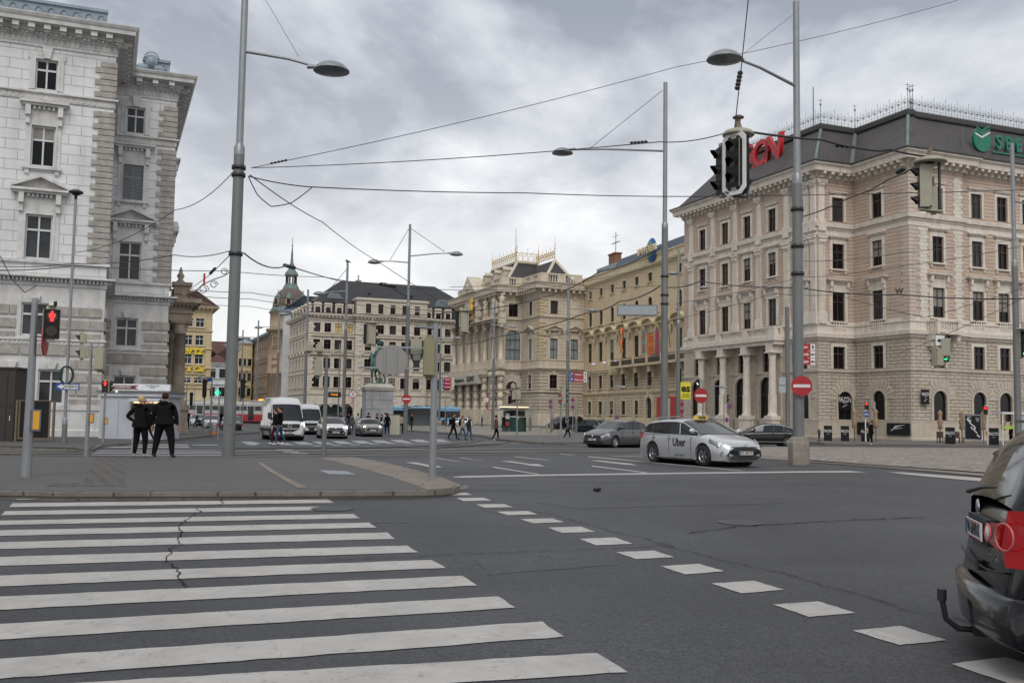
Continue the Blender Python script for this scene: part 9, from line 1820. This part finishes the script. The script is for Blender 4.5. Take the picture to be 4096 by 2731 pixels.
t, w_, h_ = onf(FC,'restaurant_banner','black banner with a white feather on the plinth near the corner','banner',3547,3640,1691,1742,.25,.05); b = MB(); b.tube([(-w_*.32,-.03,-h_*.2),(-w_*.1,-.03,h_*.2),(w_*.3,-.03,h_*.36)], [.01,.10,.01], 5); b.tube([(-w_*.34,-.03,-h_*.05),(-w_*.05,-.03,h_*.05),(w_*.2,-.03,h_*.1)], [.01,.05,.01], 5); b.build('feather_mark', WHITEP, t)
t, w_, h_ = onf(FC,'restaurant_banner','small black banner left of the white signal post by the door','banner',3428,3474,1688,1738,.3,.05)
for i, (x, y, l) in enumerate(((3380,1764,'beside the corner door'),(3461,1766,'behind the white cycle-sign post'),(3801,1776,'between the folded parasols'),(3976,1780,'right of the poster case'),(3312,1763,'leftmost, by the bollard'))):
 p = gnd(x,y,.12); t = thing('pavement_board', 'black restaurant pavement board '+l, 'board', (p.x,p.y,G(p.y)+.12), face(p.x,p.y), 'restaurant pavement boards'); bxs(t,'board',BLACKP,(-.34,.34,-.03,.03,.05,1.3)); bxs(t,'feet',BLACKM,(-.36,.36,-.2,.2,0,.05)); t2 = Mat.Identity(4); put_text("FALCO's", .32, WHITEP, t, Mat.Translation((0,-.04,.85)), ext=.003, sx=.55, bold=.006) ; put_text('VIENNA', .07, WHITEP, t, Mat.Translation((0,-.04,.6)), ext=.003)
TANC = cloth((.30,.21,.14))
for i, x in enumerate((3418,3504,3762,3848,3935,4016)): p = gnd(x,1768+.012*(x-3400),.12); t = thing('folded_parasol', 'folded beige parasol '+['left of the white signal post','before the arch window by the corner','nearest the balcony','left of the poster case','behind the poster case','rightmost, near the parcel stall'][i], 'parasol', (p.x,p.y,G(p.y)+.12), 0, 'folded beige parasols'); b = MB(); b.tube([(0,0,0),(0,0,2.3)], .03, 6); b.build('pole', BLACKM, t); b = MB(); b.lathe([(.05,1.1),(.20,1.2),(.16,1.5),(.24,1.75),(.13,2.05),(.15,2.3),(.2,2.5),(0,2.72)], (0,0,0), 9); b.build('canopy', TANC, t)
for i, x in enumerate((3765,3838)): p = gnd(x,1772,.12); t = thing('cafe_chair', 'brown wicker cafe chair '+['left','right'][i]+' of the board between the parasols', 'chair', (p.x,p.y,G(p.y)+.12), .4*i); BW = paint('wicker_brown', (.07,.045,.03), .7); bxs(t,'seat',BW,(-.27,.27,-.27,.27,.42,.48)); bxs(t,'backrest',BW,(-.27,.27,.22,.27,.48,.95)); [bxs(t,'leg',BW,(a-.03,a+.03,c-.03,c+.03,0,.42)) for a in (-.23,.23) for c in (-.23,.23)]
p = gnd(3893,1783,.0); t = thing('poster_case', 'free-standing poster case with white brush lettering on black', 'poster case', (p.x,p.y,G(p.y)+.1), face(p.x,p.y)+.1); bxs(t,'case',GALV,(-.62,.62,-.06,.06,.35,2.35)); bxs(t,'poster',BLACKP,(-.55,.55,-.075,-.065,.45,2.27)); [bxs(t,'post',paint('wood_post', (.2,.14,.09), .6),(s*.75-.04,s*.75+.04,-.03,.03,0,2.5)) for s in (-1,1)]
for i, s_ in enumerate('BRUSH'): put_text(('E','I','U','I','t')[i], .42, WHITEP, t, Mat.Translation((-.28+.16*i,-.08,1.9-.30*i)) @ Mat.Rotation(-.7,4,'Y'), ext=.003, bold=.02, name='brush_letter')
put_text('MAK', .15, WHITEP, t, Mat.Translation((-.25,-.08,2.17)), ext=.003); put_text('14.12.\n-7.5.', .17, WHITEP, t, Mat.Translation((.33,-.08,1.95)), ext=.003, bold=.004, sx=.7)
a = atY(4070,1790,75); t = thing('parcel_stall', 'small white roofed stall with a lime band at the right edge', 'stall', (a.x,75,G(75)+.12), 0); bxs(t,'roof',WHITEP,(-1.4,1.2,-.6,1,2.35,2.5)); bxs(t,'panel',paint('panel_grey', (.33,.36,.38), .5),(.1,1.2,-.5,-.45,1.2,2.2)); bxs(t,'band',paint('lime_band', (.35,.5,.05), .5),(-1.3,.0,-.5,-.45,1.25,1.45)); [bxs(t,'post',WHITEP,(s-.04,s+.04,-.5,-.42,0,2.35)) for s in (-1.3,1.1)]; put_text('Kiki\nKogelnik', .2, BLACKP, t, Mat.Translation((.65,-.52,1.8)), ext=.003, sx=.8)
RS = paint('sign_letter_red', (.42,.008,.012), .35); p1 = FA.uv(3088,590,-1.6); p0 = FA.uv(2952,700,-1.6); hA = 2.7; M_ = FA.W @ Mat.Translation(((p0[0]+p1[0])/2+.4,1.6,(p1[1]+p0[1])/2-.9)); t = thing('rooftop_sign', 'big red three-letter company sign standing on the pink palace roof', 'sign', M_.translation, math.atan2(FA.ex.y,FA.ex.x)); wA = p1[0]-p0[0]
for i, c in enumerate('AON'): put_text(c, hA*1.5, RS, t, Mat.Translation((-wA*.26+wA*.36*i,0,1.4)), ext=.22, bold=.09, shear=.18, sx=wA*.36/2.35, name='letter')
bxs(t,'support_frame',GALVD,(-wA*.5,wA*.75,.25,.35,-1.0,-.9)); [bxs(t,'support_leg',GALVD,(wA*s-.05,wA*s+.05,.25,.35,-2.0,-.9)) for s in (-.4,0,.4,.7)]
SG = paint('sign_letter_green', (.004,.16,.10), .35); c0 = FE.uv(3925,560,-.2); M_ = FE.W @ Mat.Translation((c0[0],.2,c0[1])); t = thing('rooftop_sign', 'round green logo and green letters on the roof at the right edge', 'sign', M_.translation, math.atan2(FE.ex.y,FE.ex.x)); b = MB(); P = [(1.15*math.cos(u)*.98,1.25*math.sin(u)) for u in [R(118)+2*math.pi*k/36*.8 for k in range(37)]]+[(.0,.35)]; b.prism(P, 1, -.15, .15, 0); b.build('disc', SG, t)
for i in range(3): b = MB(); z0 = .35+.33*i; b.prism([(-.95+.1*i,z0+.25),(-.1,z0-.05),(1.0,z0+.55),(1.0,z0+.38),(-.1,z0-.25),(-.98+.1*i,z0+.08)], 1, -.2, -.152); b.build('chevron', SG if i else WHITEP, t)
for i, c in enumerate('SBERBANK'): put_text(c, 2.0, SG, t, Mat.Translation((2.3+1.35*i,0,-.05)), ext=.15, bold=.05, sx=.8, name='letter')
bxs(t,'support_frame',GALVD,(-2.2,14,.3,.4,-1.5,-1.4),(-2.2,-2.1,.3,.4,-1.5,1.2)); bxs(t,'baseline_bar',SG,(1.4,13,-.1,.1,-1.15,-1.0))
yr, FY, yz, us, stp, lgY, evY, r2Y = YP; ang = math.atan2(FY.ex.y,FY.ex.x)
def ony(px_, py_, off): u, v_ = FY.uv(px_,py_,off); return u, v_, (FY.W @ Mat.Translation((u,-off,v_))).translation
u, v_, loc = ony(2606,1001,.3); t = thing('globe_sign', 'round blue and green globe sign with gold letters on the yellow palace roof edge', 'sign', loc, ang); b = MB(); b.lathe([(0,-.5),(.9,-.42),(1.6,-.22),(1.95,0)], (0,0,0), 24, 0, True, ax='y'); b.build('globe', paint('globe_blue', (.02,.10,.28), .35), t)
for x, z, a_1, c_ in ((-.5,.6,.7,.5),(.3,.9,.5,.35),(.5,-.3,.6,.8),(-.4,-.7,.45,.6)): b = MB(); b.ell((x,-.33,z), (a_1,.16,c_), 10); b.build('landmass', paint('globe_green', (.12,.28,.07), .5), t)
put_text('UNIVERSAL', 1.5, paint('letter_gold', (.55,.47,.27), .4), t, Mat.Translation((0,-.75,.0)), ext=.12, bold=.03, sx=.98)
for i, (x0, x1, y0, y1, c) in enumerate(((2567,2581,1325,1415,(.12,.30,.28)),(2591,2613,1337,1417,(.62,.19,.02)),(2621,2636,1318,1415,(.25,.10,.16)))):
 u0, v1, l0 = ony(x0,y0,1.2); u1, v0, l1 = ony(x1,y1,1.2); t = thing('banner', ['teal and red','orange and red','blue and red'][i]+' cultural banner hanging above the yellow palace balcony', 'banner', (l0+l1)/2, ang); w_, h_ = u1-u0, v1-v0; bxs(t,'cloth',paint('banner_%d' % i, c, .7),(-w_/2,w_/2,-.02,.02,-h_/2,h_/2)); [bxs(t,'stripe',paint('banner_red', (.42,.03,.02), .7),(-w_*.3+w_*.3*j,-w_*.15+w_*.3*j,-.03,-.021,-h_*.44+q_*h_*.5,-h_*.08+q_*h_*.5)) for j in range(3) for q_ in (0,1)]
def flag(label, x, ys, cols, lean_):
 u, v_, loc = ony(x,ys[1],1.9); t = thing('flag', label, 'flag', loc, ang); hh = (ys[1]-ys[0])/FPX*165; b = MB(); b.tube([(0,0,-.5),(lean_,-.6,hh+3)], .05, 6); b.build('flagpole', BLACKM, t); wd = .5
 for i, (c, k_) in enumerate(cols): b = MB(); x0 = -.9+sum(q[1] for q in cols[:i]); P = []; [P.append((x0+k_*e_+lean_*.5+.1*math.sin(j*1.3),-.5+.12*math.sin(j*1.7+e_),hh*j/8+.2)) for j in range(9) for e_ in (0,1)]; b.add(P, [(2*j,2*j+1,2*j+3,2*j+2) for j in range(8)], 0, True); b.build('flag_cloth', paint('flag_%s' % i+label[:4], c, .7), t)
flag('red and yellow flag drooping from the left end of the yellow palace balcony', 2502, (1318,1415), (((.45,.01,.02),.35),((.65,.42,.02),.6),((.45,.01,.02),.35)), -.6); flag('blue flag drooping at the right end of the yellow palace balcony', 2682, (1325,1375), (((.01,.03,.22),.8),), -.5)
u0, v1, l0 = ony(2627,1587,.5); u1, v0, l1 = ony(2790,1672,.5); t = thing('poster', 'large red office-letting poster on the ground floor of the yellow palace', 'poster', (l0+l1)/2, ang); w_, h_ = u1-u0, v1-v0; bxs(t,'panel',paint('poster_red', (.42,.035,.03), .6),(-w_/2,w_/2,-.04,.04,-h_/2,h_/2)); [put_text(s_, h_*.24, WHITEP, t, Mat.Translation((w_*.22,-.06,h_*z_)), ext=.005, sx=1.7) for s_, z_ in (('BÜRO/G',.28),('950 m² 2',-.05),('T: +43 9 12',-.36))]
q = atY(2742,1562,88); t = thing('shop_sign', 'small yellow shop sign beside the pink palace edge', 'sign', q, .1); bxs(t,'panel',paint('shop_yellow', (.62,.55,.02), .5),(-.45,.45,-.05,.05,-.75,.75)); put_text('es', .95, BLACKP, t, Mat.Translation((0,-.06,.2)), ext=.005, bold=.03); put_text('ÄCKEREI\nSCHWARZ', .2, BLACKP, t, Mat.Translation((0,-.06,-.45)), ext=.005, sx=.8)
q = atY(871,1570,140); t = thing('pharmacy_cross', 'lit green pharmacy cross in the side street', 'sign', q, 0); bxs(t,'arm',glow('cross_green', (.05,.75,.4), .9),(-.4,.4,-.06,.06,-.13,.13)); bxs(t,'upright',glow('cross_green', (.05,.75,.4), .9),(-.13,.13,-.07,.07,-.4,.4))
q = atY(837,1518,73); t = thing('street_name_sign', 'small dark blue street name sign on the small lamp in the side street', 'sign', q, 0); bxs(t,'plate',BLUEP,(-.16,.16,-.02,.02,-.13,.13))
q = gnd(2388,1966); t = thing('litter', 'small dark scrap lying on the empty carriageway', 'litter', (q.x,q.y,G(q.y)+.01), .3); b = MB(); b.ell((0,0,.03), (.09,.05,.035), 9, 0, 5); b.ell((.05,.02,.04), (.05,.04,.03), 8, 0, 4); b.build('scrap', BLACKP, t)
fp = thing('flagpole', 'tall thin mast rising behind the pink palace roof cresting', 'mast', onpl(3254,545,FA.W @ Vec((0,6,0)),FA.ex), 0); b = MB(); b.tube([(0,0,-3.0),(0,0,5.6)], [.09,.05], 6); b.build('pole', COPPER, fp)
